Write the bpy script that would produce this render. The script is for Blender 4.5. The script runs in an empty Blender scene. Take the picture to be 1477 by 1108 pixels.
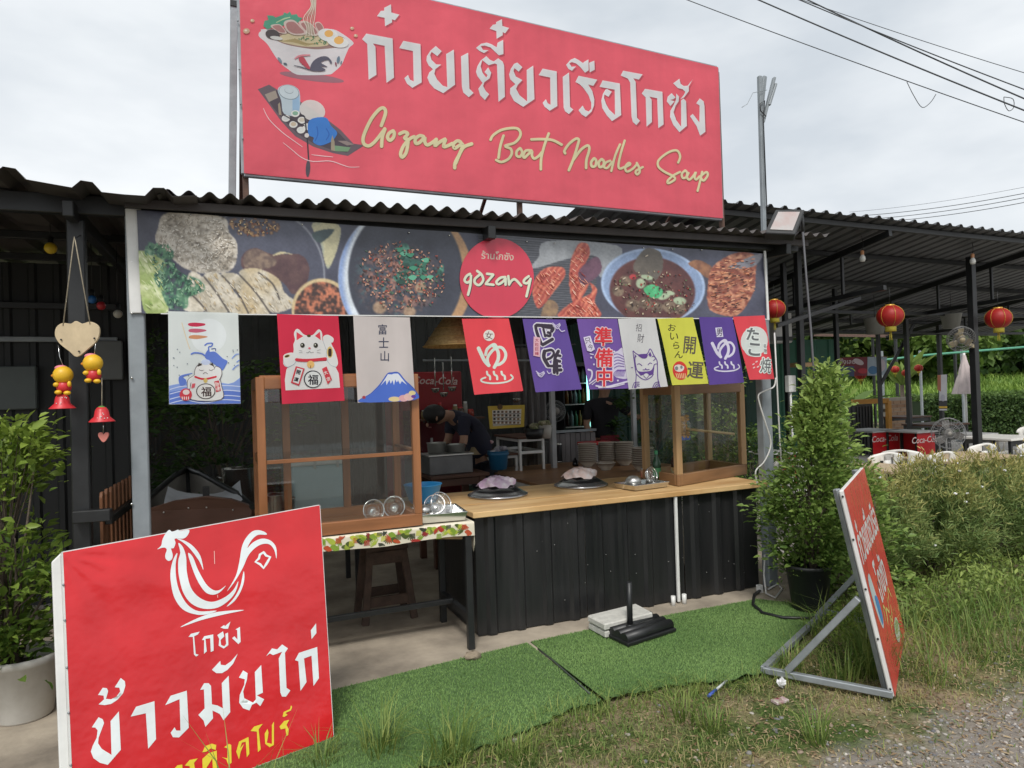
import bpy, bmesh, math, random
import numpy as np
from mathutils import Vector, Matrix
from mathutils.geometry import tessellate_polygon
PI = math.pi
R = math.radians
random.seed(7)
rng = np.random.default_rng(7)
scene = bpy.context.scene
COL = scene.collection

# ------------------------------------------------------------------ camera
PW, PH, FPX, EYE = 1477.0, 1108.0, 1000.0, 1.6
YAW, PITCH, ROLL = R(23.02), R(0.581), R(1.872)
FW = Vector((math.sin(YAW) * math.cos(PITCH), math.cos(YAW) * math.cos(PITCH), math.sin(PITCH)))
_r = Vector((math.cos(YAW), -math.sin(YAW), 0)); _u = _r.cross(FW)
RT = _r * math.cos(ROLL) - _u * math.sin(ROLL)
UP = _r * math.sin(ROLL) + _u * math.cos(ROLL)
CAM = Vector((0, 0, EYE))
cd = bpy.data.cameras.new('camera'); cam = bpy.data.objects.new('camera', cd); COL.objects.link(cam)
cd.sensor_width = 36; cd.lens = 36 * FPX / PW; cd.clip_start = 0.05; cd.clip_end = 600
cam.matrix_world = Matrix(((RT.x, UP.x, -FW.x, CAM.x), (RT.y, UP.y, -FW.y, CAM.y), (RT.z, UP.z, -FW.z, CAM.z), (0, 0, 0, 1)))
scene.camera = cam

# ------------------------------------------------------------------ sky, sun, exposure
SUN_ELEV, SUN_AZ = 52.0, 205.0        # degrees; azimuth clockwise from +Y
world = bpy.data.worlds.new('World'); scene.world = world; world.use_nodes = True
wn, wl = world.node_tree.nodes, world.node_tree.links
wn.clear()
wo = wn.new('ShaderNodeOutputWorld'); wb = wn.new('ShaderNodeBackground')
sk = wn.new('ShaderNodeTexSky'); sk.sky_type = 'NISHITA'; sk.sun_disc = False
sk.sun_elevation = R(SUN_ELEV); sk.sun_rotation = R(SUN_AZ); sk.dust_density = 4.0; sk.air_density = 1.0
hs = wn.new('ShaderNodeHueSaturation'); hs.inputs['Saturation'].default_value = 0.16; hs.inputs['Value'].default_value = 1.0
tc = wn.new('ShaderNodeTexCoord'); mp = wn.new('ShaderNodeMapping'); mp.inputs['Scale'].default_value = (1.0, 1.0, 2.6)
nz = wn.new('ShaderNodeTexNoise'); nz.inputs['Scale'].default_value = 2.2; nz.inputs['Detail'].default_value = 5; nz.inputs['Roughness'].default_value = .55
cr = wn.new('ShaderNodeValToRGB'); cr.color_ramp.elements[0].position = .30; cr.color_ramp.elements[1].position = .72
cr.color_ramp.elements[0].color = (3.3, 3.62, 3.95, 1); cr.color_ramp.elements[1].color = (5.5, 5.65, 5.75, 1)
mx = wn.new('ShaderNodeMix'); mx.data_type = 'RGBA'; mx.inputs['Factor'].default_value = .86
wl.new(tc.outputs['Generated'], mp.inputs['Vector']); wl.new(mp.outputs['Vector'], nz.inputs['Vector'])
wl.new(nz.outputs['Fac'], cr.inputs['Fac']); wl.new(sk.outputs['Color'], hs.inputs['Color'])
wl.new(hs.outputs['Color'], mx.inputs['A']); wl.new(cr.outputs['Color'], mx.inputs['B'])
wl.new(mx.outputs['Result'], wb.inputs['Color']); wb.inputs['Strength'].default_value = 0.125
wl.new(wb.outputs['Background'], wo.inputs['Surface'])
sd = bpy.data.lights.new('sun', 'SUN'); sun = bpy.data.objects.new('sun', sd); COL.objects.link(sun)
sd.energy = 1.5; sd.angle = R(14); sd.color = (1, .965, .91)
az, el = R(SUN_AZ), R(SUN_ELEV)
sdir = Vector((math.sin(az) * math.cos(el), math.cos(az) * math.cos(el), math.sin(el)))
sun.rotation_euler = sdir.to_track_quat('Z', 'Y').to_euler()
vs = scene.view_settings
vs.view_transform = 'Standard'; vs.look = 'None'; vs.gamma = 1; vs.use_curve_mapping = False; vs.exposure = 0.68
scene.cycles.max_bounces = 8; scene.cycles.transparent_max_bounces = 24
scene.cycles.use_denoising = True

# ------------------------------------------------------------------ pixel helpers (photo pixels -> place)
def ray(px, py): return FW + RT * ((px - PW / 2) / FPX) - UP * ((py - PH / 2) / FPX)
def Y(px, py, y): d = ray(px, py); return CAM + d * (y / d.y)
def G(px, py, z=0.0): d = ray(px, py); return CAM + d * ((z - EYE) / d.z)
def D(px, py, dep): return CAM + ray(px, py) * dep
def PL(px, py, p0, n): d = ray(px, py); return CAM + d * ((p0 - CAM).dot(n) / d.dot(n))

# ------------------------------------------------------------------ objects
def tag(o, label=None, cat=None, group=None, kind=None):
    if label: o['label'] = label
    if cat: o['category'] = cat
    if group: o['group'] = group
    if kind: o['kind'] = kind
    return o
def thing(name, label, cat, loc=(0, 0, 0), group=None):
    o = bpy.data.objects.new(name, None); COL.objects.link(o); o.location = loc; o.empty_display_size = .1
    return tag(o, label, cat, group)
def wloc(p):
    v = Vector((0, 0, 0))
    while p is not None: v += p.location; p = p.parent
    return v
def link(name, me, parent=None, loc=None):
    o = bpy.data.objects.new(name, me); COL.objects.link(o)
    if parent: o.parent = parent
    if loc is not None: o.location = loc
    return o
def copy_tree(o, parent=None):
    c = o.copy(); COL.objects.link(c); c.parent = parent
    for ch in list(o.children): copy_tree(ch, c)
    return c
def dup(root, loc, rotz=0.0, label=None, group=None, scale=None):
    c = copy_tree(root); c.location = loc; c.rotation_euler = (0, 0, rotz)
    if scale: c.scale = (scale, scale, scale) if not hasattr(scale, '__len__') else scale
    if label: c['label'] = label
    if group: c['group'] = group
    return c

class MB:
    """Collects shapes; build() links them as ONE mesh object."""
    def __init__(s): s.v, s.f, s.sm = [], [], []
    def add(s, vs, fs, smooth=False):
        b = len(s.v); s.v.extend([tuple(q) for q in vs])
        for q in fs: s.f.append(tuple(b + i for i in q)); s.sm.append(smooth)
        return s
    def box(s, a, b):
        x0, y0, z0 = a; x1, y1, z1 = b
        return s.add([(x0, y0, z0), (x1, y0, z0), (x1, y1, z0), (x0, y1, z0), (x0, y0, z1), (x1, y0, z1), (x1, y1, z1), (x0, y1, z1)],
                     [(0, 3, 2, 1), (4, 5, 6, 7), (0, 1, 5, 4), (1, 2, 6, 5), (2, 3, 7, 6), (3, 0, 4, 7)])
    def bar(s, p, q, w, t=None, up=(0, 0, 1)):
        """rectangular bar from p to q; w across, t in the 'up' sense"""
        p, q = Vector(p), Vector(q); t = t or w; d = (q - p).normalized(); u = Vector(up)
        if abs(d.dot(u)) > .98: u = Vector((0, 1, 0))
        a = d.cross(u).normalized() * (w / 2); b = a.cross(d).normalized() * (t / 2)
        vs = [p - a - b, p + a - b, p + a + b, p - a + b, q - a - b, q + a - b, q + a + b, q - a + b]
        return s.add(vs, [(0, 3, 2, 1), (4, 5, 6, 7), (0, 1, 5, 4), (1, 2, 6, 5), (2, 3, 7, 6), (3, 0, 4, 7)])
    def tube(s, pts, r, n=8, caps=True, smooth=True):
        pts = [Vector(p) for p in pts]; rr = r if hasattr(r, '__len__') else [r] * len(pts)
        rings, prev = [], None
        for i, p in enumerate(pts):
            d = (pts[min(i + 1, len(pts) - 1)] - pts[max(i - 1, 0)]).normalized()
            if prev is None:
                u = Vector((0, 0, 1)) if abs(d.z) < .9 else Vector((1, 0, 0)); a = d.cross(u).normalized()
            else: a = (prev - d * prev.dot(d)).normalized()
            prev = a; b = d.cross(a)
            rings.append([p + (a * math.cos(2 * PI * k / n) + b * math.sin(2 * PI * k / n)) * rr[i] for k in range(n)])
        vs = [v for g in rings for v in g]; fs = []
        for i in range(len(rings) - 1):
            for k in range(n):
                fs.append((i * n + k, i * n + (k + 1) % n, (i + 1) * n + (k + 1) % n, (i + 1) * n + k))
        s.add(vs, fs, smooth)
        if caps:
            s.add(rings[0], [tuple(reversed(range(n)))]); s.add(rings[-1], [tuple(range(n))])
        return s
    def lathe(s, prof, c=(0, 0, 0), n=20, smooth=True, sx=1, sy=1, axis=None):
        c = Vector(c); M = Vector((0, 0, 1)).rotation_difference(Vector(axis)).to_matrix() if axis else Matrix.Identity(3)
        vs = [c + M @ Vector((r * math.cos(2 * PI * k / n) * sx, r * math.sin(2 * PI * k / n) * sy, z)) for r, z in prof for k in range(n)]
        fs = []
        for i in range(len(prof) - 1):
            for k in range(n): fs.append((i * n + k, i * n + (k + 1) % n, (i + 1) * n + (k + 1) % n, (i + 1) * n + k))
        return s.add(vs, fs, smooth)
    def ball(s, c, r, n=12, m=8, sx=1, sy=1, sz=1):
        c = Vector(c); vs, fs = [], []
        for i in range(m + 1):
            t = PI * i / m
            for k in range(n):
                p = 2 * PI * k / n
                vs.append(c + Vector((r * sx * math.sin(t) * math.cos(p), r * sy * math.sin(t) * math.sin(p), -r * sz * math.cos(t))))
        for i in range(m):
            for k in range(n): fs.append((i * n + k, i * n + (k + 1) % n, (i + 1) * n + (k + 1) % n, (i + 1) * n + k))
        return s.add(vs, fs, True)
    def prism(s, pts, off):
        """closed outline pts (3D) extruded by vector off"""
        pts = [Vector(p) for p in pts]; n = len(pts); off = Vector(off)
        s.add(pts + [p + off for p in pts], [(i, (i + 1) % n, n + (i + 1) % n, n + i) for i in range(n)])
        tris = [tuple(t) for t in tessellate_polygon([pts])]
        s.add(pts, [tuple(reversed(t)) for t in tris]); s.add([p + off for p in pts], tris)
        return s
    def build(s, name, mat, parent=None, bevel=0, label=None, cat=None, group=None, kind=None, origin=None, fixn=True):
        me = bpy.data.meshes.new(name)
        o0 = wloc(parent) if parent else Vector(origin or (0, 0, 0))
        va = np.array(s.v, dtype=np.float64).reshape(-1, 3) - np.array(o0)
        me.from_pydata(va.tolist(), [], s.f)
        me.polygons.foreach_set('use_smooth', s.sm)
        if bevel or fixn:
            bm = bmesh.new(); bm.from_mesh(me)
            bmesh.ops.remove_doubles(bm, verts=bm.verts, dist=1e-5)
            if fixn: bmesh.ops.recalc_face_normals(bm, faces=bm.faces)
            if bevel:
                es = [e for e in bm.edges if len(e.link_faces) == 2 and e.calc_face_angle(0) > .5]
                bmesh.ops.bevel(bm, geom=es, offset=bevel, segments=1, affect='EDGES', clamp_overlap=True)
            bm.to_mesh(me); bm.free()
        me.materials.append(mat)
        o = link(name, me, parent, None if parent else o0)
        return tag(o, label, cat, group, kind)

def raw_mesh(name, v, f, mat, parent=None, smooth=False, col=None, kind=None, label=None, cat=None):
    """numpy mesh: v (n,3); f (m,3|4)"""
    me = bpy.data.meshes.new(name); v = np.asarray(v, np.float32); f = np.asarray(f, np.int32)
    if parent: v = v - np.array(wloc(parent), np.float32)
    k = f.shape[1]
    me.vertices.add(len(v)); me.vertices.foreach_set('co', v.ravel())
    me.loops.add(f.size); me.loops.foreach_set('vertex_index', f.ravel())
    me.polygons.add(len(f)); me.polygons.foreach_set('loop_start', np.arange(0, f.size, k, dtype=np.int32))
    me.update(calc_edges=True); me.validate()
    if smooth: me.polygons.foreach_set('use_smooth', [True] * len(me.polygons))
    if col is not None:
        at = me.color_attributes.new('Col', 'FLOAT_COLOR', 'POINT')
        c4 = np.ones((len(v), 4), np.float32); c4[:, :3] = col; at.data.foreach_set('color', c4.ravel())
    me.materials.append(mat)
    return tag(link(name, me, parent), label, cat, None, kind)

# ------------------------------------------------------------------ materials
def lin(c):
    if isinstance(c, str): c = [int(c[i:i + 2], 16) / 255 for i in (0, 2, 4)]
    return tuple((x / 12.92 if x <= .04045 else ((x + .055) / 1.055) ** 2.4) for x in c)
MATS = {}
def mat(name, c, rough=.6, metal=0.0, var=.18, scale=6.0, bump=0.0, bscale=None, c2=None, spec=.5, stretch=None, trans=0.0, coat=0.0, emit=None, sheen=0.0):
    """procedural surface: noise-mixed colour (c2 defaults to a darker c) + fine bump"""
    if name in MATS: return MATS[name]
    m = bpy.data.materials.new(name); m.use_nodes = True; nt = m.node_tree; n, l = nt.nodes, nt.links
    b = n['Principled BSDF']; MATS[name] = m
    b.inputs['Metallic'].default_value = metal; b.inputs['Specular IOR Level'].default_value = spec
    b.inputs['Coat Weight'].default_value = coat
    tcn = n.new('ShaderNodeTexCoord'); vec = tcn.outputs['Object']
    if stretch:
        mpn = n.new('ShaderNodeMapping'); mpn.inputs['Scale'].default_value = stretch
        l.new(vec, mpn.inputs['Vector']); vec = mpn.outputs['Vector']
    nn = n.new('ShaderNodeTexNoise'); nn.inputs['Scale'].default_value = scale; nn.inputs['Detail'].default_value = 6; nn.inputs['Roughness'].default_value = .6
    l.new(vec, nn.inputs['Vector'])
    rp = n.new('ShaderNodeValToRGB'); rp.color_ramp.elements[0].position = .32; rp.color_ramp.elements[1].position = .68
    c2 = c2 or tuple(x * (1 - var) for x in c)
    rp.color_ramp.elements[0].color = (*c2, 1); rp.color_ramp.elements[1].color = (*c, 1)
    l.new(nn.outputs['Fac'], rp.inputs['Fac']); l.new(rp.outputs['Color'], b.inputs['Base Color'])
    rr = n.new('ShaderNodeMapRange'); rr.inputs['To Min'].default_value = max(0, rough - .08); rr.inputs['To Max'].default_value = min(1, rough + .08)
    l.new(nn.outputs['Fac'], rr.inputs['Value']); l.new(rr.outputs['Result'], b.inputs['Roughness'])
    if bump:
        bn = n.new('ShaderNodeTexNoise'); bn.inputs['Scale'].default_value = bscale or scale * 6; bn.inputs['Detail'].default_value = 5
        l.new(vec, bn.inputs['Vector'])
        bp = n.new('ShaderNodeBump'); bp.inputs['Strength'].default_value = bump; bp.inputs['Distance'].default_value = .01
        l.new(bn.outputs['Fac'], bp.inputs['Height']); l.new(bp.outputs['Normal'], b.inputs['Normal'])
    if emit:
        b.inputs['Emission Color'].default_value = (*emit[0], 1); b.inputs['Emission Strength'].default_value = emit[1]
    if trans:
        tr = n.new('ShaderNodeBsdfTranslucent'); ms = n.new('ShaderNodeMixShader'); ms.inputs['Fac'].default_value = trans
        l.new(rp.outputs['Color'], tr.inputs['Color']); l.new(b.outputs['BSDF'], ms.inputs[1]); l.new(tr.outputs['BSDF'], ms.inputs[2])
        l.new(ms.outputs['Shader'], n['Material Output'].inputs['Surface'])
    return m
def print_mat(name, rough=.45, trans=0.0, spec=.4, mul=1.0, weave=0.0, crumple=0.0, wear=.35):
    """flat print: the ink colour is stored on the mesh; wear and weave are procedural"""
    if name in MATS: return MATS[name]
    m = bpy.data.materials.new(name); m.use_nodes = True; n, l = m.node_tree.nodes, m.node_tree.links
    b = n['Principled BSDF']; MATS[name] = m
    b.inputs['Roughness'].default_value = rough; b.inputs['Specular IOR Level'].default_value = spec
    at = n.new('ShaderNodeAttribute'); at.attribute_name = 'Col'
    tcn = n.new('ShaderNodeTexCoord'); nn = n.new('ShaderNodeTexNoise'); nn.inputs['Scale'].default_value = 3.0; nn.inputs['Detail'].default_value = 5
    l.new(tcn.outputs['Object'], nn.inputs['Vector'])
    st = n.new('ShaderNodeMapping'); st.inputs['Scale'].default_value = (9, 9, .5); l.new(tcn.outputs['Object'], st.inputs['Vector'])
    n2 = n.new('ShaderNodeTexNoise'); n2.inputs['Scale'].default_value = 1.6; n2.inputs['Detail'].default_value = 6; l.new(st.outputs['Vector'], n2.inputs['Vector'])
    av = n.new('ShaderNodeMath'); av.operation = 'MULTIPLY_ADD'; av.inputs[1].default_value = wear; l.new(n2.outputs['Fac'], av.inputs[0]); l.new(nn.outputs['Fac'], av.inputs[2])
    mr = n.new('ShaderNodeMapRange'); mr.inputs['From Min'].default_value = .25; mr.inputs['From Max'].default_value = .75 + wear; mr.inputs['To Min'].default_value = .78 * mul; mr.inputs['To Max'].default_value = 1.12 * mul
    l.new(av.outputs['Value'], mr.inputs['Value'])
    mm = n.new('ShaderNodeVectorMath'); mm.operation = 'SCALE'; l.new(at.outputs['Color'], mm.inputs[0]); l.new(mr.outputs['Result'], mm.inputs['Scale'])
    l.new(mm.outputs['Vector'], b.inputs['Base Color'])
    if weave or crumple:
        h = n.new('ShaderNodeTexNoise'); h.inputs['Scale'].default_value = 160 if weave else 3.2; h.inputs['Detail'].default_value = 4
        l.new(tcn.outputs['Object'], h.inputs['Vector'])
        bp = n.new('ShaderNodeBump'); bp.inputs['Strength'].default_value = weave or crumple; bp.inputs['Distance'].default_value = .004 if weave else .05
        l.new(h.outputs['Fac'], bp.inputs['Height']); l.new(bp.outputs['Normal'], b.inputs['Normal'])
    if trans:
        tr = n.new('ShaderNodeBsdfTranslucent'); ms = n.new('ShaderNodeMixShader'); ms.inputs['Fac'].default_value = trans
        l.new(mm.outputs['Vector'], tr.inputs['Color']); l.new(b.outputs['BSDF'], ms.inputs[1]); l.new(tr.outputs['BSDF'], ms.inputs[2])
        l.new(ms.outputs['Shader'], n['Material Output'].inputs['Surface'])
    return m
def leaf_mat(name, c, c2, trans=.35, rough=.5):
    """leaf colour varied per leaf through the stored 'Col' value"""
    if name in MATS: return MATS[name]
    m = bpy.data.materials.new(name); m.use_nodes = True; n, l = m.node_tree.nodes, m.node_tree.links
    b = n['Principled BSDF']; MATS[name] = m; b.inputs['Roughness'].default_value = rough; b.inputs['Specular IOR Level'].default_value = .35
    at = n.new('ShaderNodeAttribute'); at.attribute_name = 'Col'
    mxn = n.new('ShaderNodeMix'); mxn.data_type = 'RGBA'; mxn.inputs['A'].default_value = (*c, 1); mxn.inputs['B'].default_value = (*c2, 1)
    l.new(at.outputs['Fac'], mxn.inputs['Factor']); l.new(mxn.outputs['Result'], b.inputs['Base Color'])
    tr = n.new('ShaderNodeBsdfTranslucent'); ms = n.new('ShaderNodeMixShader'); ms.inputs['Fac'].default_value = trans
    l.new(mxn.outputs['Result'], tr.inputs['Color']); l.new(b.outputs['BSDF'], ms.inputs[1]); l.new(tr.outputs['BSDF'], ms.inputs[2])
    l.new(ms.outputs['Shader'], n['Material Output'].inputs['Surface'])
    return m
def glass_mat(name, tint=(.93, .97, .96), rough=.02, refl=.5):
    if name in MATS: return MATS[name]
    m = bpy.data.materials.new(name); m.use_nodes = True; n, l = m.node_tree.nodes, m.node_tree.links; MATS[name] = m
    n.remove(n['Principled BSDF'])
    g = n.new('ShaderNodeBsdfGlossy'); g.inputs['Roughness'].default_value = rough
    t = n.new('ShaderNodeBsdfTransparent'); t.inputs['Color'].default_value = (*tint, 1)
    lw_ = n.new('ShaderNodeLayerWeight'); lw_.inputs['Blend'].default_value = .5
    pw = n.new('ShaderNodeMath'); pw.operation = 'POWER'; pw.inputs[1].default_value = 5.0; l.new(lw_.outputs['Facing'], pw.inputs[0])
    mu = n.new('ShaderNodeMath'); mu.operation = 'MULTIPLY_ADD'; mu.inputs[1].default_value = .85; mu.inputs[2].default_value = .04 + refl * .06; l.new(pw.outputs['Value'], mu.inputs[0])
    ms = n.new('ShaderNodeMixShader'); l.new(mu.outputs['Value'], ms.inputs['Fac']); l.new(t.outputs['BSDF'], ms.inputs[1]); l.new(g.outputs['BSDF'], ms.inputs[2])
    l.new(ms.outputs['Shader'], n['Material Output'].inputs['Surface'])
    return m

M_black = mat('black_paint', (.018, .019, .020), .42, var=.35, scale=9, bump=.05)
M_blackrust = mat('black_sheet_metal', (.024, .024, .025), .34, c2=(.009, .010, .011), scale=7, stretch=(1.6, 1, .12), bump=.14)
M_darkroof = mat('weathered_dark_roof', (.070, .060, .058), .62, var=.4, scale=4, bump=.08)
M_steel = mat('galvanised_steel', (.33, .36, .38), .42, .35, var=.25, scale=14, bump=.04)
M_greypaint = mat('grey_painted_steel', (.27, .30, .32), .5, .1, var=.22, scale=8, bump=.05)
M_white = mat('white_paint', (.72, .72, .70), .5, var=.12, scale=9, bump=.04)
M_pvc = mat('white_pvc', (.74, .74, .72), .35, var=.08, scale=9)
M_wood_orange = mat('varnished_teak', (.36, .145, .055), .38, var=.5, scale=9, stretch=(1, 1, .12), bump=.06, coat=.2)
M_wood_h = mat('varnished_teak_rail', (.36, .145, .055), .38, var=.5, scale=9, stretch=(.12, 1, 1), bump=.06, coat=.2)
M_wood_tan = mat('tan_case_wood', (.56, .35, .17), .5, var=.45, scale=9, stretch=(1, 1, .12), bump=.08)
M_plywood = mat('pale_counter_wood', (.74, .52, .26), .42, c2=(.46, .25, .09), scale=3.5, stretch=(.35, 2.0, 1), bump=.05)
M_brownwood = mat('dark_brown_wood', (.12, .05, .028), .5, var=.4, scale=8, stretch=(.2, 1, 1), bump=.08)
M_stainless = mat('stainless_steel', (.62, .62, .60), .22, .95, var=.12, scale=12)
M_aluminium = mat('dull_aluminium', (.60, .60, .58), .38, .9, var=.15, scale=12)
M_glass = glass_mat('clear_glass', refl=1.0)
M_chrome = mat('bright_wire', (.75, .75, .74), .18, 1.0, var=.05)
M_rope = mat('jute_cord', (.46, .40, .30), .9, var=.3, scale=60, bump=.3)
# ------------------------------------------------------------------ foliage / grass generators
def blades(base, h, w, lean, az, name, m, parent=None, col=None, kind='stuff', curve=.6, **kw):
    """grass blades: base (n,3), h, w, lean (fraction of h), az"""
    n = len(base); d = np.stack([np.cos(az), np.sin(az), 0 * az], 1); s = np.stack([-np.sin(az), np.cos(az), 0 * az], 1)
    up = np.array([0, 0, 1.0])
    mid = base + up * (h * .55)[:, None] + d * (lean * h * .28)[:, None]
    tip = base + up * (h * (1 - .25 * np.minimum(lean, 1.6)))[:, None] + d * (lean * h)[:, None]
    ww = (s * w[:, None]) / 2
    v = np.stack([base - ww, base + ww, mid - ww * .8, mid + ww * .8, tip], 1).reshape(-1, 3)
    k = np.arange(n)[:, None] * 5
    f = np.concatenate([k + [0, 1, 3], k + [0, 3, 2], k + [2, 3, 4]], 0)
    if col is None: col = rng.random(n)
    c = np.repeat(np.repeat(col, 5)[:, None], 3, 1)
    return raw_mesh(name, v, f, m, parent, False, c, kind, **kw)
def leaf_verts(pos, dr, nrm, L, Wd, fold=.25, droop=.12):
    """leaf of 6 vertices, 4 triangles: pointed oval folded along its rib"""
    dr = dr / np.linalg.norm(dr, axis=1)[:, None]
    sd_ = np.cross(dr, nrm); sd_ /= np.linalg.norm(sd_, axis=1)[:, None] + 1e-9
    nn = np.cross(sd_, dr); L = L[:, None]; Wd = Wd[:, None]
    a = pos; b1 = pos + dr * L * .35 - sd_ * Wd * .5 + nn * Wd * fold; b2 = pos + dr * L * .35 + sd_ * Wd * .5 + nn * Wd * fold
    c1 = pos + dr * L * .72 - sd_ * Wd * .36 + nn * Wd * fold * .6 - nn * L * droop * .4; c2 = pos + dr * L * .72 + sd_ * Wd * .36 + nn * Wd * fold * .6 - nn * L * droop * .4
    t = pos + dr * L - nn * L * droop; mdl = pos + dr * L * .5
    v = np.stack([a, b1, mdl, b2, c1, c2, t], 1).reshape(-1, 3); n = len(pos); k = np.arange(n)[:, None] * 7
    f = np.concatenate([k + [0, 2, 1], k + [0, 3, 2], k + [1, 2, 4], k + [2, 3, 5], k + [4, 2, 6], k + [2, 5, 6]], 0)
    return v, f
def leaves(pos, dr, nrm, L, Wd, name, m, parent=None, col=None, kind='stuff', **kw):
    v, f = leaf_verts(pos, dr, nrm, L, Wd)
    if col is None: col = rng.random(len(pos))
    return raw_mesh(name, v, f, m, parent, False, np.repeat(np.repeat(col, 7)[:, None], 3, 1), kind, **kw)
def unit(n, zmin=-1.0):
    v = rng.normal(size=(n * 3 + 60, 3)); v /= np.linalg.norm(v, axis=1)[:, None]; v = v[v[:, 2] > zmin][:n]
    return v
def quad_cloud(pos, size, name, m, parent=None, col=None, kind='stuff', flat=0.0, **kw):
    """far foliage: one small bent quad (2 tris) per leaf clump"""
    n = len(pos); a = unit(n); b = np.cross(a, unit(n)); b /= np.linalg.norm(b, axis=1)[:, None] + 1e-9
    if not hasattr(size, '__len__'): size = np.full(n, size)
    s = size[:, None] * .5
    v = np.stack([pos - a * s, pos + b * s * .6, pos + a * s, pos - b * s * .6], 1).reshape(-1, 3); k = np.arange(n)[:, None] * 4
    f = np.concatenate([k + [0, 1, 2], k + [0, 2, 3]], 0)
    if col is None: col = rng.random(n)
    return raw_mesh(name, v, f, m, parent, False, np.repeat(np.repeat(col, 4)[:, None], 3, 1), kind, **kw)

# ------------------------------------------------------------------ ground
def inpoly(x, y, poly):
    p = np.asarray(poly); r = np.zeros(len(x), bool); j = len(p) - 1
    for i in range(len(p)):
        c = ((p[i, 1] > y) != (p[j, 1] > y)) & (x < (p[j, 0] - p[i, 0]) * (y - p[i, 1]) / (p[j, 1] - p[i, 1] + 1e-12) + p[i, 0])
        r ^= c; j = i
    return r
gx = np.concatenate([np.array([-400, -150, -60, -25, -12, -7]), np.arange(-4, 9.01, .12), np.array([10, 12, 16, 25, 45, 90, 200, 400])])
gy = np.concatenate([np.array([-400, -150, -60, -25, -12, -7, -4, -2]), np.arange(-.6, 6.5, .12), np.array([7, 9, 12, 16, 25, 45, 90, 200, 400])])
GXX, GYY = np.meshgrid(gx, gy)
def gz(x, y): return -.016 + .009 * np.sin(x * 3.1 + y * 1.7) * np.cos(y * 2.3 - x) + .005 * np.sin(x * 9.1) * np.sin(y * 8.3)
ZZ = gz(GXX, GYY)
vv = np.stack([GXX, GYY, ZZ], -1).reshape(-1, 3); nx, ny = len(gx), len(gy)
ii = (np.arange(ny - 1)[:, None] * nx + np.arange(nx - 1)[None, :]).ravel()
ff = np.stack([ii, ii + 1, ii + nx + 1, ii + nx], 1)
def ground_mat():
    m = bpy.data.materials.new('dry_ground'); m.use_nodes = True; n, l = m.node_tree.nodes, m.node_tree.links; b = n['Principled BSDF']; b.inputs['Roughness'].default_value = .95
    b.inputs['Specular IOR Level'].default_value = .15
    g = n.new('ShaderNodeNewGeometry'); P = g.outputs['Position']
    def noise(sc, det=6, rg=.6):
        q = n.new('ShaderNodeTexNoise'); q.inputs['Scale'].default_value = sc; q.inputs['Detail'].default_value = det; q.inputs['Roughness'].default_value = rg; l.new(P, q.inputs['Vector']); return q.outputs['Fac']
    def ramp(fac, p0, p1, c0, c1):
        q = n.new('ShaderNodeValToRGB'); q.color_ramp.elements[0].position = p0; q.color_ramp.elements[1].position = p1
        q.color_ramp.elements[0].color = (*c0, 1); q.color_ramp.elements[1].color = (*c1, 1); l.new(fac, q.inputs['Fac']); return q.outputs['Color']
    def mix(fac, a, c):
        q = n.new('ShaderNodeMix'); q.data_type = 'RGBA'; l.new(fac, q.inputs['Factor']); l.new(a, q.inputs['A']); l.new(c, q.inputs['B']); return q.outputs['Result']
    dirt = ramp(noise(40), .35, .7, (.15, .11, .075), (.36, .285, .195))
    straw = ramp(noise(90, 3), .4, .65, (.17, .14, .075), (.38, .31, .18))
    green = ramp(noise(70, 3), .4, .65, (.035, .06, .014), (.10, .14, .04))
    c1 = mix(ramp(noise(5), .42, .60, (0, 0, 0), (1, 1, 1)), dirt, straw)
    c2 = mix(ramp(noise(2.2), .40, .56, (0, 0, 0), (1, 1, 1)), c1, green)
    vo = n.new('ShaderNodeTexVoronoi'); vo.inputs['Scale'].default_value = 38; l.new(P, vo.inputs['Vector'])
    stone = n.new('ShaderNodeMix'); stone.data_type = 'RGBA'; stone.inputs['Factor'].default_value = .75
    stone.inputs['B'].default_value = (.24, .215, .185, 1); l.new(ramp(vo.outputs['Distance'], .1, .6, (.32,.29,.25), (.13,.12,.11)), stone.inputs['A'])
    A, B = G(1225, 1108), G(1477, 1000); d = (B - A).normalized(); nrm = Vector((d.y, -d.x, 0))
    dp = n.new('ShaderNodeVectorMath'); dp.operation = 'DOT_PRODUCT'; l.new(P, dp.inputs[0]); dp.inputs[1].default_value = nrm
    ad = n.new('ShaderNodeMath'); ad.operation = 'SUBTRACT'; l.new(dp.outputs['Value'], ad.inputs[0]); ad.inputs[1].default_value = A.dot(nrm) - .1
    nq = n.new('ShaderNodeMath'); nq.operation = 'MULTIPLY_ADD'; l.new(noise(3), nq.inputs[0]); nq.inputs[1].default_value = .7; l.new(ad.outputs['Value'], nq.inputs[2])
    fac = ramp(nq.outputs['Value'], .30, .50, (0, 0, 0), (1, 1, 1))
    c3 = mix(fac, c2, stone.outputs['Result']); l.new(c3, b.inputs['Base Color'])
    bp = n.new('ShaderNodeBump'); bp.inputs['Strength'].default_value = .7; bp.inputs['Distance'].default_value = .02; l.new(noise(55), bp.inputs['Height']); l.new(bp.outputs['Normal'], b.inputs['Normal'])
    return m
ground = raw_mesh('ground', vv, ff, ground_mat(), smooth=True, kind='structure', label='patchy dry grass and dirt ground with gravel')

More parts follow.
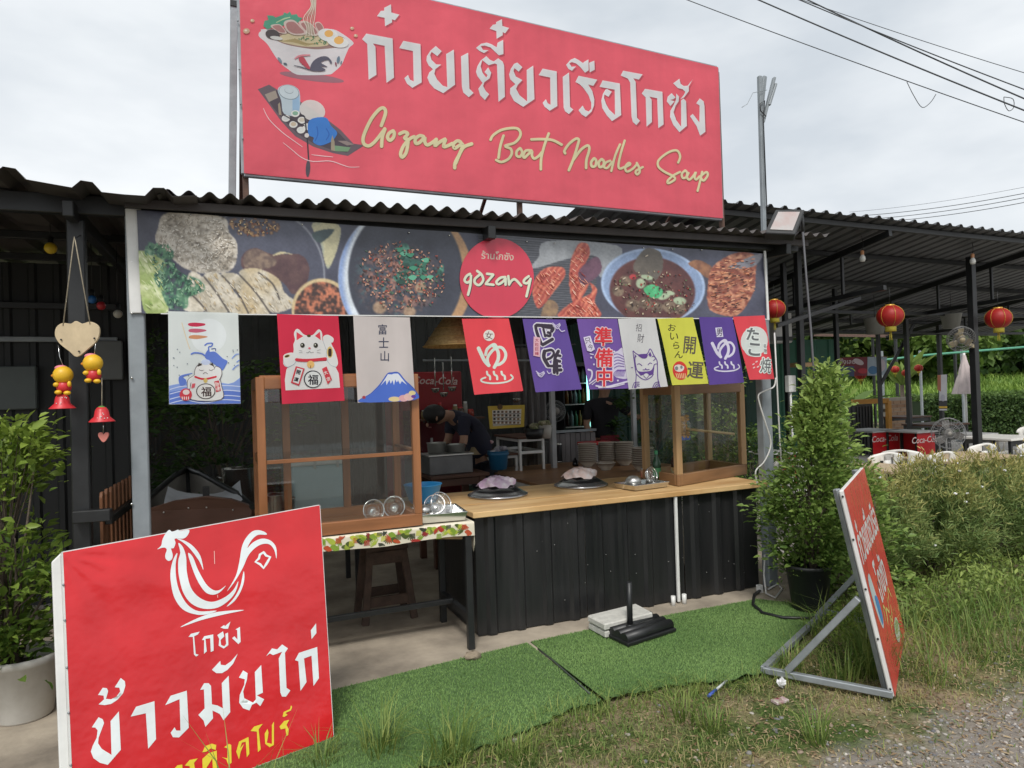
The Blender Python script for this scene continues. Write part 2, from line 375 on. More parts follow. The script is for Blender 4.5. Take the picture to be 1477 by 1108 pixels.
# concrete floor of the stall
conc = mat('stained_concrete', (.47, .40, .31), .85, c2=(.19, .16, .125), scale=1.9, bump=.3, bscale=30)
MB().add([(-7, 3.3, -.06), (.45, 3.3, -.06), (.45, 3.72, -.06), (4.7, 3.86, -.06), (4.7, 13, -.06), (-7, 13, -.06),
          (-7, 3.3, .004), (.45, 3.3, .004), (.45, 3.72, .004), (4.7, 3.86, .004), (4.7, 13, .004), (-7, 13, .004)],
         [(6, 7, 8, 9, 10, 11), (0, 1, 7, 6), (1, 2, 8, 7), (2, 3, 9, 8), (3, 4, 10, 9), (4, 5, 11, 10), (5, 0, 6, 11)]).build(
    'concrete_floor', conc, kind='structure', label='stained concrete floor under the food stall')
MB().add([(4.7, 4.9, .003), (40, 4.9, .003), (40, 13.5, .003), (4.7, 13.5, .003)], [(0, 1, 2, 3)]).build(
    'pavilion_floor', mat('pavilion_concrete', (.44, .41, .37), .85, var=.4, scale=2, bump=.2), kind='structure', label='grey concrete floor under the open pavilion')

# artificial turf in two strips
far_e = [(-.55, 3.80), (.53, 3.885), (1.10, 3.955), (1.76, 4.03), (2.4, 4.055), (3.0, 4.045), (3.62, 4.03)]
near_px = [(1195, 884), (1112, 968), (1040, 984), (960, 992), (880, 1010), (830, 1024), (740, 1062), (650, 1098), (560, 1122)]
near_e = []
for _k in range(len(near_px) - 1):
    for _j in range(9):
        _t = _j / 9; _p = G(near_px[_k][0] * (1 - _t) + near_px[_k + 1][0] * _t, near_px[_k][1] * (1 - _t) + near_px[_k + 1][1] * _t); near_e.append(_p + Vector((random.uniform(-.015, .015), random.uniform(-.025, .025), 0)))
turf_poly = far_e + [(3.80, 3.80)] + [(p.x, p.y) for p in near_e] + [(.30, 2.60), (-.55, 2.75)]
M_turfbase = mat('turf_backing', (.09, .17, .05), .9, var=.4, scale=50, bump=.2)
M_turf = leaf_mat('turf_pile', (.105, .205, .055), (.25, .385, .125), .25, .8)
def clip_x(poly, x0, keep_left):
    out = []; n = len(poly)
    for i in range(n):
        a, b = poly[i], poly[(i + 1) % n]; ia = (a[0] <= x0) == keep_left; ib = (b[0] <= x0) == keep_left
        if ia: out.append(a)
        if ia != ib: t = (x0 - a[0]) / (b[0] - a[0]); out.append((x0, a[1] + t * (b[1] - a[1])))
    return out
for keep, xs, lb in ((True, 1.758, 'left strip of green artificial turf, up to the dark seam'), (False, 1.782, 'right strip of green artificial turf, in front of the black counter')):
    pl = clip_x(turf_poly, xs, keep)
    t = thing('artificial_turf', lb, None, (0, 0, 0)); t['kind'] = 'structure'
    MB().prism([(x, y, .006) for x, y in pl], (0, 0, .003)).build('backing', M_turfbase, t)
    pa = np.array(pl); n0 = 62000; q = rng.random((n0, 2)) * (pa.max(0) - pa.min(0)) + pa.min(0)
    q = q[inpoly(q[:, 0], q[:, 1], pl)]; n = len(q)
    cl = .5 + .25 * np.sin(q[:, 0] * 5 + 1) * np.cos(q[:, 1] * 6) + rng.normal(0, .25, n)
    blades(np.column_stack([q, np.full(n, .0085)]), .007 + .006 * rng.random(n), np.full(n, .0034), .3 + .7 * rng.random(n), rng.normal(.4, 1.3, n), 'turf_pile', M_turf, t, np.clip(cl, 0, 1))
# rolled black seam edge between the strips
MB().tube([G(776, 936, .016), G(800, 955, .02), G(826, 978, .02), G(851, 1001, .018)], .0045, 6).build('turf_seam_strip', mat('seam_grey', (.06, .075, .06), .7), label='thin dark strip along the seam of the artificial turf', cat='strip')

# dry and green grass in front
M_grass = leaf_mat('grass_blades', (.40, .32, .16), (.13, .22, .045), .3, .7)
A_, B_ = G(1225, 1108), G(1477, 1000); _d = (B_ - A_).normalized(); _n = Vector((_d.y, -_d.x, 0))
n0 = 210000
q = np.column_stack([rng.random(n0) * 8.5 - .6, .95 + rng.random(n0) * 3.2])
dens = .45 + .35 * np.sin(q[:, 0] * 3.7 + 2 * np.sin(q[:, 1] * 2.9)) * np.cos(q[:, 1] * 4.1 + q[:, 0])
gdist = q[:, 0] * _n.x + q[:, 1] * _n.y - A_.dot(_n)
dens *= np.where(gdist > .15, .05, np.where(gdist > -.25, .3, 1))
keep = (rng.random(n0) < dens) & ~inpoly(q[:, 0], q[:, 1] + .035, turf_poly)
keep &= ~((q[:, 1] > 3.3) & (q[:, 0] < .45)); keep &= q[:, 1] < np.where(q[:, 0] < 3.7, 3.75, 4.4)
q = q[keep]; n = len(q)
gr = np.clip(.48 + .42 * np.sin(q[:, 0] * 2.1 + 1.0) * np.cos(q[:, 1] * 3.0 + .5) + rng.normal(0, .3, n), 0, 1)
blades(np.column_stack([q, gz(q[:, 0], q[:, 1])]), .012 + .045 * rng.random(n) ** 2.2, .0025 + .003 * rng.random(n), .4 + 1.4 * rng.random(n), rng.random(n) * 2 * PI,
       'short_grass', M_grass, None, gr, label='short dry and green grass scattered over the dirt in front')
def dead_bits():
    # dead leaves / straw lying flat
    n = 13000; q = np.column_stack([.3 + rng.random(n) * 6, 1.2 + rng.random(n) * 2.5]); k = ~inpoly(q[:, 0], q[:, 1] + .05, turf_poly); q = q[k]; n = len(q)
    p = np.column_stack([q, np.where(inpoly(q[:, 0], q[:, 1], turf_poly), .018, gz(q[:, 0], q[:, 1]) + .004)]); a = rng.random(n) * 2 * PI
    dr = np.column_stack([np.cos(a), np.sin(a), rng.normal(0, .15, n)]); nr = np.column_stack([rng.normal(0, .2, n), rng.normal(0, .2, n), np.ones(n)])
    leaves(p, dr, nr, .012 + .03 * rng.random(n), .003 + .009 * rng.random(n), 'leaf_litter', leaf_mat('dead_leaf', (.16, .095, .05), (.42, .33, .20), .1, .8), None, label='dead leaves and straw lying on the dirt')
dead_bits()
def gravel():
    ico = bmesh.new(); bmesh.ops.create_icosphere(ico, subdivisions=1, radius=1)
    bv = np.array([v.co[:] for v in ico.verts]); bf = np.array([[v.index for v in f.verts] for f in ico.faces]); ico.free()
    n0 = 42000; q = np.column_stack([1.2 + rng.random(n0) * 6.5, .9 + rng.random(n0) * 2.9])
    gd = q[:, 0] * _n.x + q[:, 1] * _n.y - A_.dot(_n)
    pr = np.where(gd > .2, .95, np.where(gd > -.1, .5, np.where(gd > -.5, .07, .012)))
    q = q[(rng.random(n0) < pr) & ~inpoly(q[:, 0], q[:, 1], turf_poly)]; n = len(q)
    s = .004 + .010 * rng.random(n) ** 2.6; V = []; F = []; Cc = []
    sc = np.column_stack([s * (.8 + .6 * rng.random(n)), s * (.7 + .5 * rng.random(n)), s * (.35 + .4 * rng.random(n))])
    a = rng.random(n) * 2 * PI; ca, sa = np.cos(a), np.sin(a)
    jit = 1 + rng.normal(0, .14, (n, len(bv)))
    loc = bv[None] * jit[:, :, None] * sc[:, None, :]
    x = loc[:, :, 0] * ca[:, None] - loc[:, :, 1] * sa[:, None]; y = loc[:, :, 0] * sa[:, None] + loc[:, :, 1] * ca[:, None]
    z = loc[:, :, 2]; P = np.stack([x + q[:, :1], y + q[:, 1:2], z + (gz(q[:, 0], q[:, 1]) + sc[:, 2] * .2)[:, None]], -1).reshape(-1, 3)
    f = (bf[None] + (np.arange(n) * len(bv))[:, None, None]).reshape(-1, 3)
    pal = np.array([(.30, .28, .25), (.22, .215, .215), (.36, .33, .29), (.26, .20, .15), (.16, .16, .17), (.44, .41, .37), (.30, .25, .19)])
    c = pal[rng.integers(0, len(pal), n)] * (.8 + .4 * rng.random((n, 1)))
    raw_mesh('gravel', P, f, print_mat('stone_colours', .85, spec=.3), None, False, np.repeat(c, len(bv), 0), 'stuff', label='loose mixed gravel on the ground at lower right')
gravel()

# ------------------------------------------------------------------ stall shelter: posts, beams, corrugated roof
stall = thing('food_stall', 'dark open-fronted food stall shelter with corrugated roof edge and grey steel posts', 'stall', (1.8, 4.2, 0))
def corr(x0, x1, y0, y1, zf, pitch, amp, trap=False, step=None, jig=0.0, nyy=2):
    """corrugated sheet with ribs along y; zf(x,y) gives the plane"""
    if trap:
        xs, hs_ = [], []; x = x0
        while x < x1 - 1e-6:
            for dx, hh in ((0, 0), (.30, 0), (.42, 1), (.58, 1), (.70, 0)):
                if x + dx * pitch <= x1: xs.append(x + dx * pitch); hs_.append(hh)
            x += pitch
        xs.append(x1); hs_.append(0)
    else:
        k = int(round((x1 - x0) / pitch * 10)); xs = [x0 + (x1 - x0) * i / k for i in range(k + 1)]; hs_ = [.5 - .5 * math.cos(2 * PI * (x - x0) / pitch) for x in xs]
    m = MB(); ys = [y0 + (y1 - y0) * j / (nyy - 1) for j in range(nyy)]; t = .0015
    vs = []
    for y in ys: vs += [(x, y, zf(x, y) + hh * amp) for x, hh in zip(xs, hs_)]
    n = len(xs); nv = len(vs)
    vs += [(a, b, c - t) for a, b, c in vs]
    fs = []
    for j in range(nyy - 1):
        for i in range(n - 1):
            a = j * n + i; fs.append((a, a + 1, a + n + 1, a + n)); fs.append((nv + a, nv + a + n, nv + a + n + 1, nv + a + 1))
    for i in range(n - 1): fs.append((i, nv + i, nv + i + 1, i + 1))
    m.add(vs, fs, not trap); return m
zroof = lambda x, y: 2.665 + .008 * (x + .3) + .05 * (y - 3.95)
M_sky = mat('fibreglass_skylight_fill', (.72, .74, .72), .5, var=.15, trans=.8)
x = -.26; i = 0
while x < 4.38:
    w = .80; yy = 3.95 + (.02, -.015, .012, -.01, .018, 0)[i % 6]; dz = .003 * (i % 2) + .002
    if i in (0, 2, 3, 4):                              # translucent behind the front: real skylights, with extra ones added to brighten the interior
        corr(x, min(x + w + .10, 4.40), yy, 5.6, lambda a, b: zroof(a, b) + dz, .1, .034).build('roof_sheet', M_darkroof, stall, fixn=False)
        corr(x + .002, min(x + w + .10, 4.40), 5.5, 9.2, lambda a, b: zroof(a, b) + dz + .004, .1, .034).build('skylight_fill_sheet', M_sky, stall, fixn=False)
    else: corr(x, min(x + w + .10, 4.40), yy, 9.2, lambda a, b: zroof(a, b) + dz, .1, .034).build('roof_sheet', M_darkroof, stall, fixn=False)
    x += w; i += 1
# older ribbed roof on the left
zl = lambda x, y: 2.66 + .03 * math.sin(x * 4.3) + .045 * (y - 3.9)
for k in range(5):
    a = -4.7 + k * .92; corr(a, a + .95, 3.86 + .02 * (k % 2), 9.2, lambda x, y: zl(x, y) + .003 * (k % 2), .31, .042, True).build('roof_sheet', M_darkroof, stall, fixn=False)
def part_bar(name, p, q, w, t, m, par, up=(0, 0, 1), bev=.004): return MB().bar(p, q, w, t, up).build(name, m, par, bevel=bev)
part_bar('front_beam', (-4.6, 4.16, 2.60), (4.25, 4.16, 2.675), .06, .10, M_black, stall)
part_bar('fascia', (-.42, 4.06, 2.638), (4.28, 4.06, 2.680), .012, .05, M_darkroof, stall)
part_bar('back_beam', (-4.6, 9.0, 2.78), (4.3, 9.0, 2.84), .06, .10, M_black, stall)
for y in (5.2, 6.2, 7.2, 8.2): part_bar('purlin', (-4.6, y, 2.655 + .045 * (y - 4.2) - .03), (4.35, y, 2.655 + .05 * (y - 4.2) + .0), .04, .05, M_black, stall)
for xx in (-4.4, -2.4, -.66, 1.6, 4.02): part_bar('rafter', (xx, 4.0, 2.58 + .007 * (xx + .4)), (xx, 9.1, 2.80 + .007 * (xx + .4)), .05, .08, M_black, stall)
part_bar('post', (-.665, 4.2, 0), (-.655, 4.2, 2.56), .082, .082, M_black, stall, bev=.006)
part_bar('post', (-.385, 4.16, 0), (-.385, 4.16, 2.60), .082, .06, M_greypaint, stall, up=(0, 1, 0), bev=.006)
part_bar('post', (3.972, 4.27, 0), (3.972, 4.27, 2.62), .095, .075, M_greypaint, stall, up=(0, 1, 0), bev=.006)
for xx in (-4.4, -2.4, 1.6, 4.05): part_bar('post', (xx, 8.95, 0), (xx, 8.95, 2.76), .08, .08, M_black, stall)
# white batten holding the banner's left edge, and screw heads
part_bar('batten', Y(192, 301, 4.118), Y(199, 452, 4.118), .075, .008, M_white, stall, up=(0, 1, 0))
for py in (378, 452, 545, 727): MB().ball(Y(190, py, 4.12), .007, 8, 4).build('screw', M_chrome, stall)
# short rail stub on the black post
s_ = Y(106, 746, 4.12); part_bar('rail', s_ + Vector((0, 0, 0)), s_ + Vector((.17, -.02, 0)), .055, .06, M_black, stall)

# back and side walls of the stall: ribbed sheets (one object per sheet)
bw = thing('stall_back_wall', 'dark ribbed sheet-metal back wall deep inside the stall', 'wall', (0, 9.05, 0))
M_wall = mat('dark_wall_sheet', (.075, .078, .078), .7, var=.4, scale=3, bump=.1)
def wall_sheet(p, q, z0, z1, m, par, pitch=.2, name='wall_sheet', dep=.02):
    p, q = Vector(p), Vector(q); L = (q - p).length; d = (q - p) / L; nr = Vector((d.y, -d.x, 0)); xs = []; x = 0
    while x < L:
        for a, hh in ((0, 0), (.3, 0), (.4, 1), (.6, 1), (.7, 0)):
            if x + a * pitch < L: xs.append((x + a * pitch, hh))
        x += pitch
    xs.append((L, 0)); vs = []
    for z in (z0, z1): vs += [p + d * a + nr * (hh * dep) + Vector((0, 0, z)) for a, hh in xs]
    n = len(xs)
    return MB().add(vs, [(i, i + 1, n + i + 1, n + i) for i in range(n - 1)]).build(name, m, par, fixn=False)
for k in range(6): wall_sheet((-.95 + k * .9, 9.1, 0), (-.95 + k * .9 + .9, 9.1, 0), .02, 2.7, M_wall, bw)
lw = thing('side_wall', 'black ribbed sheet wall behind the wind chime on the left', 'wall', (-2.5, 6.6, 0))
for k in range(5): wall_sheet((-5.0 + k * .85, 6.6, 0), (-5.0 + k * .85 + .85, 6.6, 0), .02, 2.75, mat('black_wall_sheet', (.016, .018, .019), .6, var=.4, scale=3), lw, .17)
wall_sheet((-.75, 6.6, 0), (-.585, 6.6, 0), .02, 2.75, MATS['black_wall_sheet'], lw, .17)
part_bar('wall_rail', (-5, 6.54, 2.16), (-.75, 6.54, 2.13), .04, .04, M_greypaint, lw)
part_bar('wall_rail', (-5, 6.54, 2.42), (-.75, 6.54, 2.40), .04, .05, M_black, lw)

# ------------------------------------------------------------------ pavilion on the right
pav = thing('pavilion', 'large open pavilion with black steel frame and dark ribbed metal roof', 'pavilion', (9, 8, 0))
ZF, ZB, YF, YB = 3.44, 2.62, 5.6, 10.6
zp = lambda x, y: ZF - .007 * (x - 6) + (ZB - ZF) * (y - YF) / (YB - YF)
M_pavroof = mat('dark_pavilion_roof', (.13, .135, .145), .5, .2, var=.35, scale=3, bump=.05)
for k in range(17):
    a = 3.3 + k * .8; corr(a, a + .82, YF + .01 * (k % 2), YB, lambda x, y: zp(x, y) + .002 * (k % 2), .2, .032, True).build('roof_sheet', M_pavroof, pav, fixn=False)
for y in (5.75, 6.6, 7.6, 8.6, 9.6, 10.4): part_bar('purlin', (3.3, y, zp(3.3, y) - .035), (16.8, y, zp(16.8, y) - .035), .04, .06, M_black, pav)
for xx in (4.6, 7.3, 10.2, 13.2):
    part_bar('rafter', (xx, 5.7, zp(xx, 5.7) - .11), (xx, 10.5, zp(xx, 10.5) - .11), .05, .08, M_black, pav)
    part_bar('tie_beam', (xx, 5.8, 2.68), (xx, 10.5, 2.45), .05, .06, M_black, pav)
    for y in (6.4, 7.2, 8.0, 8.8): part_bar('truss_strut', (xx, y, 2.67 - .048 * (y - 5.8)), (xx, y, zp(xx, y) - .13), .035, .035, M_black, pav)
for y in (7.4, 9.4): part_bar('tie_beam', (3.6, y, 2.62 - .05 * (y - 7)), (16.5, y, 2.60 - .05 * (y - 7)), .05, .05, M_black, pav)
for (px, dep, w) in ((1157, 8.6, .07), (1209, 10.5, .06), (1407, 9.4, .085), (1310, 12.6, .07), (1357, 14.0, .07), (1269, 12.8, .06), (1136, 9.0, .06)):
    p = D(px, 560, dep); z1 = min(zp(p.x, min(p.y, YB)), 3.3) - .08 if p.y < 11 else 2.55
    part_bar('post', (p.x, p.y, 0), (p.x, p.y, z1), w, w, M_black, pav)
part_bar('brace', D(1270, 555, 12.8), D(1318, 468, 12.7), .05, .05, M_black, pav)
part_bar('brace', D(1120, 470, 8.0), D(1240, 430, 9.0), .04, .05, M_black, pav)
# ------------------------------------------------------------------ flat prints (lettering and pictures on signs, banners and cloths)
def crom(pts, closed, k=4):
    """Catmull-Rom smoothing of a 2-D outline"""
    n = len(pts); out = []; P = lambda i: pts[i % n] if closed else pts[max(0, min(n - 1, i))]
    for i in range(n if closed else n - 1):
        a, b, c, d = (np.array(P(i + j), float) for j in (-1, 0, 1, 2))
        for j in range(k):
            t = j / k; out.append(tuple(.5 * ((2 * b) + (c - a) * t + (2 * a - 5 * b + 4 * c - d) * t * t + (3 * b - a - 3 * c + d) * t ** 3)))
    if not closed: out.append(tuple(pts[-1]))
    return out
_fontcache = {}
def glyphs(body, bold=0.0):
    key = (body, bold)
    if key in _fontcache: return _fontcache[key]
    cu = bpy.data.curves.new('glyphs', 'FONT'); cu.body = body; cu.offset = bold; cu.resolution_u = 3; cu.fill_mode = 'FRONT'
    o = bpy.data.objects.new('glyphs', cu); COL.objects.link(o)
    dg = bpy.context.evaluated_depsgraph_get(); dg.update(); ev = o.evaluated_get(dg); me = ev.to_mesh()
    me.calc_loop_triangles(); v = np.array([q.co[:2] for q in me.vertices]); t = [tuple(q.vertices) for q in me.loop_triangles]
    ev.to_mesh_clear(); bpy.data.objects.remove(o); bpy.data.curves.remove(cu)
    lo, hi = v.min(0), v.max(0); v = (v - (lo + hi) / 2) / (hi[1] - lo[1]); v[:, 1] *= -1
    _fontcache[key] = (v, t); return v, t
class Art:
    """2-D print: shapes in photo pixels, laid on a surface by fn(px, py, lift)"""
    def __init__(s, fn, gap=.00004, first=.0006, maxedge=None):
        s.fn, s.gap, s.first, s.me = fn, gap, first, maxedge; s.v, s.f, s.c, s.k = [], [], [], 0; s.o = (0, 0, 1.0)
    def frame(s, x0, y0, sc): s.o = (x0, y0, sc); return s
    def T(s, p): return (s.o[0] + p[0] / s.o[2], s.o[1] + p[1] / s.o[2])
    def tri(s, pts, tris, col, lifts=None):
        """pts already in photo pixels"""
        lift = s.first + s.k * s.gap; s.k += 1; c = lin(col) if isinstance(col, str) else col
        if s.me:
            pts = [np.array(p, float) for p in pts]; lifts = list(lifts) if lifts else [0] * len(pts); out = list(tris); done = []
            cache = {}
            while out:
                a, b, d = out.pop(); P = [pts[a], pts[b], pts[d]]; L = [np.hypot(*(P[(i + 1) % 3] - P[i])) for i in range(3)]; m = int(np.argmax(L))
                if L[m] <= s.me: done.append((a, b, d)); continue
                ids = (a, b, d); i0, i1, i2 = ids[m], ids[(m + 1) % 3], ids[(m + 2) % 3]; key = (min(i0, i1), max(i0, i1))
                if key not in cache: cache[key] = len(pts); pts.append((pts[i0] + pts[i1]) / 2); lifts.append((lifts[i0] + lifts[i1]) / 2)
                q = cache[key]; out += [(i0, q, i2), (q, i1, i2)]
            tris = done
        b0 = len(s.v)
        for i, p in enumerate(pts): s.v.append(tuple(s.fn(p[0], p[1], lift + (lifts[i] if lifts else 0)))); s.c.append(c)
        s.f += [(b0 + a, b0 + b, b0 + d) for a, b, d in tris]
    def poly(s, pts, col, smooth=False, off=(0, 0)):
        if smooth: pts = crom(pts, True)
        pts = [s.T((p[0], p[1])) for p in pts]; pts = [(p[0] + off[0], p[1] + off[1]) for p in pts]
        t = tessellate_polygon([[Vector((p[0], p[1], 0)) for p in pts]]); s.tri(pts, [tuple(q) for q in t], col); return s
    def ell(s, cx, cy, rx, ry, col, rot=0.0, n=22):
        c, q = math.cos(rot), math.sin(rot)
        return s.poly([(cx + rx * math.cos(t) * c - ry * math.sin(t) * q, cy + rx * math.cos(t) * q + ry * math.sin(t) * c) for t in [2 * PI * i / n for i in range(n)]], col)
    def stroke(s, pts, w, col, smooth=True, closed=False, taper=0.0, off=(0, 0)):
        """w in the frame's units"""
        if smooth: pts = crom(pts, closed, 4)
        if closed: pts = list(pts) + [pts[0], pts[1]]
        P = [np.array(s.T(p)) + off for p in pts]; w = w / s.o[2] / 2; n = len(P); L, Rr, li = [], [], []
        for i in range(n):
            d = P[min(i + 1, n - 1)] - P[max(i - 1, 0)]; d = d / (np.hypot(*d) + 1e-9); nr = np.array([-d[1], d[0]])
            ww = w * (1 - taper * abs(2 * i / (n - 1) - 1) ** 2)
            L.append(P[i] + nr * ww); Rr.append(P[i] - nr * ww)
        d0 = P[0] - P[1]; d0 = d0 / (np.hypot(*d0) + 1e-9) * w * .7; d1 = P[-1] - P[-2]; d1 = d1 / (np.hypot(*d1) + 1e-9) * w * .7
        pts2 = []; 
        for i in range(n): pts2 += [L[i], Rr[i]]; li += [i * 2.5e-6] * 2
        t = []
        for i in range(n - 1): t += [(2 * i, 2 * i + 1, 2 * i + 3), (2 * i, 2 * i + 3, 2 * i + 2)]
        if not closed and taper < .5:
            b = len(pts2); pts2 += [(L[0] * .75 + Rr[0] * .25) + d0, (L[0] * .25 + Rr[0] * .75) + d0, (L[-1] * .75 + Rr[-1] * .25) + d1, (L[-1] * .25 + Rr[-1] * .75) + d1]
            li += [0, 0, li[-1], li[-1]]; e = 2 * n
            t += [(0, b, b + 1), (0, b + 1, 1), (e - 2, b + 3, b + 2), (e - 2, e - 1, b + 3)]
        s.tri(pts2, t, col, li); s.k += 1; return s
    def text(s, body, cx, cy, h, col, rot=0.0, xs=1.0, bold=.01, skew=0.0, off=(0, 0)):
        v, t = glyphs(body, bold); c, q = math.cos(rot), math.sin(rot)
        x = v[:, 0] * xs * h - v[:, 1] * skew * h; y = v[:, 1] * h
        pts = [s.T((cx + a * c - b * q, cy + a * q + b * c)) for a, b in zip(x, y)]
        s.tri([(p[0] + off[0], p[1] + off[1]) for p in pts], t, col); return s
    def otext(s, body, cx, cy, h, col, out, wpx, rot=0.0, xs=1.0, bold=0.0):
        for k in range(10): s.text(body, cx, cy, h, out, rot, xs, bold, off=(wpx * math.cos(k * .628), wpx * math.sin(k * .628)))
        s.text(body, cx, cy, h, col, rot, xs, bold)
    def build(s, name, m, parent, **kw):
        return raw_mesh(name, np.array(s.v), np.array(s.f), m, parent, False, np.array(s.c), **kw)
M_vinyl = print_mat('printed_vinyl', .38, spec=.5)
M_cloth = print_mat('printed_cloth', .85, trans=.25, spec=.15, weave=.15)

# ---------------- big red sign above the roof
YS = 4.33
sign = thing('roof_sign', 'big red vinyl sign with white Thai title and yellow script above the roof', 'sign', (1.94, YS + .03, 2.75))
def fsign(px, py, lift): p = Y(px, py, YS); return (p.x, p.y - lift, p.z)
M_signv = print_mat('sign_vinyl', .30, trans=.30, spec=.55, crumple=.32)
RED = (.78, .105, .145)  # red lightened towards pink: bright-sky haze put into the base colour
a = Art(fsign, first=0)
# sheet with slight wrinkles in a grid
c4 = [(344, -64), (1036, 97), (1043, 315), (352, 250)]
def bil(c, u, v): return tuple(c[0][k] * (1 - u) * (1 - v) + c[1][k] * u * (1 - v) + c[2][k] * u * v + c[3][k] * (1 - u) * v for k in (0, 1))
NU, NV = 60, 20; vv, fq = [], []
for j in range(NV + 1):
    for i in range(NU + 1):
        u, v = i / NU, j / NV; p = Y(*bil(c4, u, v), YS); w = math.exp(-((u) ** 2 + (v - 1) ** 2) * 60) + math.exp(-((1 - u) ** 2 + v * v) * 60)
        vv.append((p.x, p.y + .004 * w * math.sin(14 * math.atan2(v - .9, u + .1)) + .0, p.z))
for j in range(NV):
    for i in range(NU): q = j * (NU + 1) + i; fq.append((q, q + 1, q + NU + 2, q + NU + 1))
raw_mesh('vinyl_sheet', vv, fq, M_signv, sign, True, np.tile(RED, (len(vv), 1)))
WH = (.78, .82, .83); SH = (.52, .075, .105)
title = [((510, 0, 7.389), [
    [(325, 85), (398, 48), (402, 135), (488, 158), (440, 218), (408, 208), (410, 240), (335, 282), (330, 192), (248, 175), (290, 118), (325, 115)],
    [(90, 420), (135, 360), (415, 412), (430, 830), (350, 885), (330, 490), (205, 465), (232, 500), (243, 800), (160, 852), (145, 470)],
    [(485, 515), (530, 437), (712, 472), (725, 880), (625, 938), (570, 895), (540, 835), (580, 800), (600, 850), (640, 870), (632, 545)],
    [(892, 600), (938, 548), (875, 492), (820, 540), (780, 600), (775, 650), (800, 700), (845, 740), (805, 775), (785, 830), (810, 890), (860, 945), (955, 995), (1080, 905), (1068, 530), (985, 578), (998, 930), (950, 915), (890, 850), (860, 790), (870, 740), (935, 690), (880, 688), (830, 640), (815, 590), (830, 555)]]),
    ((660, 20, 7.389), [
    [(35, 455), (112, 415), (125, 800), (170, 845), (118, 890), (60, 840), (45, 780)],
    [(410, 90), (472, 58), (475, 130), (548, 152), (505, 210), (480, 195), (480, 230), (415, 268), (412, 185), (340, 160), (375, 118), (408, 112)],
    [(485, 278), (488, 430), (440, 445), (350, 360), (290, 340), (245, 345), (270, 385), (330, 390), (280, 420), (230, 395), (195, 365), (250, 320), (310, 308), (360, 325), (415, 358), (425, 310)],
    [(305, 452), (345, 492), (385, 508), (432, 475), (480, 510), (495, 550), (503, 885), (435, 940), (418, 540), (395, 530), (330, 550), (262, 495), (245, 560), (265, 630), (305, 680), (318, 655), (285, 622), (325, 572), (358, 630), (340, 690), (285, 730), (270, 770), (300, 825), (335, 858), (290, 920), (240, 870), (220, 800), (265, 738), (210, 665), (195, 620), (210, 560), (245, 500)],
    [(635, 520), (690, 570), (650, 618), (605, 580), (595, 610), (620, 670), (690, 708), (640, 760), (622, 800), (660, 870), (740, 935), (735, 600), (805, 553), (818, 912), (698, 993), (600, 930), (557, 850), (560, 795), (615, 752), (560, 700), (548, 650), (565, 590), (600, 535)],
    [(862, 655), (905, 585), (1055, 615), (1062, 985), (980, 1035), (925, 990), (905, 950), (940, 910), (960, 955), (990, 970), (985, 680)]]),
    ((800, 70, 10.075), [
    [(115, 415), (208, 350), (222, 850), (270, 890), (205, 955), (150, 915), (128, 860)],
    [(490, 160), (492, 320), (440, 355), (370, 270), (310, 220), (250, 200), (212, 215), (245, 268), (310, 262), (250, 325), (200, 300), (165, 240), (230, 165), (290, 140), (340, 165), (412, 215), (420, 200)],
    [(500, 210), (575, 178), (580, 310), (508, 350)],
    [(300, 490), (345, 398), (618, 455), (560, 545), (485, 525), (545, 620), (575, 740), (570, 830), (535, 920), (450, 998), (390, 960), (345, 900), (405, 830), (440, 895), (490, 918), (530, 880), (530, 790), (490, 680), (420, 580), (360, 520)],
    [(650, 560), (695, 465), (945, 510), (965, 970), (832, 1058), (760, 980), (690, 870), (675, 760), (700, 660), (735, 600), (760, 590), (828, 630), (780, 705), (720, 670), (715, 720), (745, 810), (790, 890), (875, 968), (870, 600)]]),
    ((885, 90, 8.867), [
    [(90, 170), (120, 108), (370, 155), (322, 222), (250, 205), (280, 250), (298, 710), (335, 750), (290, 805), (245, 765), (228, 700), (210, 260), (180, 210)],
    [(358, 400), (400, 340), (622, 378), (638, 795), (570, 845), (555, 460), (455, 440), (485, 480), (488, 765), (420, 825), (408, 450)],
    [(740, 395), (690, 440), (678, 500), (725, 560), (778, 500), (720, 482), (765, 472), (790, 450)],
    [(800, 400), (835, 440), (830, 500), (790, 560), (765, 640), (800, 740), (862, 825), (860, 490), (895, 465), (925, 500), (935, 815), (840, 895), (760, 800), (720, 700), (725, 620), (770, 540), (795, 480)],
    [(760, 270), (840, 210), (855, 275), (895, 305), (945, 300), (1010, 220), (960, 310), (960, 370), (900, 450), (850, 475), (895, 420), (915, 380), (880, 345), (820, 330)],
    [(1055, 525), (1100, 462), (1150, 500), (1160, 560), (1172, 890), (1105, 940), (1060, 820), (975, 690), (1010, 660), (1095, 770), (1098, 555)]])]
a = Art(fsign)
for fr, ps in title:
    a.frame(*fr)
    for p in ps: a.poly(p, SH, off=(2.0, 2.4))
for fr, ps in title:
    a.frame(*fr)
    for p in ps: a.poly(p, WH)
a.build('title_lettering', M_signv, sign)
CR = (.80, .75, .45)
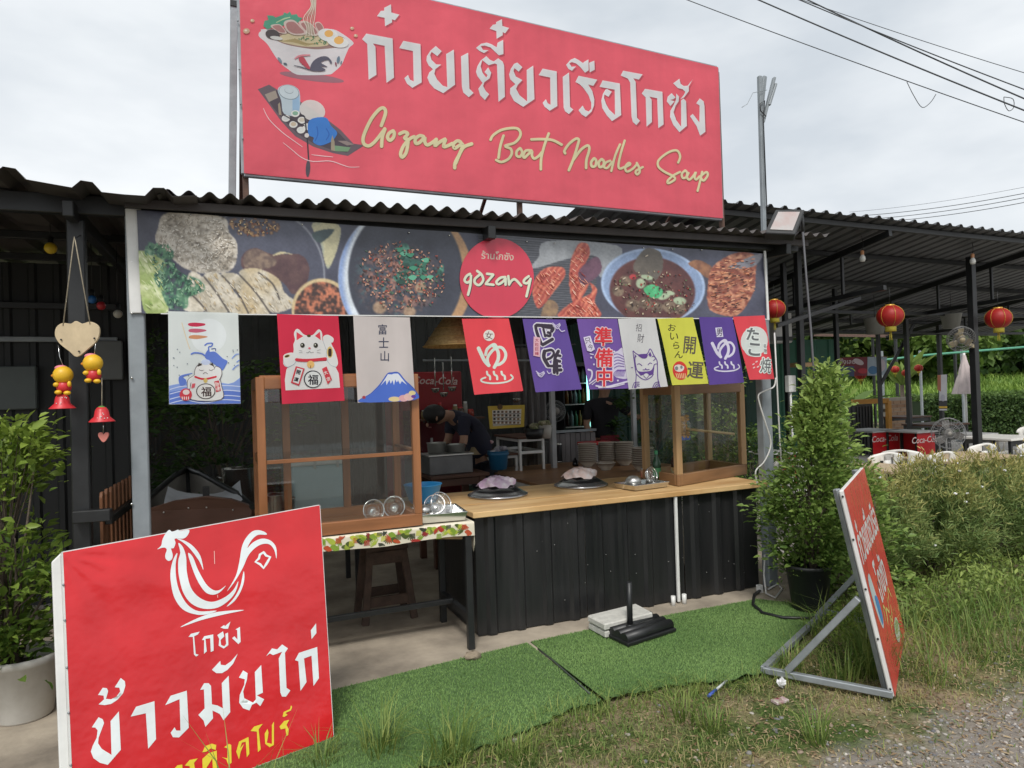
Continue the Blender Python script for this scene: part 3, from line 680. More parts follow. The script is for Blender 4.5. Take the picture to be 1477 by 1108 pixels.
script = [((510, 140, 8.206), 40, [
    [(325, 345), (370, 220), (375, 160), (345, 130), (290, 160), (210, 260), (140, 400), (110, 500), (125, 560), (180, 580), (240, 540), (300, 470), (370, 375)], [(372, 380), (338, 480), (330, 590)],
    [(470, 400), (420, 430), (400, 480), (430, 515), (470, 480), (480, 430), (465, 400)],
    [(540, 440), (600, 415), (640, 440), (600, 490), (640, 505), (640, 560), (620, 660), (575, 715), (555, 670), (590, 580), (660, 500), (720, 470)],
    [(830, 470), (780, 460), (730, 500), (735, 550), (780, 540), (840, 480), (840, 530), (870, 570), (930, 540), (980, 500)],
    [(980, 500), (960, 580), (1010, 540), (1085, 500), (1070, 550), (1065, 590), (1110, 580), (1170, 550)],
    [(1270, 540), (1230, 520), (1180, 560), (1195, 610), (1250, 575), (1292, 565), (1250, 680), (1200, 780), (1195, 845)], [(1205, 790), (1260, 660), (1310, 590), (1400, 555)]]),
    ((695, 170, 8.206), 31, [
    [(100, 265), (130, 210), (220, 150), (330, 125), (420, 130), (455, 180), (440, 240), (380, 300), (270, 335), (340, 370), (350, 430), (310, 490), (230, 525), (165, 500)], [(255, 210), (215, 340), (195, 480)],
    [(450, 360), (410, 400), (410, 450), (450, 462), (475, 410), (450, 360)], [(585, 390), (520, 390), (490, 440), (500, 475), (550, 430), (590, 395), (590, 450), (620, 485), (675, 450), (705, 410)],
    [(790, 185), (740, 320), (700, 480), (695, 615)], [(580, 258), (700, 255), (830, 265), (945, 322)],
    [(985, 425), (975, 390), (1030, 310), (1110, 250), (1145, 265), (1130, 330), (1080, 490), (1025, 625)], [(1080, 500), (1170, 380), (1250, 330), (1268, 380), (1235, 500), (1230, 600)],
    [(1325, 480), (1290, 530), (1300, 578), (1340, 570), (1350, 510), (1325, 480)], [(1415, 490), (1380, 530), (1390, 585), (1430, 570), (1442, 520), (1415, 490)]]),
    ((855, 190, 8.206), 27, [
    [(205, 345), (150, 370), (130, 420), (170, 430), (225, 360)], [(320, 150), (260, 290), (215, 470)], [(375, 105), (330, 250), (300, 390), (315, 440), (370, 420)],
    [(375, 425), (440, 390), (420, 372), (380, 420), (400, 475), (470, 440), (520, 385)], [(515, 370), (545, 430), (550, 480), (520, 508), (505, 470), (590, 420)],
    [(1005, 370), (1030, 300), (1000, 230), (930, 230), (840, 280), (770, 350), (775, 420), (850, 480), (950, 530), (965, 570), (890, 612), (885, 580), (950, 520), (1030, 478)],
    [(1090, 460), (1050, 500), (1060, 550), (1100, 540), (1112, 490), (1090, 460)], [(1130, 490), (1110, 540), (1140, 570), (1190, 520), (1215, 480), (1200, 540), (1220, 568), (1260, 530)],
    [(1290, 475), (1265, 590), (1235, 705)], [(1270, 530), (1340, 480), (1355, 520), (1310, 580), (1280, 560)]])]
a = Art(fsign)
for fr, w, ss in script:
    a.frame(*fr)
    for p in ss: a.stroke(p, w * 1.25, (.45, .20, .10), off=(.3, .5))
for fr, w, ss in script:
    a.frame(*fr)
    for p in ss: a.stroke(p, w, CR)
a.build('script_lettering', M_signv, sign)
a = Art(fsign).frame(345, 0, 8.206)      # noodle bowl
a.ell(860, 915, 385, 45, 'a2707c', .13)
a.poly([(232, 395), (240, 440), (330, 520), (420, 660), (500, 760), (590, 830), (650, 870), (740, 890), (1050, 885), (1120, 855), (1210, 770), (1250, 680), (1300, 570), (1350, 525), (1340, 490), (1250, 420), (1120, 350), (960, 350), (320, 345), (260, 370)], 'd9dcde', True)
a.poly([(315, 400), (420, 470), (560, 530), (800, 575), (950, 585), (1150, 565), (1285, 540), (1275, 500), (1200, 430), (900, 400), (500, 330)], '9c7f76', True)
a.poly([(460, 470), (560, 400), (900, 420), (1045, 470), (1040, 540), (800, 555), (560, 515)], 'd3c49e', True)
for k in range(9): a.stroke([(490 + 20 * k, 490 - 4 * k), (640 + 25 * k, 500 + 3 * k), (800 + 20 * k, 545 - 6 * k)], 7, 'b3a070')
for k in range(38): a.ell(700 + random.random() * 330, 440 + random.random() * 85, 10, 6, '5c8a66', random.random() * 3)
a.poly([(285, 310), (300, 250), (345, 240), (330, 185), (400, 190), (430, 210), (520, 180), (530, 150), (570, 165), (600, 140), (620, 180), (680, 170), (700, 205), (750, 215), (700, 270), (400, 330), (330, 350)], '53a184')
for k in range(6): a.stroke([(440 + k * 15, 270 - k * 8), (540 + k * 12, 220 - k * 2)], 12, 'b9d3a8')
for p in ([(370, 310), (470, 290), (530, 340), (560, 400), (470, 390)], [(530, 265), (640, 240), (740, 330), (800, 405), (660, 420), (560, 370)], [(700, 270), (800, 255), (900, 330), (945, 400), (900, 430), (800, 395)], [(890, 290), (940, 262), (985, 300), (1000, 350), (950, 390)]):
    a.poly(p, 'd8c4bc', True); c = np.mean(p, 0); a.poly([tuple(c + (np.array(q) - c) * .78) for q in p], 'b4817e', True)
a.ell(395, 410, 85, 58, '4d4547', .2); a.ell(440, 455, 75, 22, 'd5d5d2', .15)
for cx, cy, rx, ry, yx, yr in ((1050, 420, 120, 75, 1060, 52), (1165, 500, 130, 65, 1178, 58)): a.ell(cx, cy, rx, ry, 'e3e4e2', .2); a.ell(yx, cy - 18, yr, yr * .8, 'e8b565')
for k in range(7): a.stroke([(835 + 12 * k, -20), (850 + 9 * k, 80), (760 + 22 * k, 220), (800 + 12 * k, 330), (790 + 18 * k, 430)], 9, ('e0dccb', 'b8b09a')[k % 2])
a.poly([(705, 690), (760, 680), (800, 740), (838, 805), (820, 825), (770, 785), (720, 740)], 'c04a58', True); a.stroke([(655, 700), (720, 665), (840, 655)], 22, 'd78992', taper=.5)
a.poly([(838, 810), (870, 735), (950, 680), (1040, 675), (1095, 735), (1080, 760), (1050, 712), (965, 745), (1045, 795), (965, 790), (1022, 830), (960, 848), (850, 840)], '5a5868', True)
a.stroke([(645, 780), (740, 800), (840, 835)], 12, '4d5360', taper=.6); a.ell(480, 715, 16, 40, '7f8f9b', -.6); a.ell(545, 760, 24, 12, '54626e', .4); a.ell(1172, 710, 18, 42, '6c7f90', .2); a.ell(1143, 762, 10, 24, '8a4a58', -.2); a.ell(1205, 745, 7, 22, '6c7f90', .4)
for cx, cy, r in ((155, 250, 26), (85, 372, 40), (1335, 340, 24), (1378, 428, 24), (20, 388, 0)):
    if r: a.ell(cx, cy, r, r * .8, 'c9a98c'); a.ell(cx - 6, cy - 6, r * .4, r * .3, 'efe2cf')
a.build('noodle_bowl_picture', M_signv, sign)
a = Art(fsign).frame(365, 110, 7.388)    # boat picture
a.poly([(50, 140), (170, 90), (250, 140), (500, 270), (760, 440), (930, 570), (1070, 720), (1190, 735), (1010, 850), (850, 820), (640, 750), (450, 640), (300, 480), (170, 300)], '70626a')
a.poly([(125, 195), (250, 150), (500, 300), (760, 470), (930, 620), (1040, 740), (1000, 815), (850, 790), (640, 715), (470, 610), (320, 460), (210, 330)], '564a54')
a.poly([(125, 195), (240, 152), (265, 230), (170, 275)], 'a99c90')
a.poly([(262, 150), (300, 105), (380, 90), (460, 120), (498, 180), (500, 330), (480, 420), (330, 400), (300, 260)], 'c6d5de', True); a.poly([(420, 200), (495, 190), (498, 330), (480, 410), (420, 400)], '9fbfdc')
for k, (rx, ry) in enumerate(((112, 78), (80, 52), (48, 30), (20, 12))): a.ell(382, 172 - k * 8, rx, ry, ('8c99a3', 'd2dde3')[k % 2], .25); a.ell(382, 169 - k * 8, rx * .94, ry * .92, 'd2dde3', .25)
for cx, cy, c in ((350, 450, 'dcdedd'), (430, 515, 'd8c5ae'), (510, 575, 'e2e3e0'), (450, 400, '8fb8a0'), (520, 470, 'd9cfc0'), (575, 540, 'dfe0dc')): a.ell(cx, cy, 45, 36, 'eceae6'); a.ell(cx, cy - 4, 30, 22, c)
a.poly([(265, 300), (285, 280), (305, 420), (275, 410)], 'a89a86')
a.ell(632, 365, 140, 108, 'dcd7d4', .35)
a.poly([(600, 470), (770, 440), (830, 530), (895, 600), (870, 660), (830, 700), (720, 740), (640, 705), (645, 655), (590, 620)], '3f83d6', True)
for p in ([(680, 540), (690, 620), (660, 690)], [(780, 560), (810, 620), (780, 680)]): a.stroke(p, 12, '2f6cc0')
a.poly([(900, 690), (990, 690), (1080, 730), (1000, 740)], '9b8a86'); a.poly([(870, 740), (1040, 760), (1010, 805), (870, 800)], '7fa37e'); a.poly([(830, 690), (845, 630), (868, 700), (872, 800), (830, 790)], 'a99c86')
a.stroke([(320, 410), (420, 465), (545, 530)], 12, '4a4248', False); a.stroke([(500, 410), (548, 435), (562, 540), (575, 640), (592, 890)], 15, '3f3a42'); a.ell(585, 985, 24, 92, '57505a', .05); a.ell(572, 632, 24, 24, 'e3dcd8')
for p in ([(110, 345), (170, 460), (300, 590), (420, 680), (525, 755)], [(320, 710), (420, 790), (520, 870), (640, 910), (820, 905), (960, 950), (1030, 970), (1130, 968)], [(625, 838), (740, 852), (850, 862)]): a.stroke(p, 9, 'f0d5d8', taper=.4)
a.build('boat_picture', M_signv, sign)
# frame and posts
M_rust = mat('rusty_brown_steel', (.12, .065, .045), .75, var=.5, scale=18, bump=.15)
cr_ = [Y(*p, YS) for p in c4]
def fb(i, j, name='frame_bar', dy=.025): part_bar(name, cr_[i] + Vector((0, dy, 0)), cr_[j] + Vector((0, dy, 0)), .03, .03, M_steel, sign)
fb(0, 1); fb(1, 2); fb(2, 3); fb(3, 0)
for px0, py0 in ((354, 252), (749, 288), (1041, 315)):
    p = Y(px0, py0, YS + .055); part_bar('post', (p.x, p.y, 2.70 + .01), (p.x, p.y, 4.08), .034, .034, M_rust, sign)
    part_bar('brace', (p.x, p.y + .02, 3.6), (p.x, p.y + 1.1, 2.76), .025, .025, M_rust, sign)
for i, (px, py) in enumerate([(352, 200), (349, 150), (347, 100), (345, 30)]): MB().ball(Y(px - 2, py, YS - .004), .006, 6, 4).build('rivet', M_steel, sign)

# ---------------- food banner under the eave (photo print: colours painted on a fine sheet)
YB_ = 4.10
banner = thing('food_banner', 'long dark banner of food photos with round red logo under the eave', 'banner', (1.8, YB_, 2.09))
bc = [(197, 303), (1101, 366), (1107, 461), (204, 452)]
NU, NV = 880, 124
uu, vv_ = np.meshgrid(np.linspace(0, 1, NU + 1), np.linspace(0, 1, NV + 1))
X_ = sum(bc[k][0] * w for k, w in enumerate(((1 - uu) * (1 - vv_), uu * (1 - vv_), uu * vv_, (1 - uu) * vv_)))
Y_ = sum(bc[k][1] * w for k, w in enumerate(((1 - uu) * (1 - vv_), uu * (1 - vv_), uu * vv_, (1 - uu) * vv_)))
def vnoise(x, y, s, seed, octv=3):
    r = np.random.default_rng(seed); out = 0; amp = 1; tot = 0
    for o in range(octv):
        g = r.random((64, 64)); a_, b_ = x / s, y / s; i, j = np.floor(a_).astype(int), np.floor(b_).astype(int); fx, fy = a_ - i, b_ - j; fx = fx * fx * (3 - 2 * fx); fy = fy * fy * (3 - 2 * fy)
        q = lambda ii, jj: g[ii % 64, jj % 64]
        out = out + amp * (q(i, j) * (1 - fx) * (1 - fy) + q(i + 1, j) * fx * (1 - fy) + q(i, j + 1) * (1 - fx) * fy + q(i + 1, j + 1) * fx * fy); tot += amp; amp *= .5; s /= 2
    return out / tot
IM = np.zeros(X_.shape + (3,)); IM[:] = np.array([.30, .31, .37])
def put(mask, c, c2=None, nz_=None, k=1.0):
    """sRGB colours 0..1; mask 0..1"""
    global IM
    c = np.array([int(c[i:i + 2], 16) / 255 for i in (0, 2, 4)]); tgt = np.broadcast_to(c, IM.shape)
    if c2 is not None:
        d = np.array([int(c2[i:i + 2], 16) / 255 for i in (0, 2, 4)]); tgt = c + (d - c) * nz_[..., None]
    mk = (np.clip(mask, 0, 1) * k)[..., None]; IM = IM * (1 - mk) + tgt * mk
def ellm(cx, cy, rx, ry, rot=0, soft=.03):
    c, s = math.cos(rot), math.sin(rot); a_ = ((X_ - cx) * c + (Y_ - cy) * s) / rx; b_ = (-(X_ - cx) * s + (Y_ - cy) * c) / ry
    return np.clip((1 - np.sqrt(a_ * a_ + b_ * b_)) / soft, 0, 1)
def polm(pts, fr=None):
    if fr: pts = [(fr[0] + p[0] / fr[2], fr[1] + p[1] / fr[2]) for p in pts]
    pts = crom(pts, True, 4); return inpoly(X_.ravel(), Y_.ravel(), pts).reshape(X_.shape).astype(float)
N1, N2, N3, N4 = vnoise(X_, Y_, 40, 1), vnoise(X_, Y_, 9, 2), vnoise(X_, Y_, 4, 3, 2), vnoise(X_ * .6 + Y_ * .5, Y_ * .9 - X_ * .3, 5, 4, 2)
sm = lambda n_, a_, b_: np.clip((n_ - a_) / (b_ - a_), 0, 1)
f1 = (190, 300, 4.923); f2 = (470, 320, 4.765); f3 = (740, 340, 3.992)
put(np.ones(X_.shape), '3f404e', '55576a', N1)
put(ellm(372, 398, 98, 100, 0, .02), '464858', '585b6c', N1); put(ellm(372, 398, 98, 100, 0, .02) - ellm(372, 398, 95.5, 97.5, 0, .02), '8f929c')
put(polm([(690, 85), (860, 70), (1035, 95), (1035, 170), (900, 205), (760, 190)], f1) * sm(N3, .35, .6), '4a2e2c', 'b08a60', sm(N3, .5, .75))
put(polm([(790, 330), (880, 285), (1000, 330), (1190, 330), (1260, 420), (1230, 560), (1140, 610), (1060, 520), (800, 440)], f1), '4c333a', '6f5450', N2)
put(polm([(800, 330), (880, 290), (990, 340), (1030, 390), (960, 430), (810, 430)], f1), '6a5751', '8d7868', sm(N3, .3, .7)); put(polm([(1000, 340), (1060, 310), (1145, 330), (1080, 325)], f1), 'cfc39a')
rice = polm([(175, 250), (185, 150), (260, 30), (640, 60), (690, 170), (750, 260), (720, 430), (560, 470), (400, 440), (310, 380)], f1)
put(rice, 'a39a8c', 'd0c8bc', sm(N4, .25, .7)); put(rice * sm(N3, .6, .75), 'd6d0c6', k=.8); put(rice * sm(.5 - N4, .12, .3), '6f665c', k=.7); put(rice * sm(X_, 205, 150) , 'b79d7c', k=.4)
for p in ([(400, 480), (450, 455), (540, 530), (690, 730), (520, 735), (400, 600)], [(505, 490), (600, 455), (700, 560), (830, 745), (690, 740), (600, 600)], [(630, 480), (750, 470), (870, 590), (985, 750), (830, 760), (780, 640)], [(760, 460), (890, 430), (1040, 500), (1085, 600), (1170, 685), (1000, 745), (900, 620)], [(400, 610), (450, 640), (530, 730), (370, 725)]):
    mk = polm(p, f1); put(mk, 'b9b09d', 'dad2c2', sm(N2, .3, .7)); put(mk * sm(N1, .55, .75), 'c9b184', k=.6)
    for q0, q1 in zip(p[:3], p[1:3]): pass
for p in ([(515, 490), (600, 600), (690, 740)], [(640, 480), (750, 600), (830, 750)], [(770, 480), (880, 600), (985, 750)], [(430, 620), (480, 670), (530, 728)], [(900, 460), (1000, 540), (1050, 650)]):
    pts = [(f1[0] + a_ / f1[2], f1[1] + b_ / f1[2]) for a_, b_ in crom(p, False, 40)]; mk = np.zeros(X_.shape)
    for q in pts: mk = np.maximum(mk, np.clip(1.6 - np.hypot(X_ - q[0], Y_ - q[1]), 0, 1))
    put(mk, '4a4440')
let = polm([(35, 320), (110, 310), (240, 380), (230, 560), (260, 700), (240, 750), (100, 745), (60, 600), (40, 480)], f1); put(let, '9db06a', 'd5dcae', sm(N2, .3, .7)); put(let * sm(N1, .5, .7), '7f9c52', k=.7)
cor = polm([(110, 240), (180, 260), (270, 260), (300, 330), (290, 380), (350, 460), (480, 510), (520, 580), (440, 620), (400, 640), (390, 710), (270, 715), (210, 600), (155, 480), (240, 400), (170, 340), (95, 330)], f1); put(cor * sm(N3 + N2 * .5, .5, .62), '2f5a4a', '5f8f6d', sm(N2, .3, .7)); put(cor * sm(N3, .62, .75), '86a98a')
put(polm([(1280, 110), (1470, 120), (1470, 260), (1400, 430), (1370, 380), (1340, 260)], f1), '7f8f92', 'c3bd9a', sm(N1, .4, .6)); put(polm([(1280, 180), (1440, 150), (1340, 250)], f1), '3f4f52')
put(ellm(464, 447, 44, 46, 0, .03), 'cfb98e'); put(ellm(464, 450, 40, 44, 0, .03), '3f2e2c', 'c4785a', sm(N3, .35, .7))
# second dish
put(ellm(585, 400, 98, 104, 0, .015), 'b58e68'); put(ellm(585, 400, 98, 104, 0, .015) * sm(X_, 560, 545), '8fa6d4', 'd5dde6', sm(np.abs(X_ - 490 - .004 * (Y_ - 400) ** 2), 2, 9)); put(ellm(585, 396, 84, 100, 0, .03), '2f313d', '474b58', N1)
mt = ellm(575, 405, 66, 60, 0, .5) * sm(N3 * .6 + N2 * .4, .46, .58); put(mt, '6f4842', 'a5786a', sm(N3, .4, .75)); put(ellm(575, 405, 76, 70, 0, .6) * sm(N4, .68, .8), '4e6f72')
for p in ([(470, 370), (560, 330), (620, 400), (560, 430), (480, 410)], [(510, 170), (560, 150), (590, 250), (520, 260)], [(620, 300), (690, 320), (680, 390), (620, 370)], [(740, 390), (800, 290), (810, 340), (770, 390)], [(500, 270), (640, 260), (660, 320), (560, 330)]): put(polm(p, f2), '2f5c52', '5f9a86', sm(N2, .45, .75))
for cx, cy, r in ((370, 590, 55), (575, 620, 50), (650, 450, 45)): put(ellm(f2[0] + cx / f2[2], f2[1] + cy / f2[2], r / f2[2], r / f2[2] * .9, 0, .3), '8d7460', 'b59a80', N3)
# striped mat + salmon
st = (X_ > 690) & (X_ < 860); put(st.astype(float), '3c3e46', '61636a', sm(np.sin(Y_ * 1.9 - X_ * .12), -.2, .4)); put(polm([(200, 30), (600, 55), (600, 150), (500, 240), (480, 120), (330, 130), (110, 190), (150, 120)], f3), '8a8e94', 'a5a8ac', N1)
for p in ([(340, 120), (380, 45), (430, 50), (440, 110), (400, 200), (440, 260), (400, 350), (350, 390), (325, 300), (325, 200)], [(120, 260), (180, 190), (280, 180), (300, 230), (230, 330), (150, 420), (115, 350)], [(260, 470), (330, 390), (450, 330), (440, 270), (485, 310), (470, 380), (500, 470)]):
    mk = polm(p, f3); put(mk, 'a84a42', 'dd8468', sm(np.sin(X_ * .8 + Y_ * .6 + 9 * N1 + 5 * N2) * .35 + N2, .2, 1.0))
put(polm([(380, 200), (480, 120), (510, 200), (440, 270), (390, 280)], f3), '5a3f52', '7a5568', N2); put(polm([(200, 370), (260, 400), (240, 470), (160, 470)], f3), 'b09068', '5a4844', N2)
# bowl of soup
put(ellm(942, 412, 76, 54, .1, .02), 'a9bede'); put(ellm(942, 412, 72.5, 51, .1, .03), '7f94b8', '93a7c8', N1); put(ellm(941, 420, 63, 50, .1, .04), '4a2a2c', '6a3f3a', N2)
for cx, cy, r in ((605, 320, 40), (690, 400, 48), (760, 390, 45), (830, 410, 42), (900, 410, 45), (960, 420, 45), (650, 260, 40)): put(ellm(f3[0] + cx / f3[2], f3[1] + cy / f3[2], r / f3[2], r / f3[2] * .85, .3, .25), '5b4a3f', '8a7663', sm(N3, .3, .7))
put(polm([(690, 180), (760, 75), (850, 100), (860, 200), (800, 270), (740, 230)], f3), '56504a', '6f675e', N2)
for cx, cy, rx, ry, r in ((735, 275, 30, 32, 0), (770, 240, 40, 15, .2), (870, 350, 40, 20, -.3), (960, 375, 42, 24, .1), (905, 330, 30, 14, .2)): put(ellm(f3[0] + cx / f3[2], f3[1] + cy / f3[2], rx / f3[2], ry / f3[2], r, .2), 'a8b89a')
put(polm([(750, 310), (800, 280), (860, 310), (850, 350), (800, 360)], f3), '3f9a62', '5fc08a', N3); put(ellm(f3[0] + 690 / f3[2], f3[1] + 238 / f3[2], 6, 4.5, 0, .3), 'b03c40')
# grilled meat
put(polm([(1010, 160), (1070, 140), (1150, 190), (1130, 250), (1060, 200)], f3), '6a4538', 'b5825c', N2)
gm = polm([(1120, 300), (1140, 190), (1230, 120), (1320, 95), (1400, 120), (1400, 220), (1380, 330), (1290, 460), (1150, 440), (1120, 380)], f3); put(gm, '8a4a3c', 'd69a78', sm(np.sin((Y_ - X_ * .2) * .45 + 7 * N2 + 4 * N1) * .25 + N3 * .8 + N2 * .3, .3, .95))
put(polm([(1240, 180), (1430, 100), (1400, 170), (1300, 190)], f3), '8f8f9a')
for _ in range(1):
    pd = np.pad(IM, ((1, 1), (1, 1), (0, 0)), 'edge'); IM = (pd[:-2, 1:-1] + pd[2:, 1:-1] + pd[1:-1, :-2] + pd[1:-1, 2:] + 2 * pd[1:-1, 1:-1]) / 6
NF, NM = vnoise(X_, Y_, 2.2, 9, 2), vnoise(X_, Y_, 16, 11, 3)
IM = IM * (.86 + .16 * NF + .12 * NM)[..., None] + .01
IM = np.clip(IM, 0, 1); LIN = np.where(IM <= .04045, IM / 12.92, ((IM + .055) / 1.055) ** 2.4)
d0 = np.array(FW); PXv = (X_ - PW / 2) / FPX; PYv = (Y_ - PH / 2) / FPX
DR = d0[None, None] + np.array(RT)[None, None] * PXv[..., None] - np.array(UP)[None, None] * PYv[..., None]
fold = .0035 * np.sin(uu * 60) * np.exp(-vv_ * 3) + .006 * np.exp(-((uu * 9) ** 2)) * np.sin(8 * (vv_ - uu * 9)) + .006 * np.exp(-(((1 - uu) * 12) ** 2)) * np.sin(9 * (vv_ - (1 - uu) * 6))
PT = np.array(CAM)[None, None] + DR * ((YB_) / DR[..., 1:2]); PT[..., 1] += fold
ii = (np.arange(NV)[:, None] * (NU + 1) + np.arange(NU)[None]).ravel(); fq = np.stack([ii, ii + NU + 1, ii + NU + 2, ii + 1], 1)
M_ban = print_mat('banner_vinyl', .30, spec=.6, mul=1.0)
raw_mesh('vinyl_sheet', PT.reshape(-1, 3), fq, M_ban, banner, True, LIN.reshape(-1, 3))
def fban(px, py, lift): p = Y(px, py, YB_ - .006); return (p.x, p.y - lift, p.z)
a = Art(fban, first=.0012); a.ell(716.5, 401.5, 53.5, 58, (.62, .045, .085), 0, 48)
a.frame(655, 340, 8.864); a.text('ร้านโกซัง', 555, 255, 105, 'c9b9a8', .06, 1.0, .012)
gz_ = [[(205, 488), (160, 515), (132, 570), (165, 602), (210, 575)], [(215, 510), (205, 640), (175, 760)], [(290, 450), (350, 500), (370, 570), (320, 632), (268, 610), (262, 560), (310, 512), (345, 490)], [(415, 488), (500, 498)], [(500, 500), (405, 612)], [(400, 618), (505, 630)], [(655, 530), (590, 540), (538, 592), (565, 622), (620, 590), (655, 545)], [(658, 545), (655, 632)], [(690, 515), (702, 630)], [(700, 625), (735, 575), (780, 562), (855, 640)], [(955, 518), (900, 560), (890, 600), (935, 608), (972, 560)], [(975, 550), (950, 660), (922, 780)]]
for p in gz_: a.stroke(p, 34, '4a3238', off=(1.0, 1.2))
for p in gz_: a.stroke(p, 32, 'd6dcc4')
a.build('logo', M_ban, banner)
# fine print detail of the dishes: grains, leaflets, bits, fat lines, char marks
a = Art(fban, gap=.000004, first=.0001); R_ = random.Random(5)
def inside(pts, fr, n):
    P = np.array([(fr[0] + x / fr[2], fr[1] + y / fr[2]) for x, y in pts]); lo, hi = P.min(0), P.max(0); out = []
    while len(out) < n:
        x, y = R_.uniform(lo[0], hi[0]), R_.uniform(lo[1], hi[1])
        if inpoly(np.array([x]), np.array([y]), P)[0]: out.append((x, y))
    return out
def bits(pts, fr, n, rx, ry, cols, rot=None):
    for x, y in inside(pts, fr, n): a.ell(x, y, rx * R_.uniform(.6, 1.3), ry * R_.uniform(.6, 1.3), R_.choice(cols), R_.uniform(0, PI) if rot is None else rot + R_.uniform(-.3, .3), 7); a.k %= 60
bits([(185, 250), (195, 150), (262, 45), (630, 72), (680, 170), (735, 260), (705, 420), (560, 460), (410, 430), (320, 370)], f1, 620, 2.3, .75, ['d9d2c6', 'c9c0b2', 'b3a99a', 'e2dcd2', '9c9284', 'a89d8e'])
bits([(120, 250), (270, 270), (350, 460), (510, 560), (390, 700), (270, 700), (170, 480)], f1, 110, 2.4, 1.1, ['2f5f4c', '3f7358', '6b9a78', '244a3e', '86ad8c'])
bits([(45, 330), (110, 320), (230, 390), (230, 690), (110, 730), (60, 600)], f1, 40, 4.5, .8, ['c6d29a', 'dfe6bf', '8faa5e', 'a9bd72'], .9)
bits([(700, 95), (860, 80), (1025, 100), (1025, 165), (900, 200), (760, 185)], f1, 60, 1.6, 1.0, ['3a2624', '8a4a34', 'c29a68', '5a342c', 'd8c090'])
for p in ([(410, 490), (540, 540), (660, 720), (520, 720)], [(520, 500), (600, 470), (800, 735), (700, 735)], [(640, 490), (750, 480), (960, 745), (840, 750)], [(770, 470), (890, 440), (1150, 680), (1000, 730)]): bits(p, f1, 38, 3.4, .7, ['d6cdbb', 'c2b69f', 'e3dccd', 'b9a27a', 'cbb58c'], .95)
bits([(240, 200), (520, 130), (800, 250), (820, 480), (700, 590), (400, 600), (220, 420)], f2, 420, 1.9, 1.1, ['7a4c40', '9c6a58', '5a342e', 'b98872', '3c2a2a', 'a04a3a', '4a6a54', '2f4a44', 'c9a088'])
for x, y in inside([(470, 170), (700, 260), (720, 400), (480, 420)], f2, 16): a.poly([(x - 5 + R_.uniform(-2, 2), y), (x, y - 3 + R_.uniform(-1, 1)), (x + 6, y - 1), (x + 1, y + 4)], R_.choice(['2f6a58', '3f8a6e', '5fa98c', '24493f']), True); a.k %= 60
for p in ([(345, 120), (385, 55), (425, 60), (395, 200), (430, 260), (360, 370), (330, 250)], [(125, 260), (200, 195), (280, 190), (220, 330), (150, 400)], [(280, 460), (340, 395), (450, 340), (465, 380), (490, 460)]): bits(p, f3, 46, 4.0, .45, ['efb49a', 'e79a7e', 'c25a48', '8f342e', 'f3c7b2'], .75)
bits([(570, 260), (700, 180), (1000, 230), (1050, 400), (980, 450), (650, 450)], f3, 150, 1.7, 1.0, ['6f5a4c', '93806c', '3c2826', '52382f', 'a3362f', '5a7a4a', 'b4a68c', '2c1f1f'])
for cx, cy in ((605, 320), (690, 400), (760, 390), (830, 410), (900, 410), (960, 420), (650, 260), (780, 130)): a.ell(f3[0] + (cx - 10) / f3[2], f3[1] + (cy - 14) / f3[2], 2.6, 1.0, 'c8b8a2', -.5, 8); a.k %= 60
bits([(1130, 300), (1150, 195), (1235, 130), (1390, 120), (1385, 320), (1290, 450), (1155, 430)], f3, 190, 3.0, .8, ['8a4434', '5a2a22', 'c98260', 'e2aa86', 'a55a42', '3f2220', 'd9926c'], -.15)
a.build('dish_detail', M_ban, banner)
for px, py in ((275, 309), (352, 315), (436, 322), (590, 334), (648, 338), (714, 343), (760, 347), (800, 349), (928, 356), (970, 358), (1012, 359)):
    MB().ball(Y(px, py + 1.5, YB_ - .008), .006, 6, 4).build('screw', M_chrome, banner)
part_bar('edge_strip', Y(1103, 362, YB_ - .012), Y(1108, 462, YB_ - .012), .018, .01, M_white, banner, up=(0, 1, 0), bev=.001)
part_bar('hanging_rod', Y(232, 452.5, YB_ - .016), Y(1108, 460.5, YB_ - .016), .006, .006, M_white, banner, bev=0)
# ---------------- ten cloth flags hung along the bottom of the banner
YFL = YB_ - .022
FL = [('white cloth flag with lucky cat, blue waves and carp streamers', 'e2e8e6', [(242.5, 449), (343.5, 451.5), (347, 582.5), (244, 583.5)]),
      ('crimson cloth flag with a large white lucky cat', 'd83a52', [(399.4, 453), (488, 456), (496.7, 578), (406.4, 583)]),
      ('pale beige cloth flag with blue snow-capped mountain', 'd6cdca', [(509.4, 456), (591, 458), (598, 576.4), (515.7, 581)]),
      ('coral red cloth flag with a hot spring bath symbol', 'f4565f', [(666, 460), (733.7, 459.5), (754.4, 564), (683.8, 569.5)]),
      ('purple cloth flag with large black characters outlined in white', '6f58a6', [(753.6, 460), (815.4, 461), (838.5, 561.6), (772, 566)]),
      ('purple cloth flag with three red characters and white waves', '7d5fab', [(832, 460), (890.3, 460), (907, 560.4), (846.8, 562)]),
      ('white cloth flag with a purple line-drawn smiling cat', 'dcdcdc', [(891.2, 460), (944.8, 458.7), (961, 557.7), (905, 562)]),
      ('yellow cloth flag with red round doll and black brush characters', 'dede5c', [(948, 459.7), (999.7, 458), (1019.8, 553.6), (969.9, 555.8)]),
      ('purple cloth flag with a white hot spring bath symbol', '67509f', [(1008.2, 457.3), (1056.2, 458), (1073.4, 551.8), (1022.9, 555.4)]),
      ('coral red cloth flag with white disc and grey brush characters at the right end', 'ee5660', [(1057.2, 457), (1102.7, 455), (1117.3, 546.9), (1079.5, 548)])]
ARTS = []
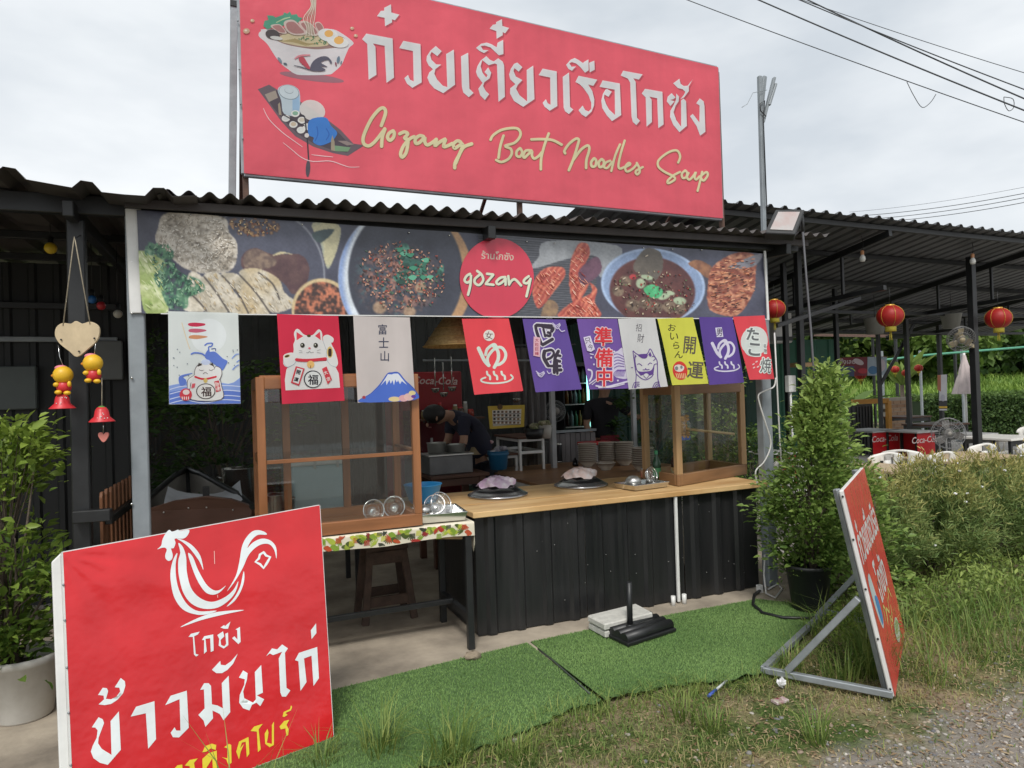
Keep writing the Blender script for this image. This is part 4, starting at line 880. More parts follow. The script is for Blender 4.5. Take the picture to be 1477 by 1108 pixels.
for i, (lb, bg, q) in enumerate(FL):
    ztop = Y(*q[0], YFL).z; ph = i * 1.9
    def fn(px, py, lift, ztop=ztop, ph=ph):
        p = Y(px, py, YFL); t = max(0, min(1.2, (ztop - p.z) / .5))
        return (p.x, p.y - lift - .010 * t - (.010 * math.sin(p.x * 16 + ph) + .005 * math.sin(p.x * 31 + ph * 2)) * t ** .8, p.z)
    t = thing('cloth_flag', lb, 'flag', Y(*q[0], YFL), 'cloth flags hung under the food banner')
    base = Art(fn, first=0, maxedge=2.2)
    n = 16; pts = [bil(q, a_ / n, b_ / n) for b_ in range(n + 1) for a_ in range(n + 1)]; tr = []
    for b_ in range(n):
        for a_ in range(n): k = b_ * (n + 1) + a_; tr += [(k, k + 1, k + n + 2), (k, k + n + 2, k + n + 1)]
    base.tri(pts, tr, bg); o = base.build('cloth', M_cloth, t)
    for pl in o.data.polygons: pl.use_smooth = True
    ar = Art(fn, gap=.00008, first=.0007, maxedge=2.2); ar.q = q; ARTS.append((ar, t))
def cat_sit(a, c):
    pass
# 1 lucky cat with waves
a = ARTS[0][0].frame(240, 440, 7.391); BL = '6a84d2'; BL2 = '8ea6e0'
a.ell(450, 330, 190, 185, 'eaeff0')
for y, c in ((208, 'cf3f5c'), (272, 'cc6a80'), (340, 'd79a72')): a.poly([(235 + (y - 208) * .1, y - 10), (300, y - 20), (400, y - 12), (415 + (y - 208) * .2, y), (400, y + 12), (320, y + 24), (245, y + 14)], c, True)
a.stroke([(165, 190), (190, 280), (225, 400), (250, 470)], 8, 'e3cfae')
a.poly([(30, 862), (80, 850), (150, 838), (260, 805), (430, 815), (600, 832), (660, 842), (720, 825), (783, 778), (789, 1050), (32, 1056)], BL2); a.poly([(31, 930), (200, 900), (400, 950), (600, 900), (787, 930), (789, 1050), (32, 1056)], BL)
for y in (880, 930, 985, 1030): a.stroke([(40, y + 20), (200, y - 15), (400, y + 15), (600, y - 20), (785, y - 10)], 9, 'd5def2')
a.poly([(130, 790), (160, 750), (280, 725), (240, 745), (180, 770), (210, 800), (200, 850), (150, 860)], BL, True); a.poly([(410, 540), (440, 480), (460, 500), (520, 500), (600, 570), (650, 600), (630, 650), (590, 700), (520, 640), (430, 580)], BL, True)
a.stroke([(265, 525), (300, 510), (380, 520), (430, 560)], 16, BL); a.stroke([(410, 430), (440, 410), (490, 410), (480, 440), (450, 450), (455, 500)], 14, BL); a.stroke([(480, 470), (520, 465), (525, 490)], 9, '42589a')
for p in ([(700, 570), (740, 530), (770, 525)], [(750, 610), (775, 590)], [(705, 690), (740, 655), (770, 640)]): a.stroke(p, 12, BL2)
for k in range(16): a.ell(random.choice([60, 110, 200, 590, 640, 700, 720]) + random.random() * 40, 460 + random.random() * 330, 6, 6, '7c8894')
OUT = '6b5f60'
a.poly([(262, 1010), (255, 860), (300, 760), (540, 770), (590, 860), (588, 1010)], OUT, True); a.poly([(268, 1005), (262, 862), (304, 766), (536, 776), (584, 864), (582, 1005)], 'e6e6e4', True)
a.poly([(296, 740), (310, 670), (360, 625), (470, 630), (530, 690), (535, 770), (400, 790), (310, 770)], OUT, True); a.poly([(302, 738), (316, 674), (362, 632), (468, 636), (524, 692), (528, 764), (400, 782), (316, 764)], 'ecebe9', True)
a.poly([(332, 660), (345, 615), (385, 640)], '4d4644'); a.poly([(465, 640), (490, 612), (508, 655)], '4d4644'); a.ell(420, 610, 50, 30, 'c9d3ec')
a.poly([(505, 690), (530, 655), (580, 680), (590, 740), (560, 800), (530, 780)], 'e6e6e4', True); a.stroke([(505, 690), (530, 655), (580, 680), (590, 740), (565, 800)], 6, OUT)
a.poly([(225, 880), (230, 800), (290, 750), (310, 775), (260, 830), (250, 890)], 'e6e6e4', True); a.stroke([(225, 880), (230, 800), (290, 752)], 6, OUT)
a.stroke([(305, 765), (400, 790), (530, 765)], 20, 'd8404c'); a.ell(417, 805, 22, 26, 'd6bf72')
for p in ([(350, 690), (370, 700), (395, 695)], [(455, 690), (475, 700), (495, 690)], [(390, 735), (415, 720), (440, 735)]): a.stroke(p, 5, OUT)
a.ell(420, 920, 103, 84, '4b3f3f'); a.ell(420, 920, 93, 75, 'e6e4e0'); a.text('福', 425, 925, 105, '4b3a3a', 0, 1.05, .02)
a.poly([(510, 815), (560, 805), (580, 915), (530, 930)], 'c94a55'); a.text('開', 538, 850, 44, 'f0e6e0', .15, 1, .01); a.text('運', 550, 893, 40, 'f0e6e0', .15, 1, .01); a.poly([(275, 840), (310, 835), (300, 880), (265, 890)], 'd6606a')
a.ell(208, 955, 65, 65, 'd64a55'); a.ell(212, 930, 36, 28, 'ecdcd8')
for k in range(4): a.stroke([(170 + 22 * k, 980), (172 + 22 * k, 1005)], 10, 'f0e2de', False)
# 2 big lucky cat
a = ARTS[1][0].frame(395, 450, 7.914); WC = 'e4e6e4'
a.poly([(130, 897), (122, 780), (140, 660), (170, 610), (240, 560), (600, 560), (700, 620), (740, 700), (755, 865)], WC)
a.poly([(225, 430), (222, 370), (240, 320), (228, 250), (250, 202), (285, 200), (350, 262), (440, 265), (500, 205), (530, 208), (552, 250), (555, 320), (595, 420), (600, 500), (580, 535), (250, 540), (222, 480)], WC, True)
a.poly([(258, 325), (258, 230), (335, 278)], 'e24a5a'); a.poly([(468, 275), (525, 225), (535, 322)], 'e24a5a'); a.ell(400, 274, 22, 16, '5a4a2a')
a.poly([(105, 540), (115, 490), (200, 465), (260, 490), (265, 540), (230, 600), (150, 632), (108, 600)], WC, True); a.ell(150, 506, 34, 18, 'd9c48a', -.3); a.ell(148, 507, 26, 12, '4a3c2c', -.3)
a.poly([(560, 320), (570, 275), (620, 262), (680, 300), (675, 345), (655, 360), (700, 450), (730, 560), (725, 610), (690, 630), (610, 590), (595, 450)], WC, True); a.ell(640, 460, 34, 66, 'dcc078'); a.poly([(622, 430), (640, 418), (658, 430), (658, 500), (640, 510), (622, 500)], '4a3a34', True)
for p in ([(605, 420), (600, 520), (640, 600), (710, 632)], [(105, 545), (118, 600), (155, 630), (230, 600)], [(262, 545), (225, 600), (150, 640)], [(560, 330), (595, 430)]): a.stroke(p, 4, '9fa8b4')
for cx in (326, 477): a.ell(cx, 382, 26, 28, '4f4d44'); a.ell(cx, 378, 16, 18, '2e2c2a'); a.ell(cx - 6, 376, 7, 9, 'dfe0d0')
a.ell(405, 415, 14, 11, 'd9707c'); a.stroke([(370, 462), (390, 466), (405, 450), (425, 466), (455, 460)], 4, '8a8a8a')
for p in ([(285, 440), (320, 445)], [(285, 465), (325, 462)], [(490, 440), (530, 430)], [(490, 460), (530, 470)]): a.stroke(p, 4, '9a9a9a', False)
a.stroke([(252, 545), (330, 553), (450, 550), (592, 535)], 34, 'd2404f'); a.ell(418, 600, 42, 42, 'e8bd78'); a.stroke([(418, 615), (418, 640)], 10, '9a6a3a', False)
a.poly([(248, 620), (350, 648), (285, 845), (190, 810)], 'd04852'); a.poly([(262, 640), (330, 658), (278, 822), (212, 800)], WC); a.text('開', 278, 690, 52, '35333a', .25, 1, .03); a.text('運', 252, 775, 52, '35333a', .25, 1, .03)
a.poly([(548, 650), (600, 622), (662, 770), (615, 828)], 'd04852'); a.text('大', 590, 695, 45, 'f2e8e4', -.4, 1, .02); a.text('吉', 622, 765, 45, 'f2e8e4', -.4, 1, .02)
a.ell(443, 768, 104, 100, '3a3a40'); a.ell(445, 770, 93, 89, WC); a.text('福', 445, 775, 118, '34343a', .03, 1, .02)
# 3 mountain
a = ARTS[2][0].frame(505, 450, 7.91)
for ch, y in (('富', 200), ('士', 350), ('山', 505)): a.text(ch, 370 + (y - 200) * .08, y, 118, '4a4e63', 0, .92, .008)
a.poly([(105, 1030), (230, 930), (340, 820), (420, 705), (470, 690), (545, 690), (620, 780), (735, 890), (735, 1003)], '4a63bd', True)
a.poly([(112, 1030), (235, 935), (345, 825), (425, 712), (470, 702), (540, 700), (610, 780), (730, 900), (733, 1000)], '5a7bd6', True)
a.poly([(345, 845), (400, 760), (430, 710), (470, 715), (495, 705), (540, 705), (590, 770), (640, 835), (580, 790), (560, 825), (540, 780), (525, 805), (510, 770), (495, 835), (480, 780), (460, 820), (445, 775), (415, 835), (405, 780)], 'e8ebf0')
for cx, cy, rx, ry, c in ((500, 995, 65, 28, 'efd8a0'), (600, 985, 55, 38, 'e9b3b6'), (660, 970, 60, 42, 'f0c8c0'), (700, 925, 42, 26, 'f2dfa6'), (715, 965, 28, 18, '7a4aa8')): a.ell(cx, cy, rx, ry, c)
a.ell(155, 975, 20, 18, 'b04a58')
def spa(a, dx, dy, k, c):
    T_ = lambda p: [(dx + x * k, dy + y * k) for x, y in p]
    a.stroke(T_([(245, 385), (275, 450), (320, 540), (372, 595)]), 44 * k, c); a.stroke(T_([(330, 470), (350, 400), (420, 345), (450, 360), (455, 400)]), 34 * k, c)
    a.stroke(T_([(365, 590), (355, 500), (430, 400), (510, 380), (560, 450), (545, 530), (490, 580), (440, 585)]), 34 * k, c); a.stroke(T_([(410, 350), (470, 420), (475, 520), (430, 620)]), 38 * k, c)
    for x0 in (345, 425, 510): a.stroke(T_([(x0, 665), (x0 + 8, 700), (x0 + 35, 720), (x0 + 38, 760)]), 24 * k, c)
    a.stroke(T_([(330, 735), (275, 760), (300, 790), (420, 805), (560, 790), (640, 745), (615, 705)]), 20 * k, c)
a = ARTS[3][0].frame(660, 455, 8.206); CW = 'dff0e4'; spa(a, 0, 0, 1, CW); a.ell(370, 238, 66, 66, 'ecf0e8'); a.text('女', 370, 238, 92, '7a4a50', .03, 1, .0)
# 5 black characters
a = ARTS[4][0]
for ol, c in ((30, 'ebe6ee'), (0, '4b4350')):
    for p, w in (([(920, 120), (935, 200), (985, 340)], 34), ([(930, 115), (1110, 125)], 38), ([(1000, 130), (1120, 150), (1105, 190)], 40), ([(1010, 160), (1030, 250)], 26), ([(1060, 200), (1090, 215), (1085, 245), (1045, 235)], 30), ([(995, 350), (1120, 280)], 38),
                 ([(1020, 420), (1010, 500), (1060, 600)], 42), ([(1020, 425), (1100, 410), (1130, 450), (1095, 500), (1050, 520)], 30), ([(1190, 420), (1140, 520), (1130, 680)], 40), ([(1150, 470), (1215, 480)], 30), ([(1140, 530), (1210, 545)], 34), ([(1070, 600), (1215, 600)], 30), ([(1120, 650), (1225, 645)], 36), ([(1165, 560), (1170, 690)], 34)):
        a.frame(660, 455, 8.206).stroke(p, w + ol, c)
a.poly([(895, 250), (972, 265), (965, 495), (892, 478)], 'e7b9c4')
for k in range(4): a.text('大粒巨峰'[k], 932, 295 + k * 52, 42, 'b03a52', .03, 1, .01)
for dx, dy, f_ in ((1120, 90, 1), (920, 660, -1)):
    for k in range(3): a.stroke([(dx + 10 * k, dy + (k * 20 if f_ > 0 else k * 22)), (dx + 40 + 8 * k, dy + 30 + k * 20), (dx + 85 + 4 * k, dy + 5 + k * 10)], 10, 'dcd4ea')
a.stroke([(1190, 150), (1225, 190), (1265, 180)], 11, 'dcd4ea'); a.stroke([(1040, 660), (1060, 690), (1080, 680)], 10, 'dcd4ea')
# 6 red characters and waves
a = ARTS[5][0].frame(830, 450, 9.236)
a.poly([(480, 700), (490, 560), (560, 520), (620, 480), (640, 600), (660, 720), (690, 880), (560, 880), (500, 830)], 'ded8ea', True)
for k in range(10): a.stroke([(490 + k * 16, 860), (520 + k * 14, 800), (560 + k * 12, 770)], 7, '7d5fab')
for k in range(5): a.stroke([(510, 570 + k * 45), (560, 560 + k * 40), (640, 600 + k * 32)], 9, '7d5fab')
for p, w in (([(150, 770), (200, 790), (200, 860), (165, 920)], 24), ([(160, 960), (270, 890)], 16), ([(200, 970), (300, 900)], 12), ([(260, 985), (400, 1000), (560, 960), (690, 925)], 22), ([(300, 1010), (480, 1000), (640, 960)], 14), ([(180, 560), (230, 570)], 14)): a.stroke(p, w, 'e8e2f0')
for cx, cy in ((195, 610), (235, 700), (555, 915), (510, 530), (300, 570)): a.ell(cx, cy, 13, 13, 'e8e2f0')
for ch, y in (('準', 330), ('備', 610), ('中', 870)): a.otext(ch, 370 + (y - 600) * .02, y, 240, 'e4484f', 'f2dfe4', 1.9, 0, .95)
for ch, y in (('準', 330), ('備', 610), ('中', 870)): [a.text(ch, 370 + (y - 600) * .02, y, 240, 'e4484f', 0, .95, 0, off=(.55 * dx_, .55 * dy_)) for dx_ in (-1, 1) for dy_ in (-1, 1)]
a.poly([(92, 342), (185, 318), (248, 500), (190, 535), (138, 520)], 'e6dfee'); a.text('只', 150, 385, 75, '3c3448', -.2, 1, .005); a.text('今', 185, 470, 75, '3c3448', -.2, 1, .005)
# 7 line-drawn cat
a = ARTS[6][0].frame(830, 450, 9.236); PU = '6c4f96'
a.text('招', 845, 210, 100, '55525c', .1, .8, -.004); a.text('財', 870, 350, 115, '55525c', .1, .75, -.004)
for p in ([(765, 525), (780, 640), (800, 780), (810, 850), (795, 1015)], [(768, 520), (840, 570), (950, 560), (990, 492), (1040, 580), (1080, 650), (1085, 760), (1090, 900), (1115, 1000)], [(790, 600), (800, 700), (830, 790), (920, 800), (1010, 780), (1045, 700)], [(815, 830), (870, 880), (930, 905), (1000, 870), (1030, 830)]): a.stroke(p, 12, PU)
a.poly([(800, 760), (840, 790), (920, 805), (1000, 790), (1045, 720), (1030, 830), (980, 850), (930, 830), (870, 850)], PU); a.ell(938, 850, 32, 30, 'dcdcdc'); a.stroke([(905, 850), (938, 885), (970, 850)], 8, PU)
a.poly([(835, 568), (950, 562), (945, 610), (905, 622), (865, 605)], PU, True); a.poly([(785, 560), (815, 590), (795, 615)], PU); a.poly([(965, 570), (990, 530), (1010, 580), (990, 600)], PU)
for p in ([(825, 700), (850, 690), (885, 715)], [(960, 705), (985, 680), (1010, 690)], [(895, 770), (925, 770), (930, 750), (940, 772), (975, 765)], [(1010, 600), (1030, 590), (1060, 620), (1030, 650)], [(1050, 695), (1085, 690)], [(735, 742), (760, 740)]): a.stroke(p, 9, PU)
for cx in (830, 1080):
    for r in (80, 52, 25): a.stroke([(cx - r * (1 if cx < 900 else .8), 1010), (cx - r * .6 + (0 if cx < 900 else 20), 1000 - r * .7), (cx + (20 if cx < 900 else 25), 1015 - r)], 10, PU)
# 8 yellow
a = ARTS[7][0].frame(940, 450, 8.206)
for ch, x0, y in (('お', 240, 185), ('い', 265, 290), ('ら', 290, 395), ('ん', 318, 505)): a.text(ch, x0, y, 82, '4a4636', .08, 1.05, .006)
a.text('開', 445, 395, 205, '6a6258', .1, .72, .012); a.text('運', 505, 690, 200, '6a6258', .1, .85, .016)
a.ell(332, 695, 82, 112, 'dc4a44', -.15); a.ell(322, 660, 55, 50, 'e6e2da'); a.ell(292, 668, 18, 24, '8a8f90'); a.ell(345, 655, 14, 20, '8a8f90'); a.stroke([(270, 630), (320, 615), (380, 640)], 14, 'dc4a44')
for k in range(6): a.stroke([(285 + 20 * k, 730), (300 + 18 * k, 785)], 8, 'efd9a0', False)
# 9 purple spa
a = ARTS[8][0].frame(940, 450, 8.206); T2 = lambda p: p
spa(a, 515, 60, .80, 'e3dff0'); a.poly([(748, 188), (825, 182), (842, 296), (765, 300)], 'e3dff0'); a.text('男', 795, 242, 88, '463a5a', .03, .75, .01)
# 10 takoyaki
a = ARTS[9][0].frame(940, 450, 8.206); a.ell(1210, 345, 158, 175, 'dfe6e2', .3); a.ell(1185, 420, 100, 110, 'dfe6e2', .3); 
for ch, x0, y in (('た', 1190, 265), ('こ', 1205, 445)): a.otext(ch, x0, y, 150, '777a7c', 'eaf0ec', 1.6, .1, 1.0, .03)
a.otext('焼', 1335, 635, 180, '777a7c', 'eaf0ec', 1.4, .08, .75, .01); a.poly([(1300, 372), (1348, 370), (1352, 500), (1310, 500)], 'dfe6e2'); a.text('名', 1326, 405, 46, '777a7c', 0, .8, .02); a.text('物', 1330, 462, 46, '777a7c', 0, .8, .02)
for cx, cy in ((1190, 620), (1225, 590), (1195, 660), (1240, 650)): a.ell(cx, cy, 16, 8, 'f0d4d2', -.6)
for a, t in ARTS: a.build('print', M_cloth, t)

# ---------------- red board sign, lower left
BRg, BLg = G(480, 1064, .01), G(106, 1207, .01)
bdir = (BRg - BLg); bdir.z = 0; bdir.normalize(); hN = Vector((bdir.y, -bdir.x, 0))
if hN.dot(CAM - BRg) < 0: hN = -hN
th = R(11); nB = (hN * math.cos(th) + Vector((0, 0, 1)) * math.sin(th)).normalized(); upB = nB.cross(bdir); upB = upB if upB.z > 0 else -upB
board = thing('board_sign', 'large red square board sign with white rooster and Thai words leaning in front', 'sign', (BLg + BRg) / 2 - hN * .2)
M_board = print_mat('board_vinyl', .24, spec=.6, crumple=.30)
c00 = PL(91, 797, BRg, nB); WBd = (PL(461, 729, BRg, nB) - c00).length; HBd = (PL(108, 1206, BRg, nB) - c00).length
def crease(u, v): return .0075 * math.exp(-((v - .10 - .26 * u) / .06) ** 2) * math.sin(PI * min(1, u * 1.15)) + .002 * math.sin(9 * v + 4 * u) * math.sin(PI * u) + .0025 * math.exp(-((u) ** 2 + v * v) * 18) * math.sin(16 * math.atan2(v, u + .01))
def creaseP(p): d = p - c00; return crease(max(0, min(1, d.dot(bdir) / WBd)), max(0, min(1, -d.dot(upB) / HBd)))
def fbd(px, py, lift): p = PL(px, py, BRg, nB); return tuple(p + nB * (lift + creaseP(p)))
bq = [(91, 797), (461, 729), (481, 1063), (108, 1206)]
NU = 90; vv, fq = [], []
for j in range(NU + 1):
    for i in range(NU + 1): p = PL(*bil(bq, i / NU, j / NU), BRg, nB); vv.append(tuple(p + nB * creaseP(p)))
for j in range(NU):
    for i in range(NU): q = j * (NU + 1) + i; fq.append((q, q + NU + 1, q + NU + 2, q + 1))
RB = (.62, .016, .022)
raw_mesh('vinyl_sheet', vv, fq, M_board, board, True, np.tile(RB, (len(vv), 1)))
a = Art(fbd, first=.0010, gap=.00006, maxedge=7); WB = (.78, .83, .84)
for fr, ps in (((120, 960, 7.487), [
    [(165, 558), (210, 580), (225, 620), (165, 780), (160, 840), (200, 900), (305, 965), (295, 600), (385, 495), (405, 910), (265, 1072), (180, 1050), (110, 1000), (82, 930), (100, 870), (145, 780), (155, 700), (130, 670), (92, 668)],
    [(210, 240), (255, 245), (270, 275), (245, 360), (300, 365), (360, 335), (400, 280), (390, 240), (340, 235), (405, 135), (450, 170), (455, 220), (430, 300), (370, 370), (300, 415), (230, 428), (165, 420), (225, 365), (220, 325), (160, 318)],
    [(512, 552), (570, 445), (768, 385), (785, 795), (700, 898), (675, 515)]]),
    ((225, 930, 6.224), [
    [(82, 542), (130, 458), (275, 412), (292, 745), (205, 832), (150, 830), (130, 790), (165, 740), (180, 770), (218, 770), (210, 488)],
    [(395, 405), (430, 345), (470, 345), (492, 370), (500, 535), (550, 545), (598, 570), (588, 345), (650, 278), (665, 605), (605, 678), (570, 620), (505, 590), (510, 660), (442, 738), (425, 680), (378, 630), (435, 570), (428, 400)],
    [(500, 225), (575, 145), (580, 180), (620, 185), (670, 150), (732, 80), (690, 170), (640, 225), (590, 255), (540, 255)],
    [(742, 295), (780, 230), (820, 255), (815, 310), (780, 420), (790, 480), (870, 520), (895, 490), (885, 245), (942, 182), (958, 430), (905, 455), (970, 490), (935, 552), (900, 520), (860, 540), (838, 590), (780, 570), (745, 520), (750, 450), (790, 360), (795, 310)]]),
    ((340, 880, 6.157), [
    [(268, 410), (320, 340), (365, 350), (410, 305), (462, 340), (435, 380), (450, 690), (485, 715), (445, 770), (410, 768), (395, 730), (380, 430), (410, 370), (330, 400), (300, 385)],
    [(525, 445), (560, 380), (722, 328), (738, 605), (690, 675), (672, 405), (605, 430), (628, 640), (575, 718), (555, 455)], [(665, 180), (712, 118), (715, 205), (672, 258)]]),
    ((215, 750, 5.54), [
    [(315, 935), (335, 910), (405, 893), (390, 915), (360, 930), (372, 1070), (395, 1078), (375, 1092), (358, 1075), (350, 935)], [(422, 960), (440, 930), (512, 915), (515, 1045), (492, 1055), (488, 945), (450, 950), (460, 1050), (438, 1070), (440, 960)],
    [(545, 920), (590, 890), (600, 930), (570, 960), (575, 1000), (600, 1010), (615, 990), (608, 910), (630, 900), (632, 1000), (595, 1028), (555, 1005), (560, 950)], [(570, 860), (600, 840), (605, 850), (650, 812), (630, 870), (600, 870)], [(690, 875), (725, 855), (730, 975), (712, 992), (662, 945), (680, 930), (705, 955), (703, 880)]])):
    a.frame(*fr)
    for p in ps: a.poly(p, WB)
YE = (.78, .62, .05)
for fr, ps in (((225, 930, 6.224), [[(258, 1085), (300, 1035), (375, 1020), (340, 1060), (360, 1180), (320, 1210), (300, 1090)], [(415, 1025), (470, 975), (545, 950), (548, 1130), (512, 1150), (505, 1020), (450, 1110), (455, 1180), (420, 1150)],
    [(415, 965), (440, 910), (500, 888), (540, 900), (535, 945), (490, 930), (450, 960)], [(590, 1010), (640, 1020), (640, 930), (610, 920), (655, 890), (675, 900), (678, 1060), (650, 1080), (630, 1030)],
    [(720, 960), (745, 870), (830, 828), (838, 980), (815, 1010), (805, 870), (770, 880), (755, 930), (790, 890), (760, 960), (745, 1030)], [(848, 775), (880, 735), (958, 710), (920, 760), (940, 940), (915, 965), (905, 780)],
    [(975, 800), (1000, 755), (1010, 790), (995, 880), (1040, 890), (1040, 720), (1058, 690), (1058, 900), (1020, 920), (980, 890)], [(160, 1115), (190, 1082), (235, 1075), (240, 1220), (205, 1240), (200, 1110)]]),
    ((340, 880, 6.157), [[(388, 1035), (430, 985), (475, 975), (450, 1020), (470, 1060), (465, 1108), (450, 1120), (440, 1050), (400, 1060)], [(415, 945), (425, 905), (480, 880), (490, 845), (500, 860), (490, 890), (440, 915), (460, 930), (430, 950)]])):
    a.frame(*fr)
    for p in ps: a.poly(p, YE)
a.build('lettering', M_board, board)
a = Art(fbd, first=.0010, gap=.00006, maxedge=7).frame(215, 750, 5.54)
for p in ([(65, 235), (95, 205), (105, 160), (130, 110), (160, 80), (185, 95), (230, 78), (245, 90), (318, 80), (305, 125), (270, 150), (205, 150), (210, 185), (195, 225), (175, 230), (188, 280), (180, 315), (155, 328), (132, 310), (128, 280), (140, 240), (125, 222), (95, 225)],
          [(220, 150), (280, 165), (350, 210), (410, 290), (432, 400), (400, 330), (330, 235), (270, 180)],
          [(232, 185), (270, 220), (295, 300), (300, 420), (330, 540), (400, 620), (500, 655), (600, 620), (670, 560), (710, 490), (690, 570), (640, 640), (550, 700), (440, 710), (340, 670), (270, 580), (235, 450), (232, 330), (248, 260)],
          [(310, 265), (350, 300), (390, 400), (450, 510), (510, 560), (560, 560), (610, 525), (560, 580), (500, 598), (440, 570), (380, 480), (335, 360)],
          [(225, 265), (210, 360), (215, 480), (245, 580), (310, 680), (400, 730), (540, 725), (460, 755), (370, 755), (270, 715), (200, 620), (170, 500), (170, 400), (195, 310)],
          [(620, 570), (690, 450), (720, 340), (740, 220), (770, 150), (820, 95), (870, 82), (920, 95), (940, 118), (870, 120), (820, 160), (785, 225), (830, 180), (900, 150), (970, 165), (1015, 220), (1018, 310), (1000, 240), (960, 195), (900, 195), (840, 230), (790, 290), (750, 380), (690, 480)],
          [(755, 410), (758, 480), (730, 570), (680, 650), (620, 692), (680, 620), (725, 530)], [(248, 858), (400, 780), (550, 735), (760, 720), (600, 755), (420, 800)]): a.poly(p, WB, True)
a.stroke([(915, 258), (935, 285), (968, 297), (950, 330), (935, 355), (915, 385), (888, 355), (850, 335), (878, 308), (885, 278)], 19, WB, False, True)
for p in ([(520, 250), (523, 350)], [(545, 600), (547, 620)]): a.stroke(p, 5, 'f0c0b8', False)
a.build('rooster_emblem', M_board, board)
# board thickness (white wrapped edge), rivets, A-frame legs behind
cs = [PL(*p, BRg, nB) for p in bq]; DB = .045
for (i, j) in ((0, 1), (1, 2), (2, 3), (3, 0)):
    MB().prism([cs[i] - nB * .002, cs[j] - nB * .002, cs[j] - nB * DB, cs[i] - nB * DB], (nB.cross(cs[j] - cs[i]).normalized()) * .004).build('white_edge', M_white, board)
ex = PL(91, 797, BRg, nB) - nB * .03; ey = PL(108, 1206, BRg, nB) - nB * .03; lat = -bdir
MB().prism([ex + lat * .002, ex + lat * .035 - upB * .03, ey + lat * .035, ey + lat * .002], -nB * .02).build('folded_flap', M_white, board, bevel=.004)
for t_ in (.12, .25, .42, .58, .76, .9): MB().ball(cs[0].lerp(cs[3], t_) + nB * .001 + lat * .004, .005, 6, 4).build('rivet', M_steel, board)
for k in (0, 1):
    e = (cs[0] if k == 0 else cs[1]); part_bar('support_leg', e - nB * .06 - upB * .25 + bdir * (.05 if k == 0 else -.05), (BLg if k == 0 else BRg) - hN * .52 + bdir * (.05 if k == 0 else -.05), .03, .03, M_steel, board)
for k in (.03, .97): part_bar('frame_bar', cs[3].lerp(cs[2], k) - nB * .03, cs[0].lerp(cs[1], k) - nB * .03, .028, .028, M_steel, board)
for k in (.03, .5, .97): part_bar('frame_bar', cs[0].lerp(cs[3], k) - nB * .031 + bdir * .03, cs[1].lerp(cs[2], k) - nB * .031 - bdir * .03, .026, .026, M_steel, board)

# ---------------- A-frame sign on the right
NB_, FBt = G(1291, 1006, .01), None
tn = D(1217, 707, 3.50); tf = G(1246, 674, tn.z)
wd = (tf - tn); wd.z = 0; FBt = NB_ + wd
e1 = (FBt - NB_).normalized(); e2 = (tn - NB_); nA = e1.cross(e2).normalized()
if nA.dot(CAM - NB_) < 0: nA = -nA
side = thing('a_frame_sign', 'red board sign with white edge on a grey tube frame, seen almost edge-on', 'sign', (NB_ + FBt) / 2)
LA = (FBt - NB_).length; HA = e2.length
def onA(u, v, d=0.0): return NB_ + e1 * (u * LA) + e2 * v + nA * d
NBv = [onA(u, v, .0006) for u, v in ((0, 0), (1, 0), (1, 1), (0, 1))]
raw_mesh('vinyl_sheet', [tuple(p) for p in NBv], [(0, 1, 2, 3)], M_board, side, False, np.tile((.62, .045, .05), (4, 1)))
MB().prism([onA(0, 0), onA(1, 0), onA(1, 1), onA(0, 1)], nA * -.026).build('backing', M_white, side, bevel=.006)
def fA(px, py, lift): return tuple(onA(px, 1 - py, .0006 + lift))
a = Art(fA, gap=.0002, first=.0004)
a.text('ก๋วยเตี๋ยวเรือ', .50, .27, .21, (.7, .72, .72), 0, .80, .02); a.text('โกซัง', .55, .54, .22, (.7, .72, .72), 0, .9, .02)
a.poly([(.05, .47), (.14, .44), (.2, .56), (.24, .68), (.16, .72), (.08, .62)], 'c3cdd2', True); a.poly([(.12, .56), (.22, .58), (.24, .68), (.16, .70)], '4684c0', True)
for p in ([(.3, .72), (.34, .66), (.40, .70), (.36, .76), (.44, .70), (.52, .74), (.58, .68)], [(.45, .82), (.50, .76), (.56, .80), (.64, .74)], [(.62, .70), (.70, .66), (.76, .72)]): a.stroke(p, .016, 'd8c878')
a.ell(.66, .88, .12, .06, 'c8cfc0'); a.ell(.66, .865, .09, .03, '9fae80'); a.build('print', M_board, side)
for v in (.04, .28, .52, .76, .97): MB().ball(onA(.0, v) - nA * .012 - e1 * .002, .006, 6, 4).build('rivet', M_black, side)
b1, b2, b3 = G(1101, 966, .022), G(1190, 882, .022), G(1278, 891, .022)
for nm, p, q in (('base_tube', b1, G(1288, 1002, .022)), ('base_tube', b1, b2), ('base_tube', b2, FBt + Vector((0, 0, .02)) - nA * .05), ('brace_tube', G(1135, 968, .04), onA(0, .47, -.06) + e1 * .03), ('brace_tube', G(1178, 889, .04), onA(1, .47, -.06) - e1 * .03)):
    part_bar(nm, p, q, .034, .034, M_steel, side)
for u in (.08, .92): part_bar('frame_bar', onA(u, 0, -.045), onA(u, 1, -.045), .03, .03, M_steel, side)
